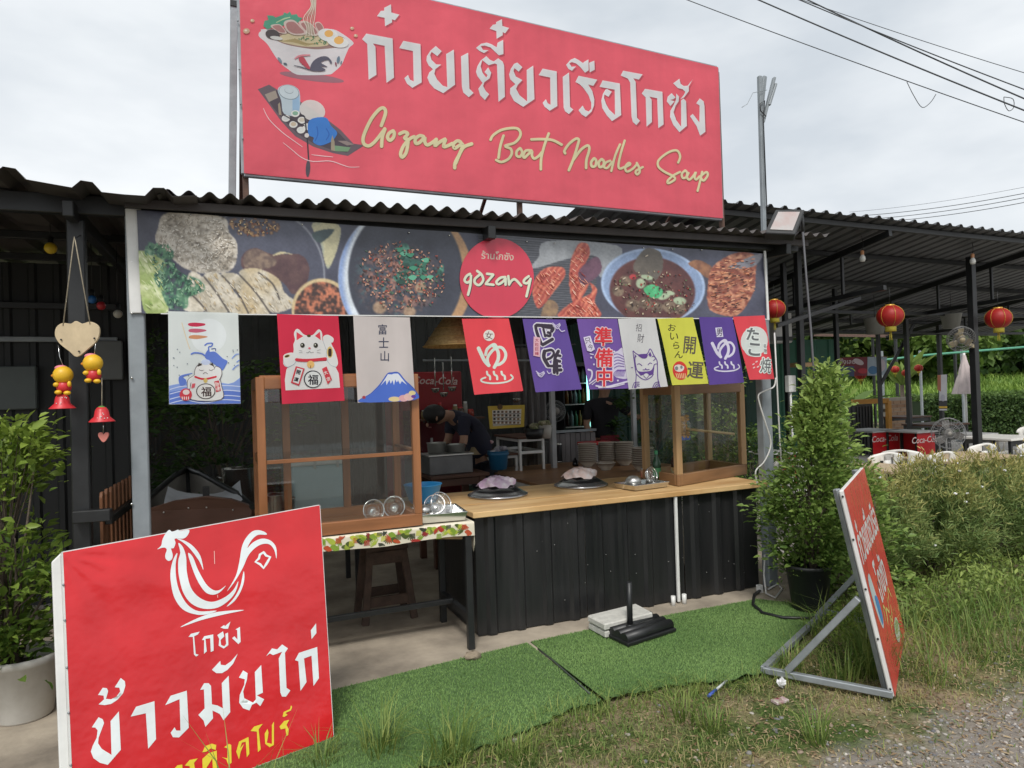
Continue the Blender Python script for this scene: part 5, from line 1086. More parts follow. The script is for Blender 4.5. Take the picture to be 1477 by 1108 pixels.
# ------------------------------------------------------------------ counter
counter = thing('counter', 'long counter with black ribbed metal front and pale wooden top', 'counter', (2.65, 4.5, 0))
for k, (x0, x1) in enumerate(((1.52, 2.33), (2.335, 3.16), (3.165, 3.86))): wall_sheet((x0, 4.275 + .004 * (k == 1), 0), (x1, 4.275 + .004 * (k == 1), 0), .012, .785, M_blackrust, counter, .205, 'front_panel', .022)
MB().box((1.525, 4.30, .01), (1.56, 5.10, .78)).build('end_panel', M_blackrust, counter, bevel=.002)
MB().box((3.83, 4.30, .01), (3.86, 5.10, .78)).build('end_panel', M_blackrust, counter, bevel=.002)
for k in range(3):                              # the top: three planks, slightly uneven
    y0 = 4.215 + k * .315; MB().box((1.49 - .14 * (k > 0) - .30 * (k > 1), y0, .788 + .002 * (k % 2)), (3.93, y0 + .312, .826 + .0015 * (k % 2))).build('top_plank', M_plywood, counter, bevel=.004)
for px, y0, y1 in ((974, 712, 868),): part_bar('conduit', Y(px, y0, 4.235), Y(px + 5, y1, 4.235), .022, .022, M_pvc, counter, up=(0, 1, 0))
for px, py in ((970, 874), (981, 869)): p = G(px, py, 0); MB().tube([(p.x, 4.21, .0), (p.x, 4.21, .075)], .017, 8).build('pipe_stub', M_pvc, counter)
for k in range(26): MB().ball((1.6 + random.random() * 2.2, 4.27 if k % 2 else 4.272, .06 + random.random() * .68), .0032, 5, 4).build('screw', M_aluminium, counter)
CT = .828

# ------------------------------------------------------------------ side table with floral oilcloth
tz = .805
M_floral_base = (.72, .66, .52)
tab = thing('side_table', 'black steel side table carrying the teak display cabinet', 'table', (.8, 4.4, 0))
tx0, tx1, ty0, ty1 = .06, 1.435, 4.085, 4.70
for (x, y) in ((tx1 - .025, ty0 + .02), (tx0 + .02, ty0 + .02), (tx1 - .025, ty1 - .02), (tx0 + .02, ty1 - .02)): part_bar('leg', (x, y, .004), (x, y, tz - .03), .042, .042, M_black, tab)
for y in (ty0 + .35,): part_bar('stretcher', (tx0, y, .22), (tx1 - .03, y, .22), .034, .034, M_black, tab)
for x in (tx0 + .02, tx1 - .025): part_bar('stretcher', (x, ty0 + .04, .20), (x, ty1 - .03, .20), .034, .05, M_black, tab)
MB().box((tx0, ty0, tz - .03), (tx1, ty1, tz - .012)).build('top_board', M_plywood, tab, bevel=.002)
part_bar('apron', (tx0 + .03, ty0 + .03, tz - .055), (tx1 - .04, ty0 + .03, tz - .055), .03, .045, M_wood_tan, tab)
part_bar('corner_brace', (tx1 - .30, ty0 + .05, tz - .07), (tx1 - .05, ty0 + .05, tz - .10), .03, .04, M_wood_tan, tab)
clo = thing('oilcloth', 'white oilcloth with red and green tropical leaf print draped over the side table', 'tablecloth', ((tx0 + tx1) / 2, ty0, tz))
def fcloth(u, v, lift=0):                       # u along x, v: 0 = edge of top, positive hangs down in front
    wv = .004 * math.sin(u * 23) * min(1, max(0, v) * 12)
    if v <= 0: return (u, ty0 - .004 - v, tz - .009 + lift)
    return (u, ty0 - .006 - lift - wv, tz - .009 - v)
vv, fq = [], []; us = np.linspace(tx0 - .01, tx1 + .012, 70); vs_ = [-.6, -.3, -.05, 0, .012, .03, .05, .068, .082]
for v in vs_: vv += [fcloth(u, v if v <= 0.05 else v + .006 * math.sin(u * 9)) for u in us]
for j in range(len(vs_) - 1):
    for i in range(69): q = j * 70 + i; fq.append((q, q + 1, q + 71, q + 70))
M_oil = print_mat('oilcloth', .32, spec=.5)
raw_mesh('cloth', vv, fq, M_oil, clo, True, np.tile(M_floral_base, (len(vv), 1)))
MB().prism([(tx1 + .010, ty0 - .004, tz - .01), (tx1 + .010, ty0 + .06, tz - .01), (tx1 + .012, ty0 + .055, tz - .16), (tx1 + .014, ty0 + .03, tz - .20), (tx1 + .012, ty0 - .002, tz - .15)], (.002, 0, 0)).build('corner_fold', mat('oilcloth_cream', (.72, .66, .52), .35), clo)
def fl2(px, py, lift): return fcloth(px, py, lift)
a = Art(fl2, gap=.00004, first=.0012); pal = ['a8322c', '7f9a36', 'c0c24a', '4c5a2a', 'b8502e', '8a2a2a', 'a6b544', '3a3f30']
us_ = np.arange(tx0 + .02, tx1 - .012, .0125)
for k, u in enumerate(us_):
    a.k %= 50; c = random.choice(pal); cy = .006 + .064 * random.random(); ang = random.random() * PI; rr = random.uniform(.02, .034)
    k = random.randrange(3)
    if k % 3 == 0:
        for j in range(7): t_ = ang + j * .42; a.stroke([(u, min(.078, max(.003, cy))), (u + rr * math.cos(t_), min(.08, max(.002, cy + rr * math.sin(t_))))], .0055, c, False, taper=.0)
    elif k % 3 == 1: a.poly([(u - .024, min(.076, max(.004, cy - .006))), (u, max(.003, cy - .018)), (u + .024, min(.076, cy + .008)), (u + .002, min(.078, cy + .02))], c, True)
    else:
        for j in range(5): a.stroke([(u - .012 + j * .006, max(.002, cy - .014)), (u - .016 + j * .007, min(.079, cy + .016))], .0045, c, False)
a.build('leaf_print', M_oil, clo)
def fcor(px, py, lift): return (tx1 + .0145 + lift, ty0 + px, tz - py)
a = Art(fcor, gap=.00012, first=.0006)
for k in range(9): a.poly([(.004 + .045 * random.random(), .02 + .016 * k), (.02 + .03 * random.random(), .012 + .016 * k), (.035 + .02 * random.random(), .028 + .016 * k)], pal[k % 8], False)
a.build('leaf_print', M_oil, clo)
rock = MB(); rock.ball(G(682, 946, .025), .045, 9, 6, 1.2, .8, .6)
rock.v = [(x + random.uniform(-.008, .008), y + random.uniform(-.008, .008), z + random.uniform(-.006, .006)) for x, y, z in rock.v]
rock.build('rock', mat('tan_rock', (.36, .29, .21), .9, var=.4, scale=20, bump=.4), label='small tan rock at the foot of the side table leg', cat='rock')

# ------------------------------------------------------------------ display cabinets (posts, rails, panes)
def cabinet(name, label, c0, c1, dvec, z0, z1, m_v, m_h, shelf, pw=.045, base=.06, mull=(), front_thick=None, plinth=0):
    """c0,c1 = front-left/right bottom corners; dvec = depth vector"""
    c0, c1, dv = Vector(c0), Vector(c1), Vector(dvec); c0.z = c1.z = z0; w = (c1 - c0).normalized(); dn = dv.normalized(); up = Vector((0, 0, 1)); Ht = z1 - z0
    t = thing(name, label, 'cabinet', c0); h = pw / 2
    A, B, Cc, Dd = c0 + w * h + dn * h, c1 - w * h + dn * h, c1 - w * h + dv - dn * h, c0 + w * h + dv - dn * h
    for p in (A, B, Cc, Dd): MB().bar(p + up * base, p + up * (Ht - .002), pw, pw, dn).build('post', m_v, t, bevel=.003)
    for p, q in ((A, B), (B, Cc), (Cc, Dd), (Dd, A)):
        d = (q - p).normalized()
        MB().bar(p - d * h * .96 + up * base / 2, q + d * h * .96 + up * base / 2, pw * 1.02, base, up).build('bottom_rail', m_h, t, bevel=.003)
        MB().bar(p + d * h + up * (Ht - .035), q - d * h + up * (Ht - .035), pw * .96, .07, up).build('top_rail', m_h, t, bevel=.003)
        MB().bar(p + d * h * .9 + up * base, q - d * h * .9 + up * base, .004, .004, up).build('bead', m_h, t)
        pa, qa = p + d * h, q - d * h
        MB().add([pa + up * base, qa + up * base, qa + up * (Ht - .07), pa + up * (Ht - .07)], [(0, 1, 2, 3)]).build('glass_pane', M_glass, t, fixn=False)
    MB().add([A + up * .012, B + up * .012, Cc + up * .012, Dd + up * .012], [(0, 1, 2, 3)]).build('floor_board', m_h, t, fixn=False)
    MB().prism([A + up * (Ht - .004), B + up * (Ht - .004), Cc + up * (Ht - .004), Dd + up * (Ht - .004)], up * .012).build('top_board', m_h, t)
    for s in shelf:
        for p, q in ((A, B), (Dd, Cc)): d = (q - p).normalized(); MB().bar(p + d * h + up * s, q - d * h + up * s, pw * .6, .022, up).build('shelf_rail', m_h, t, bevel=.002)
        for p, q in ((A, Dd), (B, Cc)): d = (q - p).normalized(); MB().bar(p + d * h + up * s, q - d * h + up * s, pw * .6, .05, up).build('shelf_rail', m_h, t, bevel=.002)
        MB().prism([A + up * (s + .012), B + up * (s + .012), Cc + up * (s + .012), Dd + up * (s + .012)], up * .005).build('shelf_glass', M_glass, t)
    for u in mull: p = Dd.lerp(Cc, u); MB().bar(p + up * base, p + up * (Ht - .07), pw, pw * .7, dn).build('mullion', m_v, t, bevel=.002)
    return t
cabL = cabinet('display_cabinet', 'tall teak and glass display cabinet on the floral side table', (.195, ty0 + .015, 0), (1.125, ty0 + .015, 0), (0, .56, 0), tz, 1.725, M_wood_orange, M_wood_h, (.44,), .046, .07, (.20, .62))
fl, fr_, bl_ = G(979, 702, CT), G(1091, 682, CT), G(940, 673, CT)
dvv = bl_ - fl; dvv.z = 0; fr_ = fl + (fr_ - fl).normalized() * .92; wv_ = (fr_ - fl).normalized(); nrm_ = Vector((-wv_.y, wv_.x, 0)); dvv = (dvv.normalized() * .45 + nrm_ * .55).normalized() * .52
cabR = cabinet('display_case', 'weathered wood and glass display case at the right end of the counter', fl, fr_, dvv, CT + .002, 1.60, M_wood_tan, mat('tan_case_rail', (.34, .18, .08), .5, var=.45, scale=9, stretch=(.15, .15, 1), bump=.08), (), .05, .085, (.5,))

# ------------------------------------------------------------------ things on the counter and table
def lid(c, r, lab, towelcol):
    t = thing('pot_lid', lab, 'pot', c); c = Vector(c)  # lid, rim and towel only; no pot body is built below
    MB().lathe([(0, .074), (r * .30, .072), (r * .58, .060), (r * .78, .036), (r * .86, .014)], c, 36).build('dome', mat('black_enamel', (.02, .02, .021), .22, var=.2, coat=.5), t)
    MB().lathe([(r * .77, .037), (r * .87, .022), (r, .010), (r, .0), (r * .84, .0)], c, 36).build('rim', mat('rim_steel', (.55, .55, .56), .25, .9), t)
    m = MB(); n, k = 26, 9; base = []
    for i in range(k + 1):
        for j in range(n):
            th_ = 2 * PI * j / n; f = 1 - i / k; rr = .115 * f ** .5 * (1 + .14 * math.sin(3 * th_ + i * .4) + .09 * math.sin(8 * th_ + i * .7) + .06 * math.sin(13 * th_)); z = .068 + .062 * (i / k) ** .75 + .013 * math.sin(5 * th_ + i * .5) + .008 * math.sin(9 * th_ + i)
            base.append(c + Vector((rr * 1.25 * math.cos(th_), rr * .9 * math.sin(th_), max(.070 - .25 * max(0, rr - .07), z))))
    m.add(base, [(i * n + j, i * n + (j + 1) % n, (i + 1) * n + (j + 1) % n, (i + 1) * n + j) for i in range(k) for j in range(n)], True)
    m.add([base[k * n + j] for j in range(n)], [tuple(range(n))])
    tw = m.build('towel', mat('towel_' + towelcol, (.82, .80, .81), .95, c2=(.55, .33, .52) if towelcol == 'p' else (.74, .52, .44), scale=9, bump=.5, bscale=90), label='crumpled towel over the lid knob', parent=t)
    return t
lid(G(718, 714, CT + .004), .225, 'black domed pot lid with crumpled purple towel, beside the left tray', 'p')
lid(G(838, 700, CT + .004), .215, 'black domed pot lid with crumpled pinkish towel, left of the bowls', 'r')
def tray(name, label, c, w, d, rz, h=.045):
    t = thing(name, label, 'tray', c); t.rotation_euler.z = rz; m = MB(); e = .015
    o = [(-w / 2, -d / 2), (w / 2, -d / 2), (w / 2, d / 2), (-w / 2, d / 2)]; i_ = [(x * (1 - e * 2.4 / w), y * (1 - e * 2.4 / d)) for x, y in o]
    V = [(x * 1.06, y * 1.06, h) for x, y in o] + [(x, y, h) for x, y in o] + [(x * .96, y * .96, h - .002) for x, y in o] + [(x * .93, y * .93, .004) for x, y in i_] + [(x * .95, y * .95, 0) for x, y in o]
    F = []
    for k in range(4):
        n = (k + 1) % 4
        for a_, b_ in ((0, 1), (1, 2), (2, 3)): F.append((a_ * 4 + k, a_ * 4 + n, b_ * 4 + n, b_ * 4 + k))
        F.append((0 + k, 16 + k, 16 + n, 0 + n))
    F += [(12, 13, 14, 15), (19, 18, 17, 16)]
    V = [Vector(v) + wloc(t) for v in V]; m.add(V, F).build('pan', M_stainless, t, bevel=.002); return t
trL = tray('steel_tray', 'deep steel tray with noodle strainers on the floral table', (1.27, 4.29, tz + .0), .31, .33, R(-6), .055)
tp = G(940, 706, CT + .004); trR = tray('steel_tray', 'shallow steel tray with two wire strainers on the wooden counter', tp + Vector((0, .14, 0)), .33, .24, R(8), .04)
def strainer(label, c, r, ax, hl=.0, group='noodle strainers'):
    """round wire ladle: rim, basket ribs, handle"""
    t = thing('noodle_strainer', label, 'strainer', c, group); c = Vector(c); ax = Vector(ax).normalized(); u = ax.orthogonal().normalized(); v = ax.cross(u)
    ring = [c + (u * math.cos(k) + v * math.sin(k)) * r for k in np.linspace(0, 2 * PI, 25)]
    MB().tube(ring, .0035, 6, False).build('rim', M_chrome, t)
    m = MB()
    for k in range(12):
        th_ = PI * k / 12; d = u * math.cos(th_) + v * math.sin(th_)
        m.tube([c + d * (r * math.cos(s)) - ax * (r * .75 * math.sin(s)) for s in np.linspace(0, PI, 11)], .0013, 4, False)
    for f_ in (.35, .7, .92): m.tube([c + (u * math.cos(k) + v * math.sin(k)) * r * f_ - ax * r * .75 * math.sqrt(max(0, 1 - f_ * f_)) for k in np.linspace(0, 2 * PI, 19)], .0013, 4, False)
    m.build('basket', M_chrome, t)
    if hl: MB().tube([c + u * r, c + u * (r + hl * .5) + ax * .01, c + u * (r + hl) + ax * .02], .008, 8).build('handle', M_wood_tan, t)
    return t
strainer('wire noodle strainer lying upright at the back of the left steel tray', (1.32, 4.35, tz + .085), .072, (.25, -.85, .45), .0)
strainer('wire noodle strainer with wooden handle in the left steel tray', (1.26, 4.30, tz + .085), .066, (-.35, -.8, .5), .12)
strainer('round wire strainer standing on edge at the left inside the teak cabinet', (.87, 4.30, tz + .085), .066, (.1, -.98, .2))
strainer('round wire strainer standing on edge at the right inside the teak cabinet', (1.005, 4.33, tz + .09), .066, (-.25, -.95, .2))
strainer('wire strainer tipped towards the viewer in the right counter tray', tp + Vector((.09, .12, .09)), .062, (.35, -.88, .25))
def ladle_bowl(label, c, r):
    MB().lathe([(0, r * .95), (r * .5, r * .84), (r * .85, r * .5), (r, .0), (r * .97, .0), (r * .8, r * .46), (0, r * .88)], (0, 0, 0), 22).build('ladle_bowl', M_aluminium, label=label, cat='bowl').location = c
ladle_bowl('upturned aluminium ladle bowl in the left steel tray', (1.165, 4.21, tz + .058), .05)
ladle_bowl('upturned aluminium bowl in the right counter tray', tp + Vector((-.07, .14, .034)), .066)
MB().lathe([(0, .0), (.085, .0), (.10, .02), (.132, .125), (.138, .13), (.135, .134), (.127, .127), (.095, .022), (0, .008)], (0, 0, 0), 30).build('plastic_basin', mat('sky_blue_plastic', (.03, .28, .62), .35, var=.1), label='sky blue plastic basin behind the teak cabinet', cat='basin').location = (1.325, 4.80, CT)
# bowls: proto + stacks (every bowl its own thing)
def bowl_mesh():
    m = MB().lathe([(0, .010), (.042, .010), (.043, .0), (.048, .0), (.050, .012), (.078, .036), (.096, .068), (.100, .072), (.098, .074), (.093, .069), (.073, .038), (.04, .016), (0, .014)], (0, 0, 0), 20)
    return m.build('noodle_bowl', print_mat('bowl_glaze', .3, spec=.5), label='x', cat='bowl')
proto = bowl_mesh(); me = proto.data; at = me.color_attributes.new('Col', 'FLOAT_COLOR', 'POINT')
cols = []
for v in me.vertices:
    r_ = math.hypot(v.co.x, v.co.y); c = (.74, .69, .59)
    if .064 < v.co.z < .071 and r_ > .09: c = (.22, .16, .12)
    cols += [*c, 1]
at.data.foreach_set('color', cols)
stacks = [((848, 673), 10, 'leftmost bowl stack behind the counter'), ((877, 671), 10, 'second bowl stack from the left'), ((901, 671), 10, 'third bowl stack from the left'), ((928, 680), 8, 'stack of larger bowls beside the display case')]
ORD = ('lowest', 'second', 'third', 'fourth', 'fifth', 'sixth', 'seventh', 'eighth', 'ninth', 'topmost, tenth')
first = True
ltab = thing('prep_table', 'brown-topped prep table with white steel legs behind the counter', 'table', (3.2, 6.0, 0))
pz = .79
q4 = [G(771, 667, pz), G(812, 683, pz)]
MB().box((2.52, 5.20, pz - .03), (4.3, 6.85, pz)).build('table_top', mat('warm_brown_top', (.34, .18, .085), .4, c2=(.20, .09, .04), scale=4, stretch=(.3, 2, 1)), ltab, bevel=.004)
for x, y in ((2.56, 5.24), (2.56, 6.8), (4.25, 6.8), (4.25, 5.24)): part_bar('leg', (x, y, .004), (x, y, pz - .03), .04, .04, M_white, ltab)
for p, q in (((2.54, 5.22, pz - .05), (2.54, 6.83, pz - .05)), ((2.54, 6.83, pz - .05), (4.26, 6.83, pz - .05))): part_bar('apron', p, q, .03, .05, M_white, ltab)
for (px, py), n, lb in stacks:
    p = G(px, py, pz); sc = 1.0 if n == 10 else 1.12
    for k in range(n):
        if first: o = proto; first = False
        else: o = proto.copy(); COL.objects.link(o)
        o.location = (p.x + random.uniform(-.002, .002), p.y + random.uniform(-.002, .002), pz + .001 + k * .0185 * sc); o.rotation_euler.z = random.random() * 6; o.scale = (sc, sc, sc)
        o['label'] = ('noodle bowl at the bottom of the %s' % lb) if k == 0 else 'noodle bowl, %s from the bottom of the %s' % (ORD[k], lb); o['group'] = 'bowls in the ' + lb
o = proto.copy(); COL.objects.link(o); p = G(874, 678, pz); o.location = (p.x, p.y, pz + .001); o['label'] = 'single patterned noodle bowl standing in front of the bowl stacks'; o['group'] = 'loose bowls'; o.rotation_euler = (0, 0, 0)
p = G(807, 667, pz); t = thing('vacuum_flask', 'tall black vacuum flask with steel rim behind the counter', 'flask', (p.x, p.y, pz))
MB().lathe([(0, 0), (.034, 0), (.036, .012), (.034, .014)], t.location, 20).build('base_ring', M_stainless, t); MB().lathe([(.034, .014), (.035, .02), (.035, .19), (.032, .197)], t.location, 20).build('body', mat('matt_black', (.012, .012, .013), .5), t); MB().lathe([(.033, .197), (.034, .205), (.028, .215), (0, .216)], t.location, 20).build('cap', M_stainless, t)
p = G(830, 672, pz); MB().lathe([(0, 0), (.03, 0), (.032, .02), (.026, .05), (.012, .07), (.012, .085), (0, .086)], (0, 0, 0), 16).build('oil_cruet', mat('dark_glass', (.01, .01, .012), .1), label='small dark cruet left of the bowl stacks', cat='bottle').location = (p.x, p.y, pz)
def box_can(px, py, z, r, h, label, c, nm='tin_can'):
    p = G(px, py, z); t = thing(nm, label, 'can', (p.x, p.y, z)); MB().lathe([(0, 0), (r, 0), (r, h), (r * .9, h + .003), (0, h + .003)], t.location, 18).build('body', M_stainless, t); MB().lathe([(r + .0008, h * .12), (r + .0008, h * .88)], t.location, 18).build('paper_label', c, t)
    return t
box_can(932, 690, CT, .045, .085, 'cream and red tin can between the right tray and the bowls', mat('can_cream', (.6, .5, .34), .5, c2=(.5, .1, .06), scale=18))
# inside the right display case
def bottle(label, loc, h, r, liquid, cap, lblc):
    t = thing('sauce_bottle', label, 'bottle', loc, 'sauce bottles in the display case'); L = t.location
    MB().lathe([(0, 0), (r, 0), (r, h * .58), (r * .75, h * .68), (r * .36, h * .8), (r * .36, h * .88)], L, 16).build('glass_body', liquid, t); MB().lathe([(r * .42, h * .87), (r * .42, h * .99), (0, h)], L, 14).build('cap', cap, t); MB().lathe([(r + .0007, h * .12), (r + .0007, h * .42)], L, 16).build('paper_label', lblc, t); return t
cb = fl + wv_ * .12 + nrm_ * .16; z_ = CT + .016
M_sauce = mat('brown_sauce', (.06, .018, .008), .12); M_sauce2 = mat('green_sauce_glass', (.02, .06, .03), .12)
bottle('orange-labelled sauce bottle with pink cap in the right display case', (cb.x + .04, cb.y, z_), .26, .036, M_sauce, mat('pink_cap', (.75, .28, .22), .4), mat('label_orange', (.62, .24, .03), .5, c2=(.45, .5, .35), scale=30))
bottle('green-labelled dark sauce bottle at the left in the display case', (cb.x - .055, cb.y + .12, z_), .24, .034, M_sauce2, mat('green_cap', (.05, .28, .12), .4), mat('label_green', (.06, .25, .10), .5, var=.3))
M_bag = glass_mat('clear_plastic_bag', (.96, .96, .96), .15, .8)
M_cracker = mat('fried_crackers', (.62, .36, .11), .7, c2=(.42, .20, .05), scale=40, bump=.5)
for k, (dx, dy, w, h, z0) in enumerate(((.16, .10, .10, .26, 1.17), (.285, .15, .115, .28, 1.16))):
    p = fl + wv_ * dx + nrm_ * dy; t = thing('snack_bag', ('left', 'right')[k] + ' of two clear bags of golden crackers hanging in the display case', 'bag', (p.x, p.y, z0), 'cracker bags')
    m = MB(); n = 14; rings = []
    for i in range(9):
        f = i / 8; rr = w * .62 * (math.sin(PI * min(1, f * 1.15 + .12)) ** .6 if f < .8 else .35 + .5 * (f - .8) * 3)
        rings += [t.location + Vector((rr * math.cos(2 * PI * j / n) * (1 + .12 * math.sin(3 * j + i)), rr * .6 * math.sin(2 * PI * j / n), f * h)) for j in range(n)]
    m.add(rings, [(i * n + j, i * n + (j + 1) % n, (i + 1) * n + (j + 1) % n, (i + 1) * n + j) for i in range(8) for j in range(n)], True).build('plastic_film', M_bag, t)
    m = MB()
    for j in range(46): m.ball(t.location + Vector((random.uniform(-.6, .6) * w * .5, random.uniform(-.3, .3) * w * .5, .02 + random.random() * h * .62)), .022, 7, 5, 1.2, .9, .6)
    m.build('crackers', M_cracker, t); MB().lathe([(w * .45, .0), (w * .5, .025), (w * .45, .03)], t.location, 14, sy=.6).build('printed_band', mat('blue_band', (.05, .12, .45), .4), t); MB().tube([t.location + Vector((0, 0, h)), t.location + Vector((0, 0, 1.59 - z0))], .002, 5).build('string', M_rope, t)
sp_ = D(1018, 615, 5.35); MB().tube([fl + wv_ * .27 + nrm_ * .25 + Vector((0, 0, .43)), fl + wv_ * .80 + nrm_ * .03 + Vector((0, 0, .35))], .011, 8).build('wooden_stick', mat('pale_stick', (.6, .42, .2), .6), label='pale wooden stick lying inside the right display case', cat='stick')
# ------------------------------------------------------------------ people (skinned skeletons)
def skinned(name, joints, edges, m, parent=None, sub=2):
    """joints: list of (xyz, radius or (rx, ry)); first joint is the root"""
    me = bpy.data.meshes.new(name); o0 = wloc(parent) if parent else Vector((0, 0, 0))
    me.from_pydata([tuple(Vector(j[0]) - o0) for j in joints], edges, []); o = link(name, me, parent); me.materials.append(m)
    md = o.modifiers.new('skin', 'SKIN'); md.use_smooth_shade = True
    sv = me.skin_vertices[0].data
    for i, j in enumerate(joints): r = j[1]; sv[i].radius = r if hasattr(r, '__len__') else (r, r); sv[i].use_root = (i == 0)
    ss = o.modifiers.new('subdiv', 'SUBSURF'); ss.levels = sub; ss.render_levels = sub
    return o
M_skin = mat('skin', (.42, .24, .16), .55, var=.15, scale=20); M_hair = mat('black_hair', (.012, .010, .010), .55, bump=.3, bscale=120)
def hand(base, d, palm_n, par, k=1.0):
    d = Vector(d).normalized(); n = Vector(palm_n).normalized(); s = d.cross(n).normalized(); b = Vector(base)
    J = [(b, (.026, .017)), (b + d * .05 * k, (.034, .014))]; E = [(0, 1)]
    skinned('palm', J, E, M_skin, par, 1)
    for i, (off, L) in enumerate(((-.026, .066), (-.009, .078), (.009, .074), (.025, .058))):
        p = b + d * .055 * k + s * off; skinned('finger', [(p, .0085), (p + d * L * .5 - n * .006, .008), (p + d * L * .85 - n * .028, .0065)], [(0, 1), (1, 2)], M_skin, par, 1)
    p = b + d * .015 - s * .028; skinned('thumb', [(p, .0095), (p + d * .03 - s * .022, .009), (p + d * .055 - s * .024 - n * .012, .0075)], [(0, 1), (1, 2)], M_skin, par, 1)
def face(head, fwd, par, r=.1):
    h = Vector(head); f = Vector(fwd).normalized(); s = f.cross(Vector((0, 0, 1))).normalized(); u = s.cross(f)
    MB().ball(h + f * r * .98 - u * .02, .016, 8, 6, .8, .8, 1.3).build('nose', M_skin, par)
    for q in (-1, 1): MB().ball(h + f * r * .86 + s * .034 * q + u * .012, .012, 8, 6).build('eye', mat('eye_dark', (.02, .015, .012), .2), par); MB().ball(h + s * .082 * q, .022, 8, 6, .5, .8, 1.3).build('ear', M_skin, par)
    MB().ball(h + f * r * .90 - u * .055, .018, 8, 5, 1.2, .6, .3).build('mouth', mat('lips', (.30, .12, .10), .5), par)
# standing person deep in the stall
p = D(872, 640, 8.6); bx, by = p.x, p.y
per = thing('person', 'person in dark shirt standing deep in the stall reaching to the right', 'person', (bx, by, .004))
V = lambda x, y, z: Vector((bx + x, by + y, z))
skinned('body', [(V(0, 0, .95), (.11, .07)), (V(0, 0, 1.15), (.10, .07)), (V(0, 0, 1.36), (.13, .08)), (V(0, 0, 1.47), .055), (V(.02, -.01, 1.56), .075), (V(.03, -.02, 1.66), (.085, .095)), (V(.02, 0, 1.72), .06),
    (V(-.19, 0, 1.40), .055), (V(-.24, .02, 1.15), .043), (V(-.20, -.10, .95), .034), (V(.19, -.02, 1.40), .055), (V(.36, -.10, 1.24), .043), (V(.58, -.14, 1.18), .032),
    (V(-.09, 0, .88), .06), (V(-.10, 0, .5), .065), (V(-.10, .02, .08), .045), (V(-.10, -.12, .04), .04), (V(.09, 0, .88), .06), (V(.10, 0, .5), .065), (V(.10, .02, .08), .045), (V(.10, -.12, .04), .04)],
    [(0, 1), (1, 2), (2, 3), (3, 4), (4, 5), (5, 6), (2, 7), (7, 8), (8, 9), (2, 10), (10, 11), (11, 12), (0, 13), (13, 14), (14, 15), (15, 16), (0, 17), (17, 18), (18, 19), (19, 20)], M_skin, per)
skinned('shirt', [(V(0, 0, .93), (.175, .125)), (V(0, 0, 1.15), (.155, .115)), (V(0, 0, 1.38), (.19, .12)), (V(0, 0, 1.49), (.075, .07)), (V(-.20, 0, 1.40), .072), (V(-.245, .02, 1.20), .065), (V(.20, -.02, 1.40), .072), (V(.33, -.09, 1.27), .064)], [(0, 1), (1, 2), (2, 3), (2, 4), (4, 5), (2, 6), (6, 7)], mat('dark_shirt', (.018, .017, .022), .9, var=.3, bump=.2), per)
skinned('trousers', [(V(0, 0, .95), (.165, .115)), (V(-.09, 0, .86), .105), (V(-.10, 0, .5), .085), (V(-.10, .02, .10), .07), (V(.09, 0, .86), .105), (V(.10, 0, .5), .085), (V(.10, .02, .10), .07)], [(0, 1), (1, 2), (2, 3), (0, 4), (4, 5), (5, 6)], mat('dark_trousers', (.02, .022, .035), .9), per)
MB().prism([V(-.13, -.125, 1.02), V(.13, -.125, 1.02), V(.16, -.13, .72), V(-.16, -.13, .72)], (0, -.012, 0)).build('apron', mat('maroon_apron', (.20, .02, .03), .9), per, bevel=.004)
MB().ball(V(.02, .02, 1.70), .112, 14, 10, .95, 1.0, .95).build('hair', M_hair, per); face(V(.035, -.035, 1.64), (.35, -1, -.1), per, .085)
hand(V(.58, -.14, 1.18), (1, -.1, -.15), (0, 0, 1), per); hand(V(-.20, -.10, .95), (.1, -.3, -1), (0, 1, 0), per)
# bending person in navy behind the yellow menu board
p = D(672, 640, 7.0); bx, by = p.x, p.y
per2 = thing('person', 'person in navy shirt bending forward over pans behind the blue bucket', 'person', (bx, by, .004))
skinned('body', [(V(.20, .05, .98), (.09, .07)), (V(.12, .03, 1.20), (.10, .08)), (V(-.06, 0, 1.36), (.12, .085)), (V(-.18, -.02, 1.38), .055), (V(-.27, -.03, 1.38), .075), (V(-.34, -.04, 1.35), (.085, .09)),
    (V(-.08, -.18, 1.33), .055), (V(-.10, -.24, 1.12), .042), (V(-.22, -.26, .98), .034), (V(-.08, .18, 1.33), .055), (V(-.12, .20, 1.12), .042), (V(-.24, .10, .98), .034),
    (V(.20, -.09, .88), .06), (V(.18, -.10, .5), .065), (V(.20, -.10, .08), .045), (V(.08, -.10, .04), .04), (V(.20, .12, .88), .06), (V(.18, .12, .5), .065), (V(.20, .12, .08), .045), (V(.08, .12, .04), .04)],
    [(0, 1), (1, 2), (2, 3), (3, 4), (4, 5), (2, 6), (6, 7), (7, 8), (2, 9), (9, 10), (10, 11), (0, 12), (12, 13), (13, 14), (14, 15), (0, 16), (16, 17), (17, 18), (18, 19)], M_skin, per2)
skinned('shirt', [(V(.20, .05, .90), (.19, .165)), (V(.12, .03, 1.20), (.155, .125)), (V(-.06, 0, 1.365), (.175, .125)), (V(-.15, -.02, 1.385), (.08, .075)), (V(-.08, -.19, 1.33), .07), (V(-.095, -.23, 1.16), .06), (V(-.08, .19, 1.33), .07), (V(-.11, .2, 1.16), .06)], [(0, 1), (1, 2), (2, 3), (2, 4), (4, 5), (2, 6), (6, 7)], mat('navy_shirt', (.028, .030, .055), .85, var=.3, bump=.2), per2)
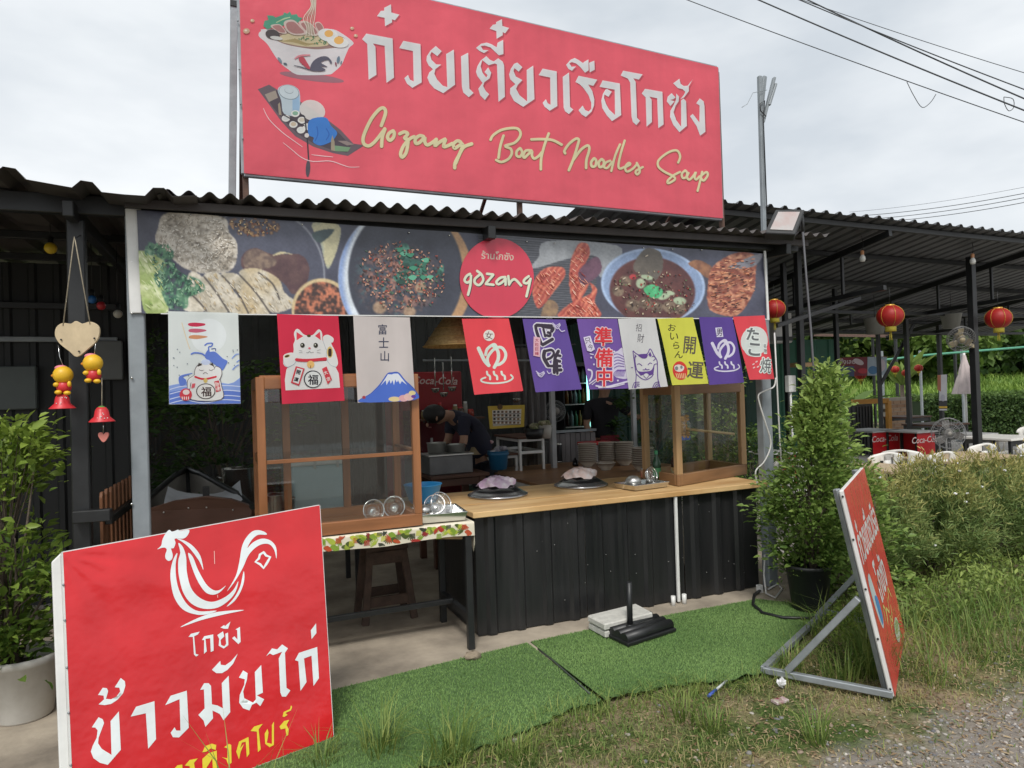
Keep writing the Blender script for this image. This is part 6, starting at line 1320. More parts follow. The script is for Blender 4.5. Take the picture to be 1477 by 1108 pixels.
skinned('trousers', [(V(.19, .03, 1.0), (.21, .18)), (V(.20, -.09, .86), .105), (V(.18, -.10, .5), .085), (V(.20, -.10, .10), .07), (V(.20, .12, .86), .105), (V(.18, .12, .5), .085), (V(.20, .12, .10), .07)], [(0, 1), (1, 2), (2, 3), (0, 4), (4, 5), (5, 6)], MATS['dark_trousers'], per2)
MB().ball(V(-.33, -.03, 1.40), .112, 14, 10, 1.05, 1.0, .85).build('hair', M_hair, per2); face(V(-.36, -.045, 1.36), (-.8, -.25, -.6), per2, .085)
hand(V(-.22, -.26, .98), (-1, 0, -.4), (0, 0, 1), per2); hand(V(-.24, .10, .98), (-1, 0, -.4), (0, 0, 1), per2)

# ------------------------------------------------------------------ inside the stall
M_plast0 = mat('pale_tub', (.5, .48, .44), .5)
def table(name, label, x0, x1, y0, y1, z, mt, ml, lw=.04, th_=.03, apron=True):
    t = thing(name, label, 'table', ((x0 + x1) / 2, (y0 + y1) / 2, .004)); MB().box((x0, y0, z - th_), (x1, y1, z)).build('table_top', mt, t, bevel=.004)
    for x in (x0 + lw, x1 - lw):
        for y in (y0 + lw, y1 - lw): part_bar('leg', (x, y, .004), (x, y, z - th_), lw, lw, ml, t)
    if apron:
        for y in (y0 + lw, y1 - lw): part_bar('apron', (x0 + lw * 1.5, y, z - th_ - .04), (x1 - lw * 1.5, y, z - th_ - .04), lw * .6, .07, ml, t)
    return t
A0, A1 = D(604, 668, 6.6), D(698, 668, 6.6)
tb = table('prep_bench', 'reddish brown wooden bench table with steel box and blue bucket', A0.x, A1.x, 6.05, 6.65, .85, M_brownwood, M_brownwood, .06)
c = Vector((A0.x + .22, 6.3, .852)); t = thing('burner_box', 'long dull steel cooking box on the brown bench table', 'cooker', c); MB().box((c.x - .20, c.y - .16, .852), (c.x + .22, c.y + .16, 1.02)).build('body', mat('dull_dark_steel', (.20, .20, .20), .5, .6, var=.3), t, bevel=.006); MB().box((c.x - .21, c.y - .17, 1.021), (c.x + .23, c.y + .17, 1.035)).build('lid', M_aluminium, t, bevel=.003)
for k, (dx, r, h) in enumerate(((-.08, .09, .10), (.10, .10, .075))):
    t = thing('cooking_pan', ('tall dented', 'wide low')[k] + ' aluminium pan on top of the steel cooking box', 'pan', (c.x + dx, c.y, 1.036)); L = t.location
    MB().lathe([(0, .004), (r * .9, .004), (r, h), (r * 1.08, h + .002), (r * .97, h), (r * .87, .01), (0, .01)], L, 20).build('body', M_aluminium, t); MB().tube([L + Vector((r, 0, h * .8)), L + Vector((r + .03, 0, h * .85)), L + Vector((r + .03, .03, h * .8))], .005, 6).build('handle', M_black, t)
c = G(679, 667, .852); t = thing('bucket', 'blue plastic bucket with cloths on the brown bench table', 'bucket', (c.x, 6.22, .852)); L = t.location
MB().lathe([(0, 0), (.082, 0), (.10, .17), (.106, .178), (.098, .175), (.08, .006), (0, .006)], L, 24).build('body', mat('blue_bucket', (.02, .14, .28), .4, var=.2), t); MB().lathe([(.106, .14), (.109, .15), (.106, .16)], L, 24).build('band', MATS['blue_bucket'], t)
m = MB()
for k in range(14): m.ball(L + Vector((random.uniform(-.06, .06), random.uniform(-.06, .06), .16 + random.random() * .05)), .03, 7, 5, 1.2, .8, .7)
m.build('cloths', mat('striped_cloth', (.5, .48, .5), .95, c2=(.12, .12, .16), scale=22), t)
# two white-framed tables with glass sides
def frame_table(label, x0, x1, y0, y1, z, zb=.004, mid=None):
    t = thing('white_frame_table', label, 'table', ((x0 + x1) / 2, (y0 + y1) / 2, .004))
    for x in (x0, x1):
        for y in (y0, y1): part_bar('leg', (x, y, zb), (x, y, z - .025), .028, .028, M_white, t)
    for zz in [z - .035] + ([mid] if mid else []):
        for p, q in (((x0, y0), (x1, y0)), ((x0, y1), (x1, y1)), ((x0, y0), (x0, y1)), ((x1, y0), (x1, y1))): part_bar('rail', (*p, zz), (*q, zz), .026, .03, M_white, t)
    MB().box((x0 - .03, y0 - .03, z - .02), (x1 + .03, y1 + .03, z)).build('table_top', M_brownwood, t, bevel=.003)
    MB().add([(x0, y0 + .003, .1), (x1, y0 + .003, .1), (x1, y0 + .003, z - .06), (x0, y0 + .003, z - .06)], [(0, 1, 2, 3)]).build('glass_pane', M_glass, t, fixn=False)
    return t
B0, B1 = D(703, 650, 7.0), D(748, 650, 7.0); frame_table('lower white-framed table with a small box on top', B0.x, B1.x, 6.5, 7.1, .97)
C0, C1 = D(751, 626, 7.0), D(791, 626, 7.0); frame_table('taller white-framed glass table holding the yellow menu board', C0.x, C1.x, 6.45, 7.05, 1.13, mid=.97)
c = D(704, 646, 6.8); t = thing('cardboard_box', 'small tan box with red and white cloths on the lower white-framed table', 'box', (c.x, 6.62, .972)); L = t.location
MB().box((L.x - .09, L.y - .06, .972), (L.x + .09, L.y + .06, 1.05)).build('carton', mat('cardboard', (.40, .31, .17), .8), t, bevel=.002)
m = MB()
for k in range(16): m.ball(L + Vector((random.uniform(-.08, .12), random.uniform(-.05, .05), .085 + random.random() * .05)), .026, 7, 5, 1.3, .8, .7)
m.build('cloths', mat('red_white_cloth', (.55, .48, .5), .95, c2=(.40, .03, .05), scale=14), t)
# yellow menu board
mb0 = D(705, 617, 6.7); mb1 = D(757, 614, 6.7); t = thing('menu_board', 'yellow menu board with rows of small pictures leaning behind the counter', 'board', (mb0.x, 6.55, 1.135)); y0 = D(730, 600, 6.7).y
def fm(px, py, lift): p = Y(px, py, y0); return (p.x, p.y - lift, p.z)
mq = [(704, 586), (757, 584), (756, 616), (707, 619)]
MB().prism([fm(*p, 0) for p in mq], (0, .012, 0)).build('board', mat('yellow_board', (.62, .44, .05), .5, var=.15), t)
a = Art(fm, first=.0006); a.poly([(710, 592), (752, 590), (751, 612), (711, 615)], 'd8d4cc')
for j in range(4):
    for i in range(7): a.poly([(711.5 + i * 5.7, 592.7 + j * 5.2), (714.8 + i * 5.7, 592.5 + j * 5.2), (714.8 + i * 5.7, 595.6 + j * 5.2), (711.5 + i * 5.7, 595.8 + j * 5.2)], random.choice(['6a4a38', '7a5a40', '4d4a40', '8a6a4a', '3c3836']), False)
    a.stroke([(711, 597.6 + j * 5.2), (751, 596.6 + j * 5.2)], .9, '5f5a55', False)
a.ell(721, 587, 4, 4, '5a4020'); a.build('print', M_vinyl, t)
# grey wood partition
pt = thing('partition', 'low grey plank partition behind the prep table', 'partition', D(830, 680, 7.3)); P0, P1 = D(793, 626, 7.9), D(876, 640, 7.9)
for k in range(9):
    x0 = P0.x + (P1.x - P0.x) * k / 9; MB().box((x0, 7.12 + .004 * (k % 2), .01), (x0 + (P1.x - P0.x) / 9 - .006, 7.145 + .004 * (k % 2), 1.10 - .006 * (k % 3))).build('plank', mat('grey_plank', (.22, .20, .20), .8, var=.45, scale=6, stretch=(1, 1, .1), bump=.15), pt)
part_bar('top_rail', (P0.x - .02, 7.12, 1.115), (P1.x, 7.12, 1.115), .05, .03, M_greypaint, pt)
for px, dep in ((797, 7.2), (914, 8.0)): p = D(px, 600, dep); MB().bar((p.x, p.y, .004), (p.x, p.y, 2.74), .05, .05).build('steel_post', mat('light_steel_post', (.42, .43, .44), .5, var=.2), label=('grey steel post beside the small round fan inside the stall', 'thin grey steel post right of the standing person')[px > 800], cat='post', bevel=.004)
# fan on the partition
def fan(label, c, r, ax, stand=None, m_blade=None, group=None):
    c = Vector(c); t = thing('electric_fan', label, 'fan', c if stand is None else (c.x, c.y, stand), group); ax = Vector(ax).normalized(); u = ax.orthogonal().normalized(); v = ax.cross(u)
    mm = MB()
    for s_, off in ((1, .0), (.97, .045), (.97, -.045), (.6, .06), (.3, .065)): mm.tube([c + (u * math.cos(k) + v * math.sin(k)) * r * s_ + ax * off * r * 4 for k in np.linspace(0, 2 * PI, 25)], .0035, 5, False)
    for k in range(28):
        th_ = 2 * PI * k / 28; d = u * math.cos(th_) + v * math.sin(th_)
        for q in (1, -1): mm.tube([c + d * r * .12 + ax * q * .07 * r * 4, c + d * r * .6 + ax * q * .06 * r * 4, c + d * r], .0018, 4, False)
    mm.build('guard', mat('fan_guard', (.25, .25, .25), .5, .5), t)
    mm = MB()
    for k in range(3):
        th_ = 2 * PI * k / 3; pts = []
        for a_, rr in ((-.1, .15), (-.35, .6), (-.25, .88), (.25, .9), (.5, .6), (.3, .15)):
            d = u * math.cos(th_ + a_) + v * math.sin(th_ + a_); pts.append(c + d * r * rr + ax * (a_ * .08 * r * 2))
        mm.prism(pts, ax * .004)
    mm.build('blades', m_blade or mat('fan_blade', (.16, .15, .14), .4), t); MB().lathe([(0, -.11), (.05, -.11), (.06, -.02), (.035, .05), (0, .06)], c, 14, axis=ax).build('motor', m_blade or mat('fan_motor', (.30, .28, .25), .5), t)
    if stand is not None:
        MB().tube([(c.x, c.y, c.z - .02), (c.x, c.y, stand + .03)], .016, 8).build('pole', M_black, t); MB().lathe([(0, .0), (.2, .0), (.2, .015), (.03, .04), (0, .04)], (c.x, c.y, stand), 20).build('base', M_black, t)
    return t
p = D(811, 609, 8.2); fan('small round fan glimpsed behind the black flask inside the stall', (p.x, 7.5, 1.34), .13, (0, -1, .1), 1.0)
box_z = MB().box((p.x - .2, 7.36, .004), (p.x + .25, 7.62, .998)).build('steel_cabinet', mat('dull_grey_cabinet', (.20, .20, .20), .6), label='grey cabinet under the small fan behind the partition', cat='cabinet', bevel=.005)
# drinks fridge with glowing tube, red drinks cooler
def fridge():
    a0, a1 = D(820, 590, 9.0), D(856, 590, 9.0); yb = 8.1; x0, x1 = a0.x, a1.x + .12
    t = thing('drinks_fridge', 'dark glass-door drinks fridge with glowing cyan tube and bottles', 'fridge', ((x0 + x1) / 2, yb, .004))
    MB().box((x0, yb + .5, .004), (x1, yb + .52, 1.95)).build('back', M_black, t)
    for x in (x0 - .02, x1): MB().box((x, yb, .004), (x + .02, yb + .5, 1.95)).build('side', M_black, t)
    MB().box((x0, yb, 1.90), (x1, yb + .5, 1.95)).build('top', M_black, t); MB().box((x0, yb, .004), (x1, yb + .5, .25)).build('plinth', M_black, t)
    mats = [mat('bottle_' + n_, c_, .2) for n_, c_ in (('cola', (.04, .015, .012)), ('clear', (.16, .19, .2)), ('green', (.02, .08, .03)), ('orange', (.18, .07, .01)))]
    for z in (.5, .8, 1.1, 1.4, 1.68):
        MB().box((x0, yb + .06, z - .012), (x1, yb + .48, z)).build('shelf', M_aluminium, t)
        for k in range(6): MB().lathe([(0, 0), (.028, 0), (.028, .13), (.011, .18), (.012, .21), (0, .212)], (x0 + .05 + k * (x1 - x0 - .1) / 5, yb + .16, z + .001), 10).build('bottle', mats[(k + int(z * 10)) % 4], t)
    p = D(843, 590, 9.0); MB().box((x1 - .06, yb + .02, .95), (x1 - .035, yb + .045, 1.78)).build('light_tube', mat('cyan_tube', (.5, .9, .85), .4, emit=((.35, .95, .85), 1.4)), t)
fridge()
q0, q1 = D(603, 600, 8.3), D(656, 600, 8.3); t = thing('drinks_cooler', 'tall red drinks cooler with white script lettering at the back of the stall', 'cooler', (q0.x, 7.7, .004))
MB().box((q0.x - .35, 7.62, .004), (q1.x, 8.3, 1.85)).build('cabinet', mat('cola_red', (.30, .012, .018), .4, var=.2), t, bevel=.012); dr_ = MB().box((q0.x - .3, 7.60, .25), (q1.x - .06, 7.618, 1.42)).build('door', mat('cola_door', (.10, .015, .02), .25), t, bevel=.006); MB().box((q0.x + .0, 7.575, .75), (q0.x + .025, 7.598, 1.1)).build('handle', M_aluminium, dr_)
def fc(px, py, lift): p = Y(px, py, 7.618); return (p.x, p.y - lift, p.z)
a = Art(fc, first=.003); a.poly([(585, 536), (655, 540), (655, 556), (585, 553)], 'a01c26'); a.text('Coca-Cola', 628, 549, 11, 'cdbcb8', .02, 1.0, .012, skew=.25); a.build('lettering', M_vinyl, t)
# red bins on the prep table's far side, hanging aprons, small odds
for k, (px, lb) in enumerate(((848, 'left of two red-lidded tubs behind the bowl stacks'), (866, 'right of two red-lidded tubs behind the bowl stacks'))):
    p = Y(px, 640, 6.70); t = thing('plastic_tub', lb, 'tub', (p.x, 6.70, pz), 'red-lidded tubs'); L = t.location
    MB().box((L.x - .075, L.y - .09, pz + .001), (L.x + .075, L.y + .09, pz + .19)).build('body', mat('milky_plastic', (.45, .43, .42), .4), t, bevel=.012); MB().box((L.x - .085, L.y - .10, pz + .191), (L.x + .085, L.y + .10, pz + .225)).build('lid', mat('red_lid', (.55, .02, .03), .35), t, bevel=.006)
for k, (px, c_, lb) in enumerate(((760, (.16, .15, .15), 'grey apron hanging by the yellow menu board'), (783, (.22, .21, .21), 'paler grey cloth hanging beside the steel post'))):
    p = D(px, 560, 8.0); m = MB(); vs = []; n = 14
    for j in range(8):
        for i in range(n): u_ = i / (n - 1) - .5; vs.append((p.x + u_ * .24, 7.4 + .03 * math.sin(i * 1.4 + j * .2) * (1 + j * .1), 2.1 - j * .13))
    m.add(vs, [(j * n + i, j * n + i + 1, (j + 1) * n + i + 1, (j + 1) * n + i) for j in range(7) for i in range(n - 1)], True).build('hanging_cloth', mat('cloth_grey_%d' % k, c_, .95, var=.3), label=lb, cat='cloth', fixn=False)
part_bar('clothes_rail', (2.2, 7.42, 2.12), (4.0, 7.42, 2.14), .025, .025, M_black, stall)
# clutter on and above the bench: jars, hanging ladles and bags
tz2 = 1.32; sh0, sh1 = D(608, 600, 7.6), D(700, 600, 7.6); t = thing('jar_shelf', 'dark shelf of jars behind the bending person', 'shelf', (sh0.x, sh0.y, tz2)); MB().box((sh0.x - .1, sh0.y, tz2 - .02), (sh1.x + .1, sh0.y + .16, tz2)).build('board', M_brownwood, t)
for x in (sh0.x, sh1.x): part_bar('upright', (x, sh0.y + .14, .004), (x, sh0.y + .14, tz2 - .021), .03, .03, M_black, t)
JC = [(.30, .22, .10), (.10, .06, .04), (.40, .38, .34), (.32, .05, .03), (.15, .20, .10), (.45, .33, .10)]
for k in range(10):
    L = Vector((sh0.x + .05 + k * (sh1.x - sh0.x - .1) / 9, sh0.y + .07, tz2)); h_ = (.10, .15, .12, .18, .09)[k % 5]; r_ = (.035, .03, .04, .028, .042)[k % 5]
    t = thing('condiment_jar', '%s %s jar on the shelf behind the bending person' % (('first', 'second', 'third', 'fourth', 'fifth', 'sixth', 'seventh', 'eighth', 'ninth', 'tenth')[k], ('squat tan', 'tall dark', 'round pale', 'slim red', 'squat green', 'tall amber')[k % 6]), 'jar', L, 'condiment jars'); MB().lathe([(0, .001), (r_, .001), (r_, h_ * .8), (r_ * .7, h_ * .9)], L, 14).build('glass', mat('jar_%d' % (k % 6), JC[k % 6], .25, var=.3, scale=30), t); MB().lathe([(r_ * .75, h_ * .88), (r_ * .75, h_), (0, h_)], L, 12).build('lid', (M_aluminium, MATS['red_lid'])[k % 2], t)
for k, (px, py, dep) in enumerate(((628, 560, 6.9), (640, 566, 6.9), (652, 558, 6.9), (745, 575, 7.3))):
    p = D(px, py, dep); t = thing('hanging_ladle', ('leftmost', 'second', 'third', 'rightmost')[k] + ' steel ladle hanging above the bench', 'ladle', p, 'hanging ladles'); MB().tube([p + Vector((0, 0, .02)), p + Vector((0, 0, .3))], .006, 6).build('handle', M_stainless, t); MB().lathe([(0, -.05), (.03, -.04), (.045, -.005), (.045, 0), (.03, -.03), (0, -.04)], p, 14).build('cup', M_stainless, t)
part_bar('utensil_rail', D(610, 520, 6.9) + Vector((0, 0, 0)), D(765, 520, 7.3), .02, .02, M_greypaint, stall)
for k, (px, py, dep, r_, h_) in enumerate(((770, 612, 6.7, .10, .10), (786, 610, 6.75, .07, .13))):
    p = D(px, py, dep); t = thing('basket', ('wide dark wire basket of vegetables', 'small pale tub')[k] + ' on the taller white-framed table', 'basket', (p.x, p.y, 1.131)); L = t.location; MB().lathe([(0, 0), (r_ * .75, 0), (r_, h_), (r_ * .95, h_), (r_ * .7, .008), (0, .008)], L, 18).build('body', (M_black, M_plast0)[k], t); m = MB(); [m.ball(L + Vector((random.uniform(-.05, .05), random.uniform(-.04, .04), h_ + random.uniform(-.01, .03))), .025, 7, 5) for _ in range(9)]; m.build('contents', (MATS['blue_bucket'] if False else mat('veg', (.12, .16, .05), .7, c2=(.35, .30, .22), scale=20)), t)
# straw conical hat lampshade
hp = D(655, 500, 4.62); t = thing('straw_hat', 'conical woven straw hat hanging as a lampshade behind the flags', 'hat', (hp.x, hp.y, hp.z))
MB().lathe([(.012, .245), (.06, .20), (.13, .11), (.185, .03), (.205, .0), (.198, .0), (.125, .10), (.055, .19), (.0, .23)], hp, 30).build('cone', mat('woven_straw', (.46, .32, .13), .85, c2=(.26, .16, .06), scale=55, bump=.6, bscale=160), t)
for z, r in ((.003, .206), (.06, .166), (.12, .124), (.18, .077)): MB().tube([hp + Vector((r * math.cos(k), r * math.sin(k), z)) for k in np.linspace(0, 2 * PI, 25)], .004, 5, False).build('binding', mat('straw_binding', (.38, .25, .09), .85), t)
MB().tube([hp + Vector((0, 0, .24)), hp + Vector((0, 0, .62))], .003, 5).build('cord', M_black, t)
# green crate, stool, cooler box, steel pots
p = D(719, 684, 6.9); t = thing('crate', 'dark green plastic crate under the lower white-framed table', 'crate', (p.x, 6.8, .004)); L = t.location
for k in range(6): MB().box((L.x - .17, L.y - .14, .02 + k * .1), (L.x + .17, L.y + .14, .095 + k * .1)).build('slat_wall', mat('crate_green', (.02, .07, .05), .5), t, bevel=.004)
MB().box((L.x - .16, L.y - .13, .59), (L.x + .16, L.y + .13, .62)).build('rim', MATS['crate_green'], t)
st0 = G(556, 888, .004); t = thing('stool', 'dark worn wooden stool under the side table', 'stool', st0); M_stool = mat('worn_stool', (.10, .062, .045), .8, var=.5, scale=14, bump=.2)
MB().box((st0.x - .15, st0.y - .13, .50), (st0.x + .15, st0.y + .13, .535)).build('seat', M_stool, t, bevel=.005)
for sx in (-1, 1):
    for sy in (-1, 1): part_bar('leg', (st0.x + sx * .175, st0.y + sy * .15, .004), (st0.x + sx * .12, st0.y + sy * .10, .50), .05, .035, M_stool, t)
for sy in (-1, 1): part_bar('stretcher', (st0.x - .15, st0.y + sy * .135, .15), (st0.x + .15, st0.y + sy * .135, .15), .02, .07, M_stool, t); part_bar('rail', (st0.x - .13, st0.y + sy * .112, .45), (st0.x + .13, st0.y + sy * .112, .45), .02, .09, M_stool, t)
k0, k1 = D(422, 700, 5.5), D(507, 700, 5.5)
tk = table('low_table', 'dark low table behind the teak cabinet carrying a cooler box', k0.x - .35, k1.x + .1, k0.y - .05, k0.y + .5, .66, M_brownwood, M_black)
t = thing('cooler_box', 'pale blue cooler box with white lid and handle behind the teak cabinet', 'cooler', (k0.x, k0.y, .662)); yy = k0.y + .02
MB().box((k0.x, yy, .664), (k1.x, yy + .34, 1.05)).build('body', mat('pale_blue_plastic', (.42, .56, .60), .4, var=.1), t, bevel=.012); ld = MB().box((k0.x - .012, yy - .012, 1.052), (k1.x + .012, yy + .352, 1.115)).build('lid', M_white, t, bevel=.01)
hx = (k0.x + k1.x) / 2 + .05; MB().tube([(hx - .09, yy - .02, 1.03), (hx - .09, yy - .035, 1.125), (hx + .09, yy - .035, 1.125), (hx + .09, yy - .02, 1.03)], .011, 8).build('handle', M_white, ld)
def pot(label, px, py, dep, z, r, h):
    p = D(px, py, dep); t = thing('stock_pot', label, 'pot', (p.x, p.y, z), 'steel stock pots'); L = t.location
    MB().lathe([(0, 0), (r * .96, 0), (r, .01), (r, h), (r * 1.04, h + .004), (r * .97, h), (r * .96, .012), (0, .012)], L, 28).build('body', M_stainless, t)
    for s_ in (-1, 1): MB().tube([L + Vector((s_ * r, -.04, h * .8)), L + Vector((s_ * (r + .035), -.03, h * .82)), L + Vector((s_ * (r + .035), .03, h * .82)), L + Vector((s_ * r, .04, h * .8))], .006, 6).build('handle', M_stainless, t)
    return t
pot('steel stock pot seen through the left side of the teak cabinet', 398, 715, 5.35, .662, .10, .20)
pot('tall steel stock pot behind the wooden boat', 345, 700, 5.7, .70, .13, .34)
table('pot_stand', 'dark stand under the tall steel stock pot behind the boat', *(lambda p: (p.x - .2, p.x + .2, p.y - .18, p.y + .18))(D(345, 700, 5.7)), .70, M_black, M_black)

# ------------------------------------------------------------------ wooden boat, picket gate, wind chime, left details
boat = thing('wooden_boat', 'brown wooden serving boat with dark gunwales and white paper inside', 'boat', D(290, 760, 4.9)); M_boat = mat('boat_brown', (.105, .048, .032), .45, var=.35, scale=7, stretch=(.3, 1, 1), bump=.08, coat=.1)
tl, tm, tr_ = D(203, 737, 4.55), D(295, 716, 4.62), D(364, 731, 4.72); bw_ = D(270, 677, 5.9); dn = Vector((0, 0, -.34))
MB().prism([tl, tl.lerp(tm, .5) + Vector((0, 0, .018)), tm, tm.lerp(tr_, .5) + Vector((0, 0, .018)), tr_, tr_ + dn * .9 + Vector((-.05, 0, 0)), tl + dn * .9 + Vector((.05, 0, 0))], (.02, .035, 0)).build('transom', M_boat, boat, bevel=.004)
for s0, lab in ((tl, 'l'), (tr_, 'r')):
    mid = s0.lerp(bw_, .5) + Vector((-.07 if lab == 'l' else .07, 0, -.02)); path = [tuple(x) for x in (s0, s0.lerp(mid, .6) + Vector((-.02 if lab == 'l' else .02, 0, 0)), mid, mid.lerp(bw_, .6) + Vector((0, 0, .02)), bw_)]
    MB().tube(path, .022, 6).build('gunwale', M_black, boat)
    m = MB(); n = len(path); vs = [Vector(q) for q in path] + [Vector(q) + Vector((.10 if lab == 'l' else -.10, 0, -.32)) * (1 - .6 * i / (n - 1)) for i, q in enumerate(path)]
    m.add(vs, [(i, i + 1, n + i + 1, n + i) for i in range(n - 1)]).build('hull_side', mat('boat_inner', (.30, .28, .25), .6, var=.3), boat, fixn=False)
part_bar('stem_post', bw_ + Vector((0, 0, .02)), bw_ + Vector((.02, -.25, -.25)), .05, .03, M_black, boat)
bt = tm + Vector((0, .5, -.24)); MB().box((bt.x - .32, bt.y - .45, bt.z - .02), (bt.x + .30, bt.y + .7, bt.z)).build('deck', M_boat, boat)
for x in (-.28, .26):
    for y in (-.4, .55): part_bar('trestle_leg', (bt.x + x, bt.y + y, .004), (bt.x + x * .8, bt.y + y, bt.z - .02), .05, .05, M_black, boat)
for k in (.2, .42, .58, .82): MB().ball(tl.lerp(tr_, k) + Vector((0, -.003, -.035 + .05 * (1 - abs(k - .5) * 2))), .006, 6, 4).build('bolt', M_aluminium, boat)
m = MB(); n = 9; vs = []
for j in range(n):
    for i in range(n): u, v = i / (n - 1), j / (n - 1); vs.append((bt.x - .26 + u * .5, bt.y - .30 + v * .5, bt.z + .06 + .10 * (2 * u - 1) ** 2 + .10 * v + .012 * math.sin(7 * u + 5 * v)))
m.add(vs, [(j * n + i, j * n + i + 1, (j + 1) * n + i + 1, (j + 1) * n + i) for j in range(n - 1) for i in range(n - 1)], True).build('paper_sheet', mat('white_paper', (.66, .68, .72), .8), label='curved white sheet of paper lying inside the wooden boat', cat='paper', fixn=False)
MB().box((tm.x - .012, tm.y + .05, tm.z - .2), (tm.x + .03, tm.y + .09, tm.z + .055)).build('black_peg', M_black, boat)
gate = thing('picket_gate', 'short brown wooden picket gate beside the grey post on the left', 'gate', D(160, 770, 4.6)); M_pick = mat('picket_brown', (.24, .10, .045), .6, var=.4, scale=10, stretch=(1, 1, .15), bump=.1)
g0, g1 = D(146, 760, 4.28), D(187, 740, 5.15); gd = (g1 - g0); gd.z = 0; gn = gd.normalized()
for k in range(8):
    p = g0 + gd * (k / 7); p.z = 0; w = .036; zt = 1.06 + .004 * (k % 2)
    MB().prism([p - gn * w + Vector((0, 0, .35)), p + gn * w + Vector((0, 0, .35)), p + gn * w + Vector((0, 0, zt - .03)), p + gn * w * .5 + Vector((0, 0, zt)), p - gn * w * .5 + Vector((0, 0, zt)), p - gn * w + Vector((0, 0, zt - .03))], Vector((gn.y, -gn.x, 0)) * .018).build('picket', M_pick, gate, bevel=.003)
for z in (.55, .88): part_bar('rail', Vector((g0.x, g0.y, z)) + Vector((gn.y, -gn.x, 0)) * .04, Vector((g1.x, g1.y, z)) + Vector((gn.y, -gn.x, 0)) * .04, .04, .05, M_black, gate)
part_bar('post', (g0.x - .02, g0.y, .004), (g0.x - .02, g0.y, .95), .05, .05, M_black, gate)
# wind chime
def at(px, py, d=3.44): return D(px, py, d)
ch = thing('wind_chime', 'wooden heart wind chime with yellow chick figurines and red bells on a cord', 'wind chime', at(110, 345))
M_heart = mat('raw_wood_heart', (.60, .48, .31), .7, var=.2, scale=12, bump=.1); M_yel = mat('yellow_clay', (.78, .46, .02), .45, var=.15, scale=20); M_red = mat('red_clay', (.62, .03, .04), .4, var=.2, scale=25); M_pink = mat('pink_clay', (.72, .22, .28), .5)
hpts = [(111, 515), (100, 507), (86, 496), (79, 484), (81, 472), (90, 466), (102, 467), (109, 463), (118, 467), (130, 464), (141, 470), (143, 480), (139, 492), (126, 504)]
MB().prism([at(x, y) for x, y in crom(hpts, True, 3)], FW * .012).build('heart_board', M_heart, ch, bevel=.002)
MB().tube([at(91, 470), at(106, 350), at(107, 342), at(109, 350), at(130, 468)], .0028, 6).build('cord', M_rope, ch); MB().tube([at(107, 345), at(108, 315) + Vector((0, .3, .0))], .002, 5).build('hook_wire', M_black, ch)
for x, y in ((88, 490), (136, 488), (114, 507)): MB().ball(at(x, y, 3.434), .005, 6, 4).build('peg_hole', M_black, ch)
def chick(x, y, fl_):
    hd = MB().ball(at(x, y), .045, 14, 10).build('figurine_head', M_yel, ch); MB().ball(at(x - 3 * fl_, y - 10), .022, 10, 7, 1.3, 1, .7).build('cap', M_pink, hd); MB().ball(at(x + 1, y + 17), .036, 12, 8, .95, .9, .95).build('figurine_body', M_red, ch)
    MB().ball(at(x - 10 * fl_, y + 14, 3.41), .013, 8, 6, 1.1, .9, .9).build('figurine_arm', M_yel, ch); MB().ball(at(x + 9 * fl_, y + 13, 3.42), .012, 8, 6, .8, .9, 1.3).build('figurine_arm', M_yel, ch); MB().ball(at(x - 7, y + 25, 3.41), .014, 8, 6, 1.2, 1, .8).build('figurine_foot', M_yel, ch); MB().ball(at(x + 6, y + 26, 3.41), .014, 8, 6, 1.2, 1, .8).build('figurine_foot', M_yel, ch); MB().lathe([(.012, 0), (.006, .018), (0, .024)], at(x - 11 * fl_, y + 1, 3.42), 8, axis=-RT * fl_).build('beak', mat('orange_beak', (.7, .25, .02), .4), hd); MB().ball(at(x - 7 * fl_, y - 3, 3.404), .005, 6, 4).build('eye', M_black, hd)
def bell(x, y, s=1.0):
    be = MB().lathe([(0, .058), (.02, .056), (.030, .04), (.035, .01), (.058, -.012), (.060, -.016), (.052, -.014), (.03, .0), (0, .045)], at(x, y), 18).build('bell', M_red, ch); MB().lathe([(.028, .045), (.012, .062), (0, .066)], at(x, y), 6).build('bell_leaf', mat('green_clay', (.10, .22, .05), .5), be)
    for k in range(9): MB().ball(at(x + random.uniform(-9, 9), y + random.uniform(-12, 2), 3.402), .0028, 5, 4).build('bell_dot', M_white, be)
chick(91, 541, 1); bell(90, 585); chick(134, 524, 1); bell(147, 604)
MB().tube([at(84, 498), at(86, 515), at(92, 530)], .0015, 5).build('wire', M_chrome, ch); MB().tube([at(138, 495), at(136, 512)], .0015, 5).build('wire', M_chrome, ch); MB().tube([at(147, 545), at(147, 590)], .002, 5).build('cord', M_rope, ch); MB().tube([at(149, 608), at(149, 625)], .0012, 5).build('wire', M_chrome, ch)
MB().prism([at(x, y) for x, y in crom([(149, 638), (142, 630), (142, 625), (146, 624), (149, 627), (152, 624), (156, 625), (155, 631)], True, 3)], FW * .008).build('small_heart', mat('coral_heart', (.68, .22, .18), .5), ch)
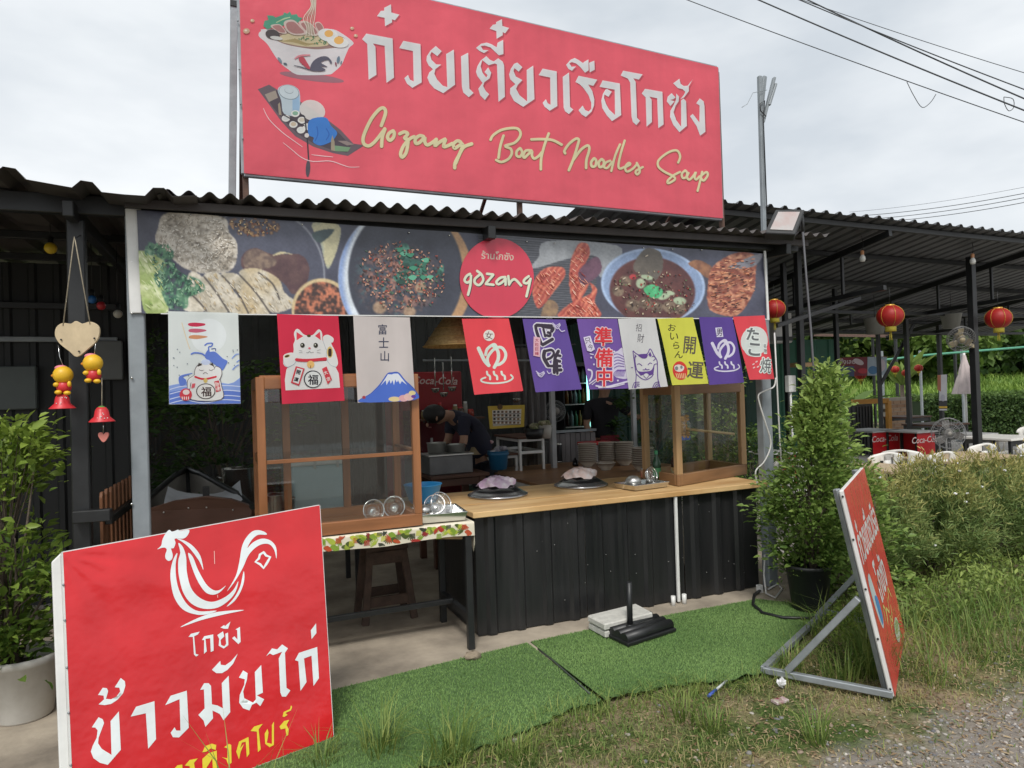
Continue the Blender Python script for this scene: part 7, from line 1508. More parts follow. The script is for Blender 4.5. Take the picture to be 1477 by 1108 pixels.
# coloured globe bulbs under the left roof
for px, py, c_, nm in ((73, 358, (.75, .52, .03), 'yellow'), (133, 432, (.03, .16, .45), 'blue'), (146, 441, (.5, .03, .04), 'red'), (170, 453, (.5, .48, .42), 'white')):
    p = D(px, py, 4.9 if nm != 'yellow' else 4.3); t = thing('globe_bulb', nm + ' globe bulb hanging under the left roof', 'bulb', p, 'coloured globe bulbs'); MB().ball(p, .036 if nm == 'yellow' else .03, 12, 9).build('globe', mat('bulb_' + nm, c_, .3), t); MB().lathe([(.016, .03), (.016, .07), (0, .072)], p, 10).build('socket', M_black, t); MB().tube([p + Vector((0, 0, .07)), Vector((p.x, p.y, 2.70 + .045 * (p.y - 4)))], .0025, 5).build('wire', M_black, t)
for px, py, w, h, c_, lb in ((158, 520, .10, .16, (.16, .17, .17), 'small grey meter box on the dark left wall'), (12, 560, .20, .17, (.10, .12, .12), 'dull framed notice on the dark left wall')):
    p = Y(px, py, 6.57); MB().box((p.x - w, 6.50, p.z - h), (p.x + w, 6.565, p.z + h)).build('wall_box', mat('box_%d' % px, c_, .6), label=lb, cat='box', bevel=.008)
# ------------------------------------------------------------------ floodlight, poles, wires
fl_t = thing('floodlight', 'dark framed floodlight with pale panel above the roof corner', 'floodlight', Y(1130, 320, 3.85))
oq = [Y(1119, 302, 3.98), Y(1161, 302, 3.86), Y(1147, 338, 3.80), Y(1103, 336, 3.92)]; fn_ = (oq[1] - oq[0]).cross(oq[2] - oq[0]).normalized(); fn_ = -fn_ if fn_.dot(CAM - oq[0]) < 0 else fn_
MB().prism(oq, -fn_ * .07).build('housing', M_black, fl_t, bevel=.006)
cc = sum(oq, Vector()) / 4; MB().prism([cc + (p - cc) * .74 + fn_ * .002 for p in oq], fn_ * .004).build('panel', mat('lamp_panel', (.42, .43, .42), .12, c2=(.40, .30, .28), scale=5, coat=.5), fl_t)  # reddish second tone puts a reflection into the panel colour
MB().tube([cc + (oq[1] - cc) * .9 - fn_ * .05, cc + Vector((.22, .05, -.06)), Vector((4.07, 4.05, 2.72))], .014, 8).build('bracket', M_black, fl_t)
cable = [Y(1158, 335, 3.9), Y(1163, 400, 3.85), Y(1170, 480, 3.8), Y(1174, 540, 3.78), Y(1181, 620, 3.74), Y(1187, 672, 3.72)]
MB().tube(cable, .008, 6).build('power_cable', mat('grey_cable', (.10, .10, .11), .6), label='dark power cable hanging from the floodlight into the tall shrub', cat='cable')
pole = thing('metal_pole', 'tall thin grey pole with forked bracket rising beside the roof sign', 'pole', (4.085, 4.36, 0)); part_bar('shaft', (4.085, 4.36, 0), (4.135, 4.36, 4.10), .034, .034, M_greypaint, pole)
for p, q in (((4.15, 4.36, 3.72), (4.27, 4.34, 4.10)), ((4.15, 4.38, 3.80), (4.21, 4.38, 4.12)), ((4.20, 4.34, 3.86), (4.28, 4.34, 4.05))): part_bar('bracket', p, q, .035, .02, M_greypaint, pole)
MB().tube([Y(1105, 168, 4.33), Y(1097, 160, 4.33), Y(1096, 150, 4.33), Y(1103, 145, 4.33), Y(1101, 170, 4.33), Y(1106, 300, 4.33)], .0045, 5).build('loose_wire', M_black, pole)
MB().tube([Y(1106, 130, 4.33), Y(1086, 134, 4.33), Y(1078, 150, 4.33), Y(1070, 155, 4.33)], .0025, 5).build('loose_wire', M_steel, pole)
pole2 = thing('metal_pole', 'grey pole standing on the roof left of the big sign', 'pole', (.11, 4.75, 2.69)); q0, q1 = Y(333, 280, 4.75), Y(338, -30, 4.75); part_bar('shaft', (q0.x, 4.75, 2.69), (q1.x, 4.75, q1.z), .045, .045, M_steel, pole2); MB().box((q1.x - .03, 4.72, Y(338, 12, 4.75).z), (q1.x + .02, 4.78, Y(338, 4, 4.75).z)).build('clamp', M_black, pole2)
def sagline(name, label, px, dep, r, m, cat='power line', n=14, sag=0.0, group=None):
    pts = []
    P = [D(x, y, d) for (x, y), d in zip(px, dep)]
    for i in range(len(P) - 1):
        for k in range(n): t_ = k / n; q = P[i].lerp(P[i + 1], t_); q.z -= sag * 4 * t_ * (1 - t_); pts.append(q)
    pts.append(P[-1]); return MB().tube(pts, r, 5).build(name, m, label=label, cat=cat, group=group)
M_wire = mat('wire_black', (.04, .045, .05), .6)
for k, (a_, b_, r, lb) in enumerate((((960, -12), (1560, 205), .008, 'thin overhead wire nearest the roof sign, with a drooping loop'), ((1060, -15), (1560, 192), .013, 'thick overhead cable second from the roof sign'), ((1125, -12), (1560, 160), .010, 'thin overhead wire third from the roof sign'), ((1140, -12), (1560, 178), .013, 'thick overhead cable crossing the top right corner'), ((1140, -6), (1560, 130), .006, 'thinnest overhead wire at the top right corner'))):
    sagline('power_line', lb, [a_, b_], [13, 11], r, M_wire, sag=.04)
sagline('wire_loop', 'small drooping wire loop hanging under the overhead wires', crom([(1308, 118), (1318, 138), (1330, 155), (1342, 148), (1350, 136)], False, 4), [12] * 17, .006, M_wire, 'wire')
sagline('wire_loop', 'coiled wire ring on the overhead cables at right', crom([(1448, 140), (1449, 150), (1455, 160), (1462, 155), (1461, 143), (1448, 140)], False, 4), [11.4] * 21, .006, M_wire, 'wire')
for k, (a_, b_) in enumerate((((1225, 306), (1560, 253)), ((1245, 311), (1560, 262)), ((1255, 316), (1560, 268)), ((1268, 320), (1560, 275)))): sagline('power_line', ('uppermost', 'second', 'third', 'lowest')[k] + ' of the four distant cables above the pavilion roof', [a_, b_], [30, 22], .012 if k else .006, M_wire, sag=.15, group='distant cables')
# white cables by the right post, hose on the ground
M_wc = mat('white_cable', (.70, .69, .66), .45)
MB().tube([Y(x, y, 4.15) for x, y in crom([(1119, 545), (1116, 558), (1103, 564), (1094, 570), (1096, 584), (1104, 610), (1112, 640), (1103, 665), (1090, 680), (1093, 700)], False, 5)], .006, 6).build('white_cable', M_wc, label='white cable looping down from the last flag to the counter end', cat='cable')
MB().tube([Y(1117, 480, 4.16), Y(1121, 560, 4.16), Y(1125, 640, 4.16), Y(1129, 690, 4.15)], .006, 6).build('white_cable', M_wc, label='straight white cable running down the right grey post', cat='cable')
MB().tube([Y(1103, 800, 4.15), Y(1102, 830, 4.15), G(1105, 856, .02), G(1118, 862, .015), G(1128, 850, .015), G(1122, 842, .015), G(1108, 850, .015)], .007, 6).build('white_cable', M_wc, label='white cable coiled on the ground below the right post', cat='cable')
MB().box(G(1096, 855) - Vector((.02, .02, 0)), G(1096, 855) + Vector((.02, .02, .06))).build('cable_box', M_pvc, label='small white box on the ground by the coiled cable', cat='box', bevel=.004)
MB().tube([G(x, y, .02) for x, y in ((1104, 846), (1088, 858), (1086, 872), (1100, 884), (1130, 891), (1165, 892), (1200, 888))], .011, 8).build('hose', M_black, label='black hose curving over the turf by the potted shrub', cat='hose')

# ------------------------------------------------------------------ umbrella base and paving slabs
ub = thing('parasol_base', 'black metal parasol base with upright tube on the turf', 'parasol base', G(925, 915)); z0 = .016
e0, e1, e2, e3 = G(868, 915, z0), G(906, 934, z0), G(976, 911, z0), G(938, 894, z0)
ax_ = (e2 - e1).normalized(); sd2 = (e0 - e1).normalized(); Lx = (e2 - e1).length; Ls = (e3 - e2).length
for k in range(4): c_ = e1 + sd2 * (.05 + k * (Ls - .06) / 3.2); MB().tube([c_ + ax_ * .01 + Vector((0, 0, .036)), c_ + ax_ * (Lx - .01) + Vector((0, 0, .036))], .034, 12).build('ballast_tube', M_black, ub)
MB().prism([e1 + Vector((0, 0, .002)), e2 + Vector((0, 0, .002)), e2 + sd2 * Ls + Vector((0, 0, .002)), e1 + sd2 * Ls + Vector((0, 0, .002))], (0, 0, .02)).build('plate', M_black, ub, bevel=.003)
MB().prism([e1 + sd2 * .22 + Vector((0, 0, .025)) - ax_ * .004, e1 + sd2 * (Ls * .95) + Vector((0, 0, .025)) - ax_ * .004, e1 + sd2 * (Ls * .95) + Vector((0, 0, .062)) - ax_ * .004, e1 + sd2 * .22 + Vector((0, 0, .062)) - ax_ * .004], -ax_ * .004).build('sticker', M_white, ub)
pc = e1 + ax_ * Lx * .34 + sd2 * Ls * .55; MB().tube([pc + Vector((0, 0, .03)), pc + Vector((.004, 0, .335))], .019, 14).build('upright_tube', M_black, ub); MB().tube([pc + Vector((0, 0, .03)), pc + Vector((0, 0, .07))], .028, 14).build('collar', M_black, ub)
pv = [G(847, 886, .115), G(872, 899, .115), G(942, 882, .115), G(917, 869, .115)]
for k in range(2): MB().prism([p + Vector((.006 * k, .004 * k, -.05 * (k + 1))) for p in pv], (0, 0, .044)).build('paving_slab', mat('pale_concrete_slab', (.60, .59, .54), .85, var=.25, scale=25, bump=.3), label=('upper', 'lower')[k] + ' of two pale concrete slabs beside the parasol base', cat='slab', group='concrete slabs', bevel=.008)
MB().prism([p + Vector((.02, .02, -.112)) for p in pv], (0, 0, .012)).build('rubber_mat', M_black, label='black rubber mat under the pale concrete slabs', cat='mat')

# ------------------------------------------------------------------ litter
m = MB(); b_ = G(1128, 990, .0); m.ball(b_ + Vector((0, 0, .022)), .024, 9, 7, 1.1, .6, .9); m.v = [(x + random.uniform(-.008, .008), y + random.uniform(-.008, .008), max(-.01, z + random.uniform(-.010, .010))) for x, y, z in m.v]; m.sm = [False] * len(m.sm); m.build('crumpled_tissue', mat('tissue_white', (.85, .85, .86), .95, var=.05), label='crumpled white tissue on the ground by the A-frame', cat='tissue')
b_ = G(1125, 1010, .0); MB().box(b_ + Vector((-.04, -.022, -.01)), b_ + Vector((.04, .022, .004))).build('cigarette_packet', mat('maroon_card', (.22, .03, .05), .5, c2=(.6, .58, .55), scale=22), label='flattened maroon and white packet below the tissue', cat='packet', bevel=.002)
b_, c_ = G(1022, 1004, .012), G(1048, 982, .012); t = thing('pen', 'blue-capped pen lying in the grass at the turf edge', 'pen', b_); MB().tube([b_, b_.lerp(c_, .4)], .008, 8).build('cap', mat('pen_blue', (.05, .10, .45), .4), t); MB().tube([b_.lerp(c_, .4), c_], .0065, 8).build('barrel', mat('pen_clear', (.55, .58, .6), .3), t)

# ------------------------------------------------------------------ plants near the stall
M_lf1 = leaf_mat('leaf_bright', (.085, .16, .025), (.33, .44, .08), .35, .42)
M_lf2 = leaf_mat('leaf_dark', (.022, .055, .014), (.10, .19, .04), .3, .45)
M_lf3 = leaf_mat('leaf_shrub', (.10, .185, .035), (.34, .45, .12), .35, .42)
M_bark = mat('bark', (.13, .10, .075), .9, var=.4, scale=22, bump=.5)
def shrub_points(n, c, prof, rng_=rng):
    """points in a crown; prof(t) -> radius at height fraction t; clumpy, denser outside"""
    H = c[3]; K = max(12, n // 45); cl = []
    while len(cl) < K:
        t = rng_.random(); a = rng_.random() * 2 * PI; r = prof(t) * (rng_.random() ** .45); cl.append((r * math.cos(a), r * math.sin(a), t * H, .040 + .035 * rng_.random()))
    cl = np.array(cl); k = rng_.integers(0, K, n); p = cl[k, :3] + rng_.normal(size=(n, 3)) * cl[k, 3:4] * np.array([1, 1, .9])
    out = p.copy(); out[:, 2] = 0; return p + np.array(c[:3]), out, cl + np.array([c[0], c[1], c[2], 0])
def bush(name, label, c, H, prof, n, L, m, stems=5, cat='shrub', group=None, lean=0.0):
    t = thing(name, label, cat, (c[0], c[1], 0), group)
    p, out, cl = shrub_points(n, (c[0], c[1], c[2], H), prof)
    if lean: lx = lean * np.clip((p[:, 2] - c[2]) / H - .35, 0, 1); p[:, 0] += lx; cl[:, 0] += lean * np.clip((cl[:, 2] - c[2]) / H - .35, 0, 1)
    d = out + rng.normal(size=p.shape) * .10 + np.array([0, 0, .10]); nr = rng.normal(size=p.shape) * .5 + np.array([0, 0, 1.0])
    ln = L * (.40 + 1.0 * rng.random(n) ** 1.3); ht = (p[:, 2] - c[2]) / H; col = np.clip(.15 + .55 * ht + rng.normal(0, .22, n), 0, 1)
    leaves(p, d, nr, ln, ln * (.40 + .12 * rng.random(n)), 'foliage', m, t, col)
    mm = MB()
    for k in range(stems):
        q = cl[rng.integers(0, len(cl))]; e = Vector(q[:3]); s = Vector((c[0] + rng.normal() * .03, c[1] + rng.normal() * .03, c[2] - .12)); mid = s.lerp(e, .5) + Vector((rng.normal() * .03, rng.normal() * .03, .03)); mm.tube([s, mid, e], [.012, .008, .003], 6)
    for q in cl[:: max(1, len(cl) // 40)]: e = Vector(q[:3]); s = Vector((c[0] + (e.x - c[0]) * .25, c[1] + (e.y - c[1]) * .25, c[2] + (e.z - c[2]) * .6)); mm.tube([s, e], [.004, .0015], 5, False)
    mm.build('stems', M_bark, t); return t
# left pot plant
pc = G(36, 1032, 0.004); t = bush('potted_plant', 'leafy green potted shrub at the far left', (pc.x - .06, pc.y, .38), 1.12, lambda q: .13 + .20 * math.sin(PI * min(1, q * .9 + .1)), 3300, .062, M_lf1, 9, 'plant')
MB().lathe([(0, .0), (.12, .0), (.128, .01), (.160, .28), (.170, .285), (.174, .31), (.167, .325), (.156, .32), (.148, .28), (0, .265)], pc, 30).build('pot', mat('cream_pot', (.60, .59, .55), .6, c2=(.44, .42, .38), scale=5, bump=.08), t)
MB().lathe([(0, .275), (.15, .272)], pc, 24).build('soil', mat('soil', (.05, .035, .025), .95, bump=.5), t)
# tall shrub in a dark pot on the right
pc = G(1168, 880, 0.0); prof = lambda q: float(np.interp(q, [0, .25, .6, .8, 1], [.22, .35, .24, .10, .01]))
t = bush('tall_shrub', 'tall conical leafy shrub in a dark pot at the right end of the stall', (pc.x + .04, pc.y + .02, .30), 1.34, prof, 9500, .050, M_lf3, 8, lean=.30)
MB().lathe([(0, 0), (.10, 0), (.115, .02), (.15, .30), (.16, .305), (.16, .33), (.148, .325), (.14, .29), (0, .28)], pc, 26).build('pot', mat('black_pot', (.016, .018, .018), .5), t)
bush('shrub', 'dark leafy bush behind the right post and display case', (4.75, 5.3, .25), 1.35, lambda q: .28 + .12 * math.sin(PI * q), 1700, .055, M_lf2, 5)
bush('shrub', 'dark leafy bush seen through the left half of the display case', (4.72, 6.95, .1), 1.9, lambda q: .36 + .14 * math.sin(PI * q), 2300, .07, M_lf2, 6)
bush('shrub', 'dark leafy bush seen through the right half of the display case', (5.45, 6.6, .1), 1.9, lambda q: .36 + .14 * math.sin(PI * q), 2300, .07, M_lf3, 6)
bush('shrub', 'fresh green leafy shrub between the tall potted shrub and the A-frame sign', (4.22, 3.72, .05), .95, lambda q: .18 + .16 * math.sin(PI * min(1, q + .15)), 3000, .05, M_lf3, 6)
bush('shrub', 'low dark shrub at the foot of the pavilion by the red table', (5.6, 5.6, .1), .8, lambda q: .3 + .1 * math.sin(PI * q), 900, .06, M_lf2, 4)
bush('shrub', 'dark shrub in shade behind the wooden boat and first flag', (.05, 6.9, .2), 1.75, lambda q: .45 + .25 * math.sin(PI * q), 2600, .075, M_lf2, 6)
bush('shrub', 'tall dark shrub in the gap beside the left grey post', (-.72, 8.0, .1), 2.2, lambda q: .35 + .2 * math.sin(PI * q), 2200, .08, M_lf2, 6)
bush('shrub', 'green bush glimpsed past the grey post at the back of the stall', (-1.15, 9.9, .6), 1.9, lambda q: .5 + .25 * math.sin(PI * q), 1600, .09, M_lf1, 5)
# fine-needled hedge on the right: single plants
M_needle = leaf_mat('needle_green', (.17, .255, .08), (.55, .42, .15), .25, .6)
def needle_shrub(label, c, H, r, n, nf):
    t = thing('needle_shrub', label, 'shrub', (c[0], c[1], 0), 'needle-leaved hedge'); nb = 150
    V, F, Cc = [], [], []; mm = MB()
    a = rng.random(nb) * 2 * PI; el_ = np.arccos(1 - rng.random(nb) * 1.05); rr = r * (.75 + .35 * rng.random(nb))
    tip = np.column_stack([np.cos(a) * np.sin(el_) * rr, np.sin(a) * np.sin(el_) * rr, .18 + (H - .18) * np.clip(np.cos(el_), 0, 1) * (.85 + .2 * rng.random(nb)) + .25 * (np.sin(el_)) * H * .4]); base = tip * np.array([.25, .25, .45])
    for k in range(0, nb, 3): mm.tube([Vector((c[0], c[1], 0)) + Vector((0, 0, 0)), Vector(c) + Vector(base[k]), Vector(c) + Vector(tip[k])], [.008, .004, .001], 4, False)
    mm.build('stems', M_bark, t)
    k = rng.integers(0, nb, n); u = rng.random(n) ** .55; P = base[k] + (tip[k] - base[k]) * u[:, None] + rng.normal(0, .028, (n, 3)); P += np.array(c); P[:, 2] = np.maximum(P[:, 2], .02)
    d = (tip[k] - base[k]); d /= np.linalg.norm(d, axis=1)[:, None]; d = d + rng.normal(0, .75, (n, 3)) + np.array([0, 0, .1])
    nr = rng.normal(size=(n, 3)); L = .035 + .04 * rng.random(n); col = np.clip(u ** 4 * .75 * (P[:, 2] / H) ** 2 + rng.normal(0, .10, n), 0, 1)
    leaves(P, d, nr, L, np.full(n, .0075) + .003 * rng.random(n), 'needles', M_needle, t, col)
    for j in range(nf):
        q = rng.integers(0, nb); p = Vector(c) + Vector(tip[q]) * 1.02
        if p.y < c[1] + .2: MB().ball(p, .014, 7, 5, 1, 1, .7).build('white_flower', mat('petal_white', (.82, .82, .84), .7), t)
hs_ = [((4.62, 3.98, 0), .90, .52, 15000, 6, 'first needle-leaved shrub of the hedge, nearest the tall shrub'), ((5.35, 3.92, 0), .92, .55, 15000, 8, 'second needle-leaved shrub of the hedge, right of the A-frame sign'), ((6.15, 3.98, 0), .90, .56, 13000, 8, 'third needle-leaved shrub along the hedge'), ((6.95, 4.05, 0), .88, .56, 11000, 6, 'fourth needle-leaved shrub along the hedge'), ((7.8, 4.15, 0), .88, .6, 9000, 4, 'last needle-leaved shrub of the hedge, at the right edge')]
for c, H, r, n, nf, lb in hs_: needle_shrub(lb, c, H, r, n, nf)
# leafy weeds and tall grass
M_weed = leaf_mat('weed_leaf', (.09, .16, .03), (.32, .40, .10), .35, .55)
M_tall = leaf_mat('tall_grass', (.10, .19, .035), (.40, .44, .13), .35, .6)
def weeds(n, x0, x1, y0, y1, h, L, nm, lb):
    q = np.column_stack([x0 + rng.random(n) * (x1 - x0), y0 + rng.random(n) * (y1 - y0)]); dn_ = .5 + .5 * np.sin(q[:, 0] * 6 + 1) * np.cos(q[:, 1] * 7); q = q[rng.random(n) < .35 + .65 * dn_]; n = len(q); dn_ = .5 + .5 * np.sin(q[:, 0] * 6 + 1) * np.cos(q[:, 1] * 7)
    P = np.column_stack([q, rng.random(n) * h * (.4 + .8 * dn_)]); d = rng.normal(size=(n, 3)) + np.array([0, -.2, .3]); nr = rng.normal(size=(n, 3)) * .6 + np.array([0, -.3, 1]); ln = L * (.6 + .8 * rng.random(n))
    leaves(P, d, nr, ln, ln * .32, nm, M_weed, None, np.clip(P[:, 2] / h * .6 + rng.random(n) * .4, 0, 1), label=lb)
weeds(11000, 4.0, 8.2, 3.0, 3.85, .26, .042, 'weeds', 'low leafy weeds growing along the foot of the needle hedge')
def tuft(name, label, c, n, h, sp, w=.006, m=M_tall, cat='grass tuft', group='grass tufts'):
    a = rng.random(n) * 2 * PI; r = sp * rng.random(n) ** .7; b = np.column_stack([c[0] + r * np.cos(a), c[1] + r * np.sin(a), np.full(n, -.012)]); hh = h * (.45 + .65 * rng.random(n))
    t = thing(name, label, cat, (c[0], c[1], 0), group); blades(b, hh, np.full(n, w) * (.6 + .6 * rng.random(n)), .25 + .9 * rng.random(n), a + rng.normal(0, .6, n), 'blades', m, t, np.clip(rng.normal(.28, .22, n), 0, 1)); return t
TU = [(548, 1085, 90, .26, .09, 'spiky green grass tuft on the turf near the bottom, left of centre'), (650, 1090, 110, .25, .10, 'spiky green grass tuft at the turf corner, bottom centre'), (745, 1092, 80, .16, .10, 'low grass tuft just right of the turf corner'), (465, 1100, 50, .17, .07, 'thin grass tuft beside the bottom corner of the red board'), (985, 1030, 80, .14, .10, 'grass tuft in the dirt below the parasol base'), (1028, 1050, 70, .15, .07, 'pale grass tuft below the blue pen'), (1178, 1070, 50, .22, .04, 'slender grass tuft beside the gravel'), (1255, 968, 180, .36, .12, 'tall grass clump under the A-frame sign'), (1215, 978, 80, .22, .10, 'short grass clump at the A-frame base tube'), (1140, 962, 60, .18, .07, 'grass tuft growing through the A-frame corner')]
n = 5200; ex_ = rng.random(n); ek = np.clip((ex_ * (len(near_e) - 1)).astype(int), 0, len(near_e) - 2); ef = np.array([[p.x, p.y] for p in near_e]); eb = ef[ek] + rng.normal(0, .07, (n, 2)) + np.array([0, -.05]); ec = .5 + .5 * np.sin(ex_ * 40) * np.cos(ex_ * 17 + 1); kk = rng.random(n) < .15 + .85 * ec ** 2; eb = eb[kk]; n = len(eb)
blades(np.column_stack([eb, np.full(n, -.012)]), .02 + .09 * rng.random(n) ** 2.5, .0025 + .003 * rng.random(n), .4 + 1.2 * rng.random(n), rng.random(n) * 2 * PI, 'edge_grass', M_tall, None, np.clip(rng.normal(.35, .3, n), 0, 1), label='thin wild grass straggling over the front edge of the turf')
for x, y, n, h, sp, lb in TU: p = G(x, y); tuft('grass_tuft', lb, (p.x, p.y), n, h, sp)
for x, y, lb in ((330, 1112, 'dry seed-head grass stalk before the red board, left one'), (375, 1112, 'dry seed-head grass stalk before the red board, middle one'), (405, 1110, 'dry seed-head grass stalk before the red board, right one')):
    p = D(x, y, 2.55); tuft('grass_stalk', lb, (p.x, p.y), 7, .42, .03, .005)
q = []
n = 4200; X0 = 3.35 + rng.random(n) * 4.2; Y0 = 2.35 + rng.random(n) * 1.05; kk = (rng.random(n) < .25 + .75 * (.5 + .5 * np.sin(X0 * 4.1) * np.cos(Y0 * 5 + 1))) & (Y0 > 2.45 + .12 * (X0 - 3.3))
b = np.column_stack([X0, Y0, np.full(n, -.014)])[kk]; n = len(b)
blades(b, .10 + .24 * rng.random(n) ** 1.5, .004 + .003 * rng.random(n), .3 + 1.1 * rng.random(n), rng.random(n) * 2 * PI, 'tall_grass', M_tall, None, np.clip(rng.normal(.25, .25, n), 0, 1), label='tall yellow-green grass along the verge right of the A-frame sign')
n = 900; p = G(1235, 935); b = np.column_stack([p.x + rng.normal(0, .10, n), p.y + rng.normal(0, .08, n), rng.random(n) * .26]); leaves(b, rng.normal(size=(n, 3)) + np.array([0, 0, .3]), rng.normal(size=(n, 3)) + np.array([0, 0, 1]), .02 + .02 * rng.random(n), .006 + .006 * rng.random(n), 'fern_weed', M_lf1, None, rng.random(n), kind=None, label='feathery green weed growing under the A-frame sign', cat='plant')

# ------------------------------------------------------------------ pavilion furniture
M_plast = mat('white_plastic', (.72, .70, .66), .4, var=.08); M_tabletop = mat('tan_table_top', (.50, .40, .27), .5, c2=(.40, .30, .19), scale=3, stretch=(.3, 2, 1))
def chair_proto():
    t = thing('plastic_chair', 'x', 'chair', (0, 0, 0), 'white plastic chairs')
    MB().box((-.20, -.20, .42), (.20, .20, .445)).build('seat', M_plast, t, bevel=.012)
    vs, n = [], 12
    for z in (.46, .55, .66, .76, .82, .845):
        for i in range(n): u = i / (n - 1) * 2 - 1; wd_ = .21 if z < .8 else .21 * (1 - ((z - .8) / .06) ** 2 * .3); vs.append((u * wd_, .19 + .05 * (z - .45) - .05 * u * u, z - (.03 * u * u if z > .8 else 0)))
    F = []
    for j in range(5):
        for i in range(n - 1):
            if j == 3 and 4 <= i <= 6: continue
            if j in (1, 2) and i % 3 == 1: continue
            F.append((j * n + i, j * n + i + 1, (j + 1) * n + i + 1, (j + 1) * n + i))
    m = MB().add(vs, F, True); o = m.build('backrest', M_plast, t); sol = o.modifiers.new('thick', 'SOLIDIFY'); sol.thickness = .014
    for sx in (-1, 1):
        for sy in (-1, 1): part_bar('leg', (sx * .23, sy * .22, 0), (sx * .18, sy * .17, .42), .035, .03, M_plast, t)
        MB().tube([(sx * .20, .20, .62), (sx * .24, .0, .64), (sx * .23, -.18, .62), (sx * .20, -.19, .44)], .014, 6).build('armrest', M_plast, t)
    return t
cp = chair_proto(); used = False
CH = [(1262, 640, 7.3, 2.9, 'white plastic chair with slot handle behind the tall shrub'), (1300, 636, 7.5, 2.2, 'white plastic chair turned sideways behind the needle hedge'), (1338, 645, 7.2, 3.1, 'white plastic chair half hidden behind the needle hedge'), (1398, 630, 7.9, 3.0, 'white plastic chair in front of the round floor fan'), (1460, 638, 7.9, 3.2, 'white plastic chair at the right edge, near table'), (1458, 613, 10.2, 3.3, 'white plastic chair at the far table on the right edge'), (1135, 652, 7.0, 2.6, 'white plastic chair by the red table behind the right post'), (1472, 612, 10.4, 2.9, 'white plastic chair beside the far right table, outermost')]
for px, py, dep, rz, lb in CH:
    p = D(px, py, dep)
    if not used: o = cp; used = True; o.location = (p.x, p.y, .004); o.rotation_euler.z = rz; o['label'] = lb
    else: dup(cp, (p.x, p.y, .004), rz, lb)
def ptable(px0, px1, py, dep, z, d, label, mt=M_tabletop, ml=M_black): a_, b_ = D(px0, py, dep), D(px1, py, dep); return table('dining_table', label, a_.x, max(b_.x, a_.x + .5), a_.y - d / 2, a_.y + d / 2, z, mt, ml)
ptable(1245, 1330, 664, 6.7, .74, .6, 'long tan table just behind the needle hedge'); ptable(1330, 1490, 645, 7.2, .75, .6, 'tan table at the right behind the needle hedge'); ptable(1420, 1500, 622, 9.6, .74, .7, 'white-topped table with chairs at the right edge', M_plast)
def cola_table(px0, px1, py, dep, label, rz=0):
    a_, b_ = D(px0, py, dep), D(px1, py, dep); t = thing('branded_table', label, 'table', (a_.x, a_.y, .004), 'red drink-brand tables'); z = .76
    MB().box((a_.x - .04, a_.y - .04, z - .025), (b_.x + .04, a_.y + .62, z)).build('table_top', mat('grey_laminate', (.42, .42, .41), .4), t, bevel=.004)
    MB().box((a_.x, a_.y - .005, .30), (b_.x, a_.y + .008, z - .026)).build('front_panel', mat('cola_table_red', (.50, .015, .02), .4, var=.15), t, bevel=.003)
    MB().box((b_.x - .008, a_.y + .01, .30), (b_.x + .006, a_.y + .58, z - .026)).build('side_panel', MATS['cola_table_red'], t)
    for x in (a_.x + .03, b_.x - .03):
        for y in (a_.y + .03, a_.y + .55): part_bar('leg', (x, y, .004), (x, y, z - .03), .04, .04, M_black, t)
    def fx(px, py_, lift): return (a_.x + px, a_.y - .006 - lift, z - py_)
    a = Art(fx, first=.0008); w = (b_.x - a_.x); a.text('Coca-Cola', w * .45, .13, .10, 'd8c8c4', 0, 1, .01, skew=.25); a.build('lettering', M_vinyl, t)
    return t
cola_table(1258, 1318, 612, 11.2, 'red drink-brand table with white script behind the tall shrub'); cola_table(1322, 1362, 612, 10.8, 'red drink-brand table left of the round floor fan'); cola_table(1115, 1160, 628, 8.2, 'red drink-brand table behind the right post')
ptable(1325, 1400, 600, 12.5, .76, .7, 'dark bench table in front of the clipped hedge', M_brownwood); ptable(1385, 1430, 615, 10.6, .72, .5, 'pale grey low table by the round floor fan', mat('pale_grey_top', (.42, .42, .42), .5)); ptable(1290, 1345, 590, 14.5, .80, .6, 'reddish bench table before the brick wall', M_brownwood)
p = D(1368, 625, 9.0); fan('round wire floor fan in front of the red tables', p, .20, (-.6, -.8, .05), .004); p = D(1386, 489, 9.2); fan('tan wall fan mounted high on the black pavilion post', p, .17, (-.5, -.75, -.4), None, mat('tan_fan', (.36, .30, .19), .5))
part_bar('fan_arm', D(1388, 492, 9.25), D(1404, 500, 9.38), .04, .05, MATS['tan_fan'], pav)
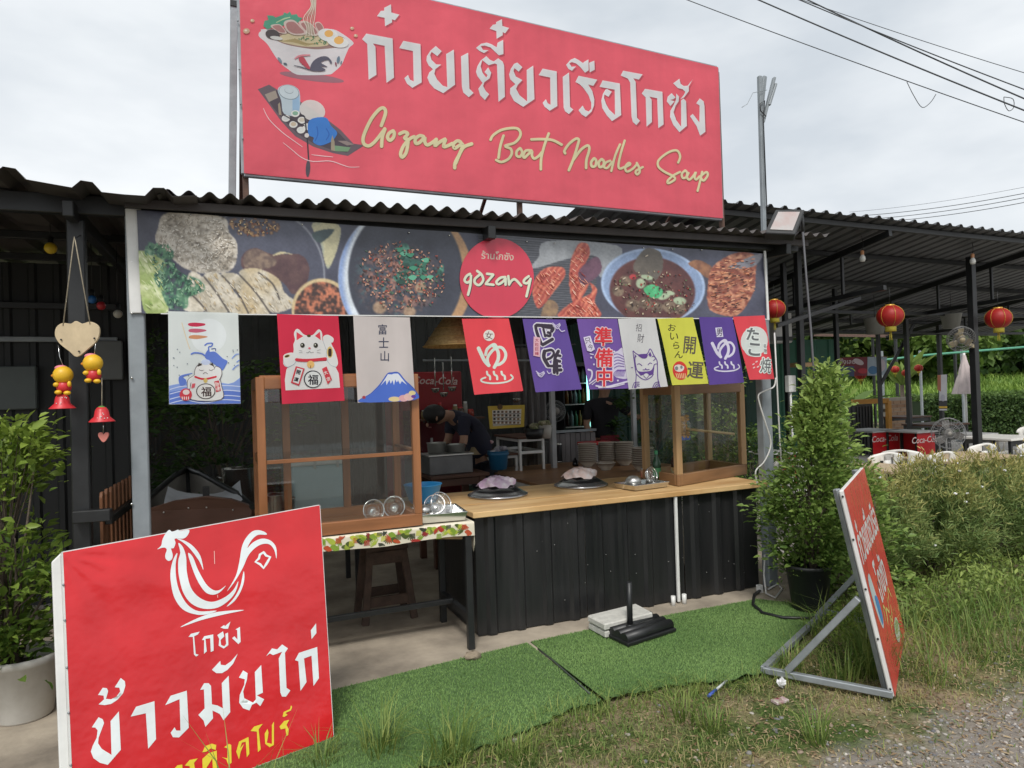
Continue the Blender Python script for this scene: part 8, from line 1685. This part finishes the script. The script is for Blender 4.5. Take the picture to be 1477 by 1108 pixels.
# lanterns
def lantern_proto(r=.15):
    t = thing('paper_lantern', 'x', 'lantern', (0, 0, 0), 'red paper lanterns'); n = 24; V_, F = [], []
    for i in range(11):
        ph = PI * (.12 + .76 * i / 10)
        for k in range(n): rr = r * math.sin(ph) * (1 + .035 * (k % 2)); V_.append((rr * math.cos(2 * PI * k / n), rr * math.sin(2 * PI * k / n), -r * .92 * math.cos(ph)))
    for i in range(10):
        for k in range(n): F.append((i * n + k, i * n + (k + 1) % n, (i + 1) * n + (k + 1) % n, (i + 1) * n + k))
    gl = MB().add(V_, F, True).build('globe', mat('lantern_red', (.52, .028, .02), .5, c2=(.40, .02, .02), scale=8, trans=.3), t)
    m = MB()
    for k in range(0, n, 4): m.tube([(1.045 * r * math.sin(q) * math.cos(2 * PI * k / n), 1.045 * r * math.sin(q) * math.sin(2 * PI * k / n), -r * .92 * math.cos(q)) for q in np.linspace(.4, 2.74, 9)], .003, 4, False)
    m.build('gold_ribs', mat('gold_trim', (.62, .38, .06), .4, .3), gl)
    MB().lathe([(r * .42, -r * .88), (r * .42, -r * 1.28), (r * .38, -r * 1.28)], (0, 0, 0), 16).build('fringe_collar', mat('lantern_yellow', (.66, .55, .07), .6), t); MB().lathe([(r * .36, r * .82), (r * .36, r * .95), (0, r * .96)], (0, 0, 0), 14).build('top_cap', MATS['gold_trim'], t)
    m = MB()
    for k in range(5): m.tube([(.012 * math.cos(k), .012 * math.sin(k), -r * 1.25), (.016 * math.cos(k * 2), .014 * math.sin(k), -r * 2.0)], .004, 4)
    m.build('tassel', MATS['lantern_yellow'], t); MB().tube([(0, 0, r * .9), (0, 0, r * 2.4)], .003, 5).build('cord', M_black, t); return t
lp = lantern_proto(); first = True
for px, py, dep, s_, lb in ((1117, 446, 8.0, .8, 'red paper lantern partly hidden behind the banner end'), (1284, 456, 8.6, 1.0, 'large red paper lantern with yellow tassel in the middle of the pavilion'), (1440, 459, 9.2, 1.0, 'large red paper lantern near the right edge'), (1241, 540, 14, .75, 'small red lantern below the drinks poster'), (1291, 533, 16, .6, 'small distant red lantern, leftmost of three'), (1306, 538, 16, .55, 'small distant red lantern, middle one of three'), (1325, 531, 16, .6, 'small distant red lantern, rightmost of three')):
    p = D(px, py, dep)
    if first: o = lp; first = False; o.location = p; o.scale = (s_,) * 3; o['label'] = lb
    else: dup(lp, p, 0, lb, scale=s_)
# hanging light bulbs
for px, py, dep, lb in ((1244, 372, 8.4, 'bare white bulb in orange socket hanging left under the pavilion roof'), (1403, 376, 9.0, 'bare white bulb in orange socket hanging right under the pavilion roof')):
    p = D(px, py, dep); t = thing('light_bulb', lb, 'bulb', p, 'bare bulbs under the pavilion'); MB().lathe([(0, -.05), (.025, -.045), (.035, -.02), (.032, .01), (.02, .03), (.016, .04)], p, 14).build('bulb', mat('opal_glass', (.70, .70, .66), .25), t); MB().lathe([(.02, .035), (.022, .08), (.012, .09), (0, .09)], p, 12).build('socket', mat('orange_socket', (.55, .26, .12), .5), t); MB().tube([p + Vector((0, 0, .09)), p + Vector((.02, 0, .16)), Vector((p.x, p.y, zp(p.x, p.y) - .02))], .004, 5).build('wire', M_black, t)
# hanging planters
for px, py, dep, lb in ((1262, 470, 10, 'pale hanging planter behind the middle lantern'), (1372, 463, 11, 'pale hanging planter left of the wall fan')):
    p = D(px, py, dep); t = thing('hanging_planter', lb, 'planter', p, 'hanging planters'); MB().lathe([(0, -.12), (.11, -.12), (.15, .10), (.16, .11), (.14, .10), (0, .06)], p, 18).build('pot', mat('planter_grey', (.20, .20, .18), .6), t); MB().tube([p + Vector((0, 0, .10)), p + Vector((0, 0, .45))], .004, 5).build('wire', M_black, t)
# closed parasol, posters
p = D(1394, 600, 17); t = thing('closed_parasol', 'closed pale pink parasol standing before the clipped hedge', 'parasol', (p.x, p.y, .004)); zt, zb = D(1392, 512, 17).z, D(1394, 568, 17).z; m = MB(); n = 24; V_ = []
for i in range(9):
    f = i / 8; rr = .03 + .23 * f ** 1.1 * (1 - .12 * (i in (4,)))
    V_ += [(p.x + rr * (1 + .16 * math.cos(8 * 2 * PI * k / n)) * math.cos(2 * PI * k / n), p.y + rr * (1 + .16 * math.cos(8 * 2 * PI * k / n)) * math.sin(2 * PI * k / n), zt + (zb - zt) * f) for k in range(n)]
m.add(V_, [(i * n + k, i * n + (k + 1) % n, (i + 1) * n + (k + 1) % n, (i + 1) * n + k) for i in range(8) for k in range(n)], True).build('canopy', mat('pink_canvas', (.62, .53, .52), .9, var=.2), t); MB().tube([(p.x, p.y, .004), (p.x, p.y, zt + .05)], .025, 8).build('pole', M_white, t); MB().lathe([(0, 0), (.25, 0), (.25, .06), (0, .08)], (p.x, p.y, .004), 16).build('base', M_greypaint, t)
def poster(name, label, q, dep, bg, cat='poster'):
    pts = [D(x, y, dep) for x, y in q]; t = thing(name, label, cat, pts[3]); MB().prism(pts, FW * .01).build('sheet', mat('poster_' + bg, lin(bg), .6), t)
    a = Art(lambda px, py, lift: tuple(D(px, py, dep) - FW * lift), gap=.001, first=.003); a.t = t; return a
a = poster('drinks_poster', 'collage of red and blue drink posters hanging beyond the tall shrub', [(1212, 516), (1279, 514), (1279, 541), (1212, 543)], 13.5, '8a3a44')
a.poly([(1212, 528), (1232, 528), (1232, 543), (1212, 543)], '4a5578'); a.poly([(1251, 515), (1279, 515), (1279, 541), (1251, 542)], 'a8b8c4'); a.ell(1259, 534, 7, 6, '3f7aa8'); a.ell(1271, 527, 6, 9, 'd0c4cc'); a.text('สั่งเลย', 1222, 521, 8, 'e6dada', 0, 1, .01); a.text('COFFEE', 1241, 534, 5, 'f0e0e0', 0, .9, .01) if False else None; a.ell(1238, 522, 8, 4, 'd8c8cc', .4); a.ell(1244, 535, 7, 4, 'c0283a'); a.build('print', M_vinyl, a.t)
a = poster('hanging_poster', 'narrow white hanging poster with yellow foot on the pavilion post', [(1355, 541), (1366, 540), (1366, 592), (1355, 592)], 13.2, 'd9d9de', 'poster')
a.poly([(1352, 541), (1357, 541), (1357, 565), (1352, 562)], 'b06a48'); a.poly([(1354, 578), (1366, 578), (1366, 590), (1354, 590)], '2c2c30'); a.poly([(1354, 586), (1366, 586), (1366, 589), (1354, 589)], 'd0a830'); a.ell(1360, 574, 3, 5, 'b8b8c4'); a.build('print', M_vinyl, a.t)
# orange timber frame, low brick wall, green side wall with AC unit
fa, fb_ = D(1229, 580, 14.5), D(1281, 578, 14.5); t = thing('timber_frame', 'orange-yellow timber frame of a dark counter in the far pavilion', 'frame', (fa.x, fa.y, .004)); M_or = mat('orange_timber', (.55, .26, .04), .6)
part_bar('top_rail', fa, fb_, .08, .10, M_or, t); part_bar('post', (fb_.x, fb_.y, .004), fb_, .10, .08, M_or, t); MB().box((fa.x, fa.y + .05, .01), (fb_.x - .05, fa.y + .08, fa.z - .06)).build('back_panel', M_wall, t)
for k in range(8): x = fa.x + (fb_.x - fa.x) * (k + .5) / 8; part_bar('baluster', (x, fa.y, .01), (x, fa.y, fa.z - .1), .03, .03, M_black, t)
wa, wb2 = D(1278, 574, 15.5), D(1337, 572, 15.5); bwall = thing('brick_wall', 'low tan brick wall at the back of the pavilion', 'wall', (wa.x, wa.y, 0)); bm_ = None; L_ = wb2.x - wa.x; Mb = [mat('brick_%d' % k, c_, .9, var=.2, scale=30) for k, c_ in enumerate(((.42, .27, .17), (.47, .31, .20), (.38, .23, .14)))]
MB().box((wa.x, wa.y + .01, .004), (wb2.x, wa.y + .16, wa.z - .005)).build('mortar', mat('mortar', (.40, .36, .30), .9), bwall); bh, bl2 = .085, .23; rows = int(wa.z / bh); me = None; cnt = 0
for r_ in range(rows):
    for c_ in range(int(L_ / bl2)):
        if cnt >= 290: break
        x = wa.x + (c_ + (.5 if r_ % 2 else 0)) * bl2
        if x + bl2 > wb2.x: continue
        if me is None:
            o = MB().box((0, 0, 0), (bl2 - .012, .11, bh - .012)).build('brick', Mb[0]); o.parent = bwall; me = [o.data, o.data.copy(), o.data.copy()]; me[1].materials[0] = Mb[1]; me[2].materials[0] = Mb[2]
            o.location = Vector((x, wa.y - .002, r_ * bh + .006)) - wloc(bwall)
        else: o = link('brick', me[(r_ * 7 + c_ * 3) % 3], bwall, Vector((x, wa.y - .002, r_ * bh + .006)) - wloc(bwall))
        cnt += 1
# ------------------------------------------------------------------ green side wall, air conditioner
gw = thing('green_wall', 'dark green sheet wall behind the tall shrub at the pavilion side', 'wall', D(1150, 600, 11.5)); a_, b_ = D(1120, 560, 11.5), D(1212, 560, 11.8)
for k in range(4): p0, p1 = a_.lerp(b_, k / 4), a_.lerp(b_, (k + 1) / 4); wall_sheet((p0.x, p0.y, 0), (p1.x, p1.y, 0), .01, 2.3, mat('green_sheet', (.012, .10, .055), .6, var=.3), gw, .25)
a_, b_ = Vector((4.25, 9.2, 0)), D(1120, 560, 11.4)
for k in range(6): p0, p1 = a_.lerp(b_, k / 6), a_.lerp(b_, (k + 1) / 6); wall_sheet((p0.x, p0.y, 0), (p1.x, p1.y, 0), 0.01, 2.75, mat('deep_green_sheet', (.010, .045, .030), .7, var=.3), gw, .25)
p = D(1130, 470, 10.2); t = thing('air_conditioner', 'white air conditioner box hanging behind the banner end', 'air conditioner', p); MB().box((p.x - .16, p.y, p.z - .25), (p.x + .18, p.y + .25, p.z + .22)).build('case', mat('ac_white', (.50, .50, .48), .5), t, bevel=.02); MB().box((p.x - .14, p.y - .012, p.z - .22), (p.x + .16, p.y - .001, p.z - .16)).build('outlet', M_black, t)
p = D(1140, 560, 8.8); t = thing('meter_box', 'white switch box with conduit on the pavilion side post', 'box', p); MB().box((p.x - .06, p.y - .04, p.z - .05), (p.x + .06, p.y + .03, p.z + .16)).build('case', M_white, t, bevel=.006); MB().tube([(p.x, p.y, p.z - .05), (p.x + .02, p.y, .1)], .014, 6).build('conduit', M_white, t)
# wooden hanging shelf under the roof
p = D(1165, 525, 10); MB().box((p.x - .2, p.y, p.z - .04), (p.x + .22, p.y + .2, p.z + .02)).build('hanging_shelf', M_wood_tan, label='small brown shelf hanging beside the green wall', cat='shelf', bevel=.004)

# ------------------------------------------------------------------ far green: field bank, clipped hedge, trees
def field():
    xs = np.linspace(-6, 60, 67); ys = np.linspace(19, 70, 40); Xg, Yg = np.meshgrid(xs, ys); Z = -.02 + np.clip((Yg - 19) * .115, 0, 3.7) + .15 * np.sin(Xg * .7) * np.sin(Yg * .5) * np.clip((Yg - 19) / 6, 0, 1)
    v = np.stack([Xg, Yg, Z], -1).reshape(-1, 3); nx_ = len(xs); i_ = (np.arange(len(ys) - 1)[:, None] * nx_ + np.arange(nx_ - 1)).ravel()
    raw_mesh('field', v, np.stack([i_, i_ + 1, i_ + nx_ + 1, i_ + nx_], 1), mat('field_grass', (.16, .26, .05), .9, c2=(.09, .17, .035), scale=.8, bump=.4), smooth=True, kind='structure', label='bright green grassy bank behind the pavilion')
    n = 30000; x = 4 + rng.random(n) * 52; y = 19.5 + rng.random(n) ** 1.2 * 32; z = np.clip((y - 19) * .115, 0, 3.7) - .02
    blades(np.column_stack([x, y, z]), .25 + .45 * rng.random(n), .05 + .05 * rng.random(n), .2 + .8 * rng.random(n), rng.random(n) * 2 * PI, 'field_grass', leaf_mat('field_blade', (.10, .19, .03), (.30, .42, .09), .35, .7), None, np.clip(.5 + .3 * np.sin(x * .8) + rng.normal(0, .2, n), 0, 1), label='tall bright grass covering the bank behind the pavilion')
field()
def tree(name, label, px, dep, H, r, n, m, seed, ytop=None, trunk=.12, low=.18, group='trees behind the pavilion'):
    p = D(px, 545, dep); gz0 = float(np.clip((p.y - 19) * .115, 0, 3.7)) if p.y > 19 else 0; t = thing(name, label, 'tree', (p.x, p.y, gz0 - .05), group); g = np.random.default_rng(seed); K = 26
    cl = []
    for k in range(K):
        a = g.random() * 2 * PI; q = g.random(); rr = r * math.sqrt(g.random()) * math.sin(PI * (.18 + .72 * q)); cl.append((p.x + rr * math.cos(a), p.y + rr * math.sin(a), gz0 + H * (low + (1 - low) * q * .92), r * (.22 + .16 * g.random())))
    cl = np.array(cl); k = g.integers(0, K, n); dv = g.normal(size=(n, 3)); dv /= np.linalg.norm(dv, axis=1)[:, None]; P = cl[k, :3] + dv * cl[k, 3:4] * (.55 + .5 * g.random(n))[:, None] * np.array([1, 1, .8])
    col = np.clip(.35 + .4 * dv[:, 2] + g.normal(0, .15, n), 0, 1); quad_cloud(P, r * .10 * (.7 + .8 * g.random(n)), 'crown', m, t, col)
    mm = MB(); mm.tube([(p.x, p.y, gz0 - .05), (p.x + .05, p.y, gz0 + H * .35), (p.x - .03, p.y, gz0 + H * .7)], [trunk, trunk * .7, trunk * .25], 8)
    for q in cl[::3]: mm.tube([(p.x, p.y, gz0 + H * .3), tuple((np.array([p.x, p.y, gz0 + H * .5]) + q[:3]) / 2), tuple(q[:3])], [trunk * .4, trunk * .25, trunk * .08], 5, False)
    mm.build('trunk', M_bark, t); return t
M_t1 = leaf_mat('tree_green', (.035, .075, .02), (.13, .21, .05), .3, .6); M_t2 = leaf_mat('tree_light', (.07, .13, .025), (.23, .32, .07), .35, .6)
TR = [(1170, 24, 5.4, 2.3, M_t1, 'leafy tree behind the green wall, leftmost of the row'), (1225, 27, 6.2, 2.6, M_t2, 'pale green tree above the drinks poster'), (1292, 25, 5.0, 2.5, M_t2, 'rounded pale green tree behind the middle lantern'), (1345, 31, 7.0, 3.0, M_t1, 'dark tree behind the hanging planter'), (1392, 29, 6.8, 2.8, M_t1, 'dark tree above the closed parasol'), (1436, 32, 7.6, 3.2, M_t1, 'dense dark tree behind the right lantern'), (1484, 30, 7.4, 3.2, M_t1, 'dense tree at the right edge'), (1120, 28, 6.0, 2.6, M_t1, 'dark tree mostly hidden behind the display case'), (1540, 34, 8.0, 3.4, M_t1, 'tree just past the right edge')]
for i, (px, dep, H, r, m_, lb) in enumerate(TR[:8]): tree('tree', lb, px, dep * 1.75, H * 1.12, r * 1.9, 6500, m_, 40 + i, low=.03)
def clipped(label, px0, px1, dep, H, w):
    a_, b_ = D(px0, 560, dep), D(px1, 560, dep); t = thing('clipped_hedge', label, 'hedge', (a_.x, a_.y, 0)); n = 9000; u = rng.random(n); f = rng.random(n); P = np.array(a_)[None] * (1 - u)[:, None] + np.array(b_)[None] * u[:, None]
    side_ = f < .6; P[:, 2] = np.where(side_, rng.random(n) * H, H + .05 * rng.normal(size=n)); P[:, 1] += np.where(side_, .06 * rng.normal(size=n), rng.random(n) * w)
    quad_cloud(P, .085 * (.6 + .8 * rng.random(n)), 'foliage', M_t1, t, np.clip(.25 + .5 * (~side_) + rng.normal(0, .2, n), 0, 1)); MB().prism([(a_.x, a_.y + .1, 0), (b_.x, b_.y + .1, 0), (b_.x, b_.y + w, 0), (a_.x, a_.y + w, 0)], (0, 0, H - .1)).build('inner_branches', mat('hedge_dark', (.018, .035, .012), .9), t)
clipped('clipped dark green hedge behind the parasol', 1335, 1520, 18.5, 1.05, .9)
# banana-like broad plant beyond the poster
for i, (px, py, dep) in enumerate(((1300, 528, 17.5), (1225, 560, 16.5))):
    p = D(px, py, dep); t = thing('broad_leaf_plant', ('bright broad-leaved plant behind the small lanterns', 'dark drooping palm below the drinks poster')[i], 'plant', (p.x, p.y, 0), 'broad-leaved plants'); n = 16; aa = rng.random(n) * 2 * PI; dr = np.column_stack([np.cos(aa), np.sin(aa), .9 + rng.random(n)]) if i == 0 else np.column_stack([np.cos(aa), np.sin(aa), .3 + .4 * rng.random(n)])
    leaves(np.tile([p.x, p.y, p.z - .5], (n, 1)), dr, np.tile([0, 0, 1.0], (n, 1)) + rng.normal(0, .3, (n, 3)), .7 + .5 * rng.random(n), .16 + .08 * rng.random(n), 'leaves', M_t2 if i == 0 else M_t1, t, .6 + .4 * rng.random(n)); MB().tube([(p.x, p.y, 0), (p.x, p.y, p.z - .48)], .05, 8).build('stem', M_bark, t)
# green line and net posts at the field edge
MB().tube([D(1180, 530, 18), D(1340, 512, 18), D(1560, 494, 18)], .03, 5).build('green_rope', mat('green_rope', (.10, .34, .22), .6), label='green net line stretched across the field edge', cat='rope')
for k, (px, dep) in enumerate(((1328, 18), (1388, 18.2), (1273, 17.5))): p = D(px, 540, dep); MB().bar((p.x, p.y, 0), (p.x, p.y, 2.3), .05, .05).build('net_post', M_steel, label=('thin net post right of the small lanterns', 'thin net post behind the parasol', 'pale net post beside the drinks poster')[k], cat='post', group='net posts', bevel=.004)
# far shed roof with rusty edge
sa, sb = D(1290, 482, 20), D(1385, 470, 21); shed = thing('far_shed', 'distant shed roof with rusty corrugated edge beyond the pavilion', 'shed', (sa.x, sa.y, 0)); corr(sa.x, sb.x, sa.y, sa.y + 3, lambda x, y: sa.z - .1 + (sb.z - sa.z) * (x - sa.x) / (sb.x - sa.x) + .1 * (y - sa.y), .25, .05, True).build('roof_sheet', M_rust, shed, fixn=False)
for x in (sa.x + .1, sb.x - .1): part_bar('post', (x, sa.y + .05, 0), (x, sa.y + .05, sa.z - .12), .07, .07, M_black, shed)
for x in (sa.x + .1, sb.x - .1): part_bar('post', (x, sa.y + 2.9, 0), (x, sa.y + 2.9, sa.z + .1), .07, .07, M_black, shed)
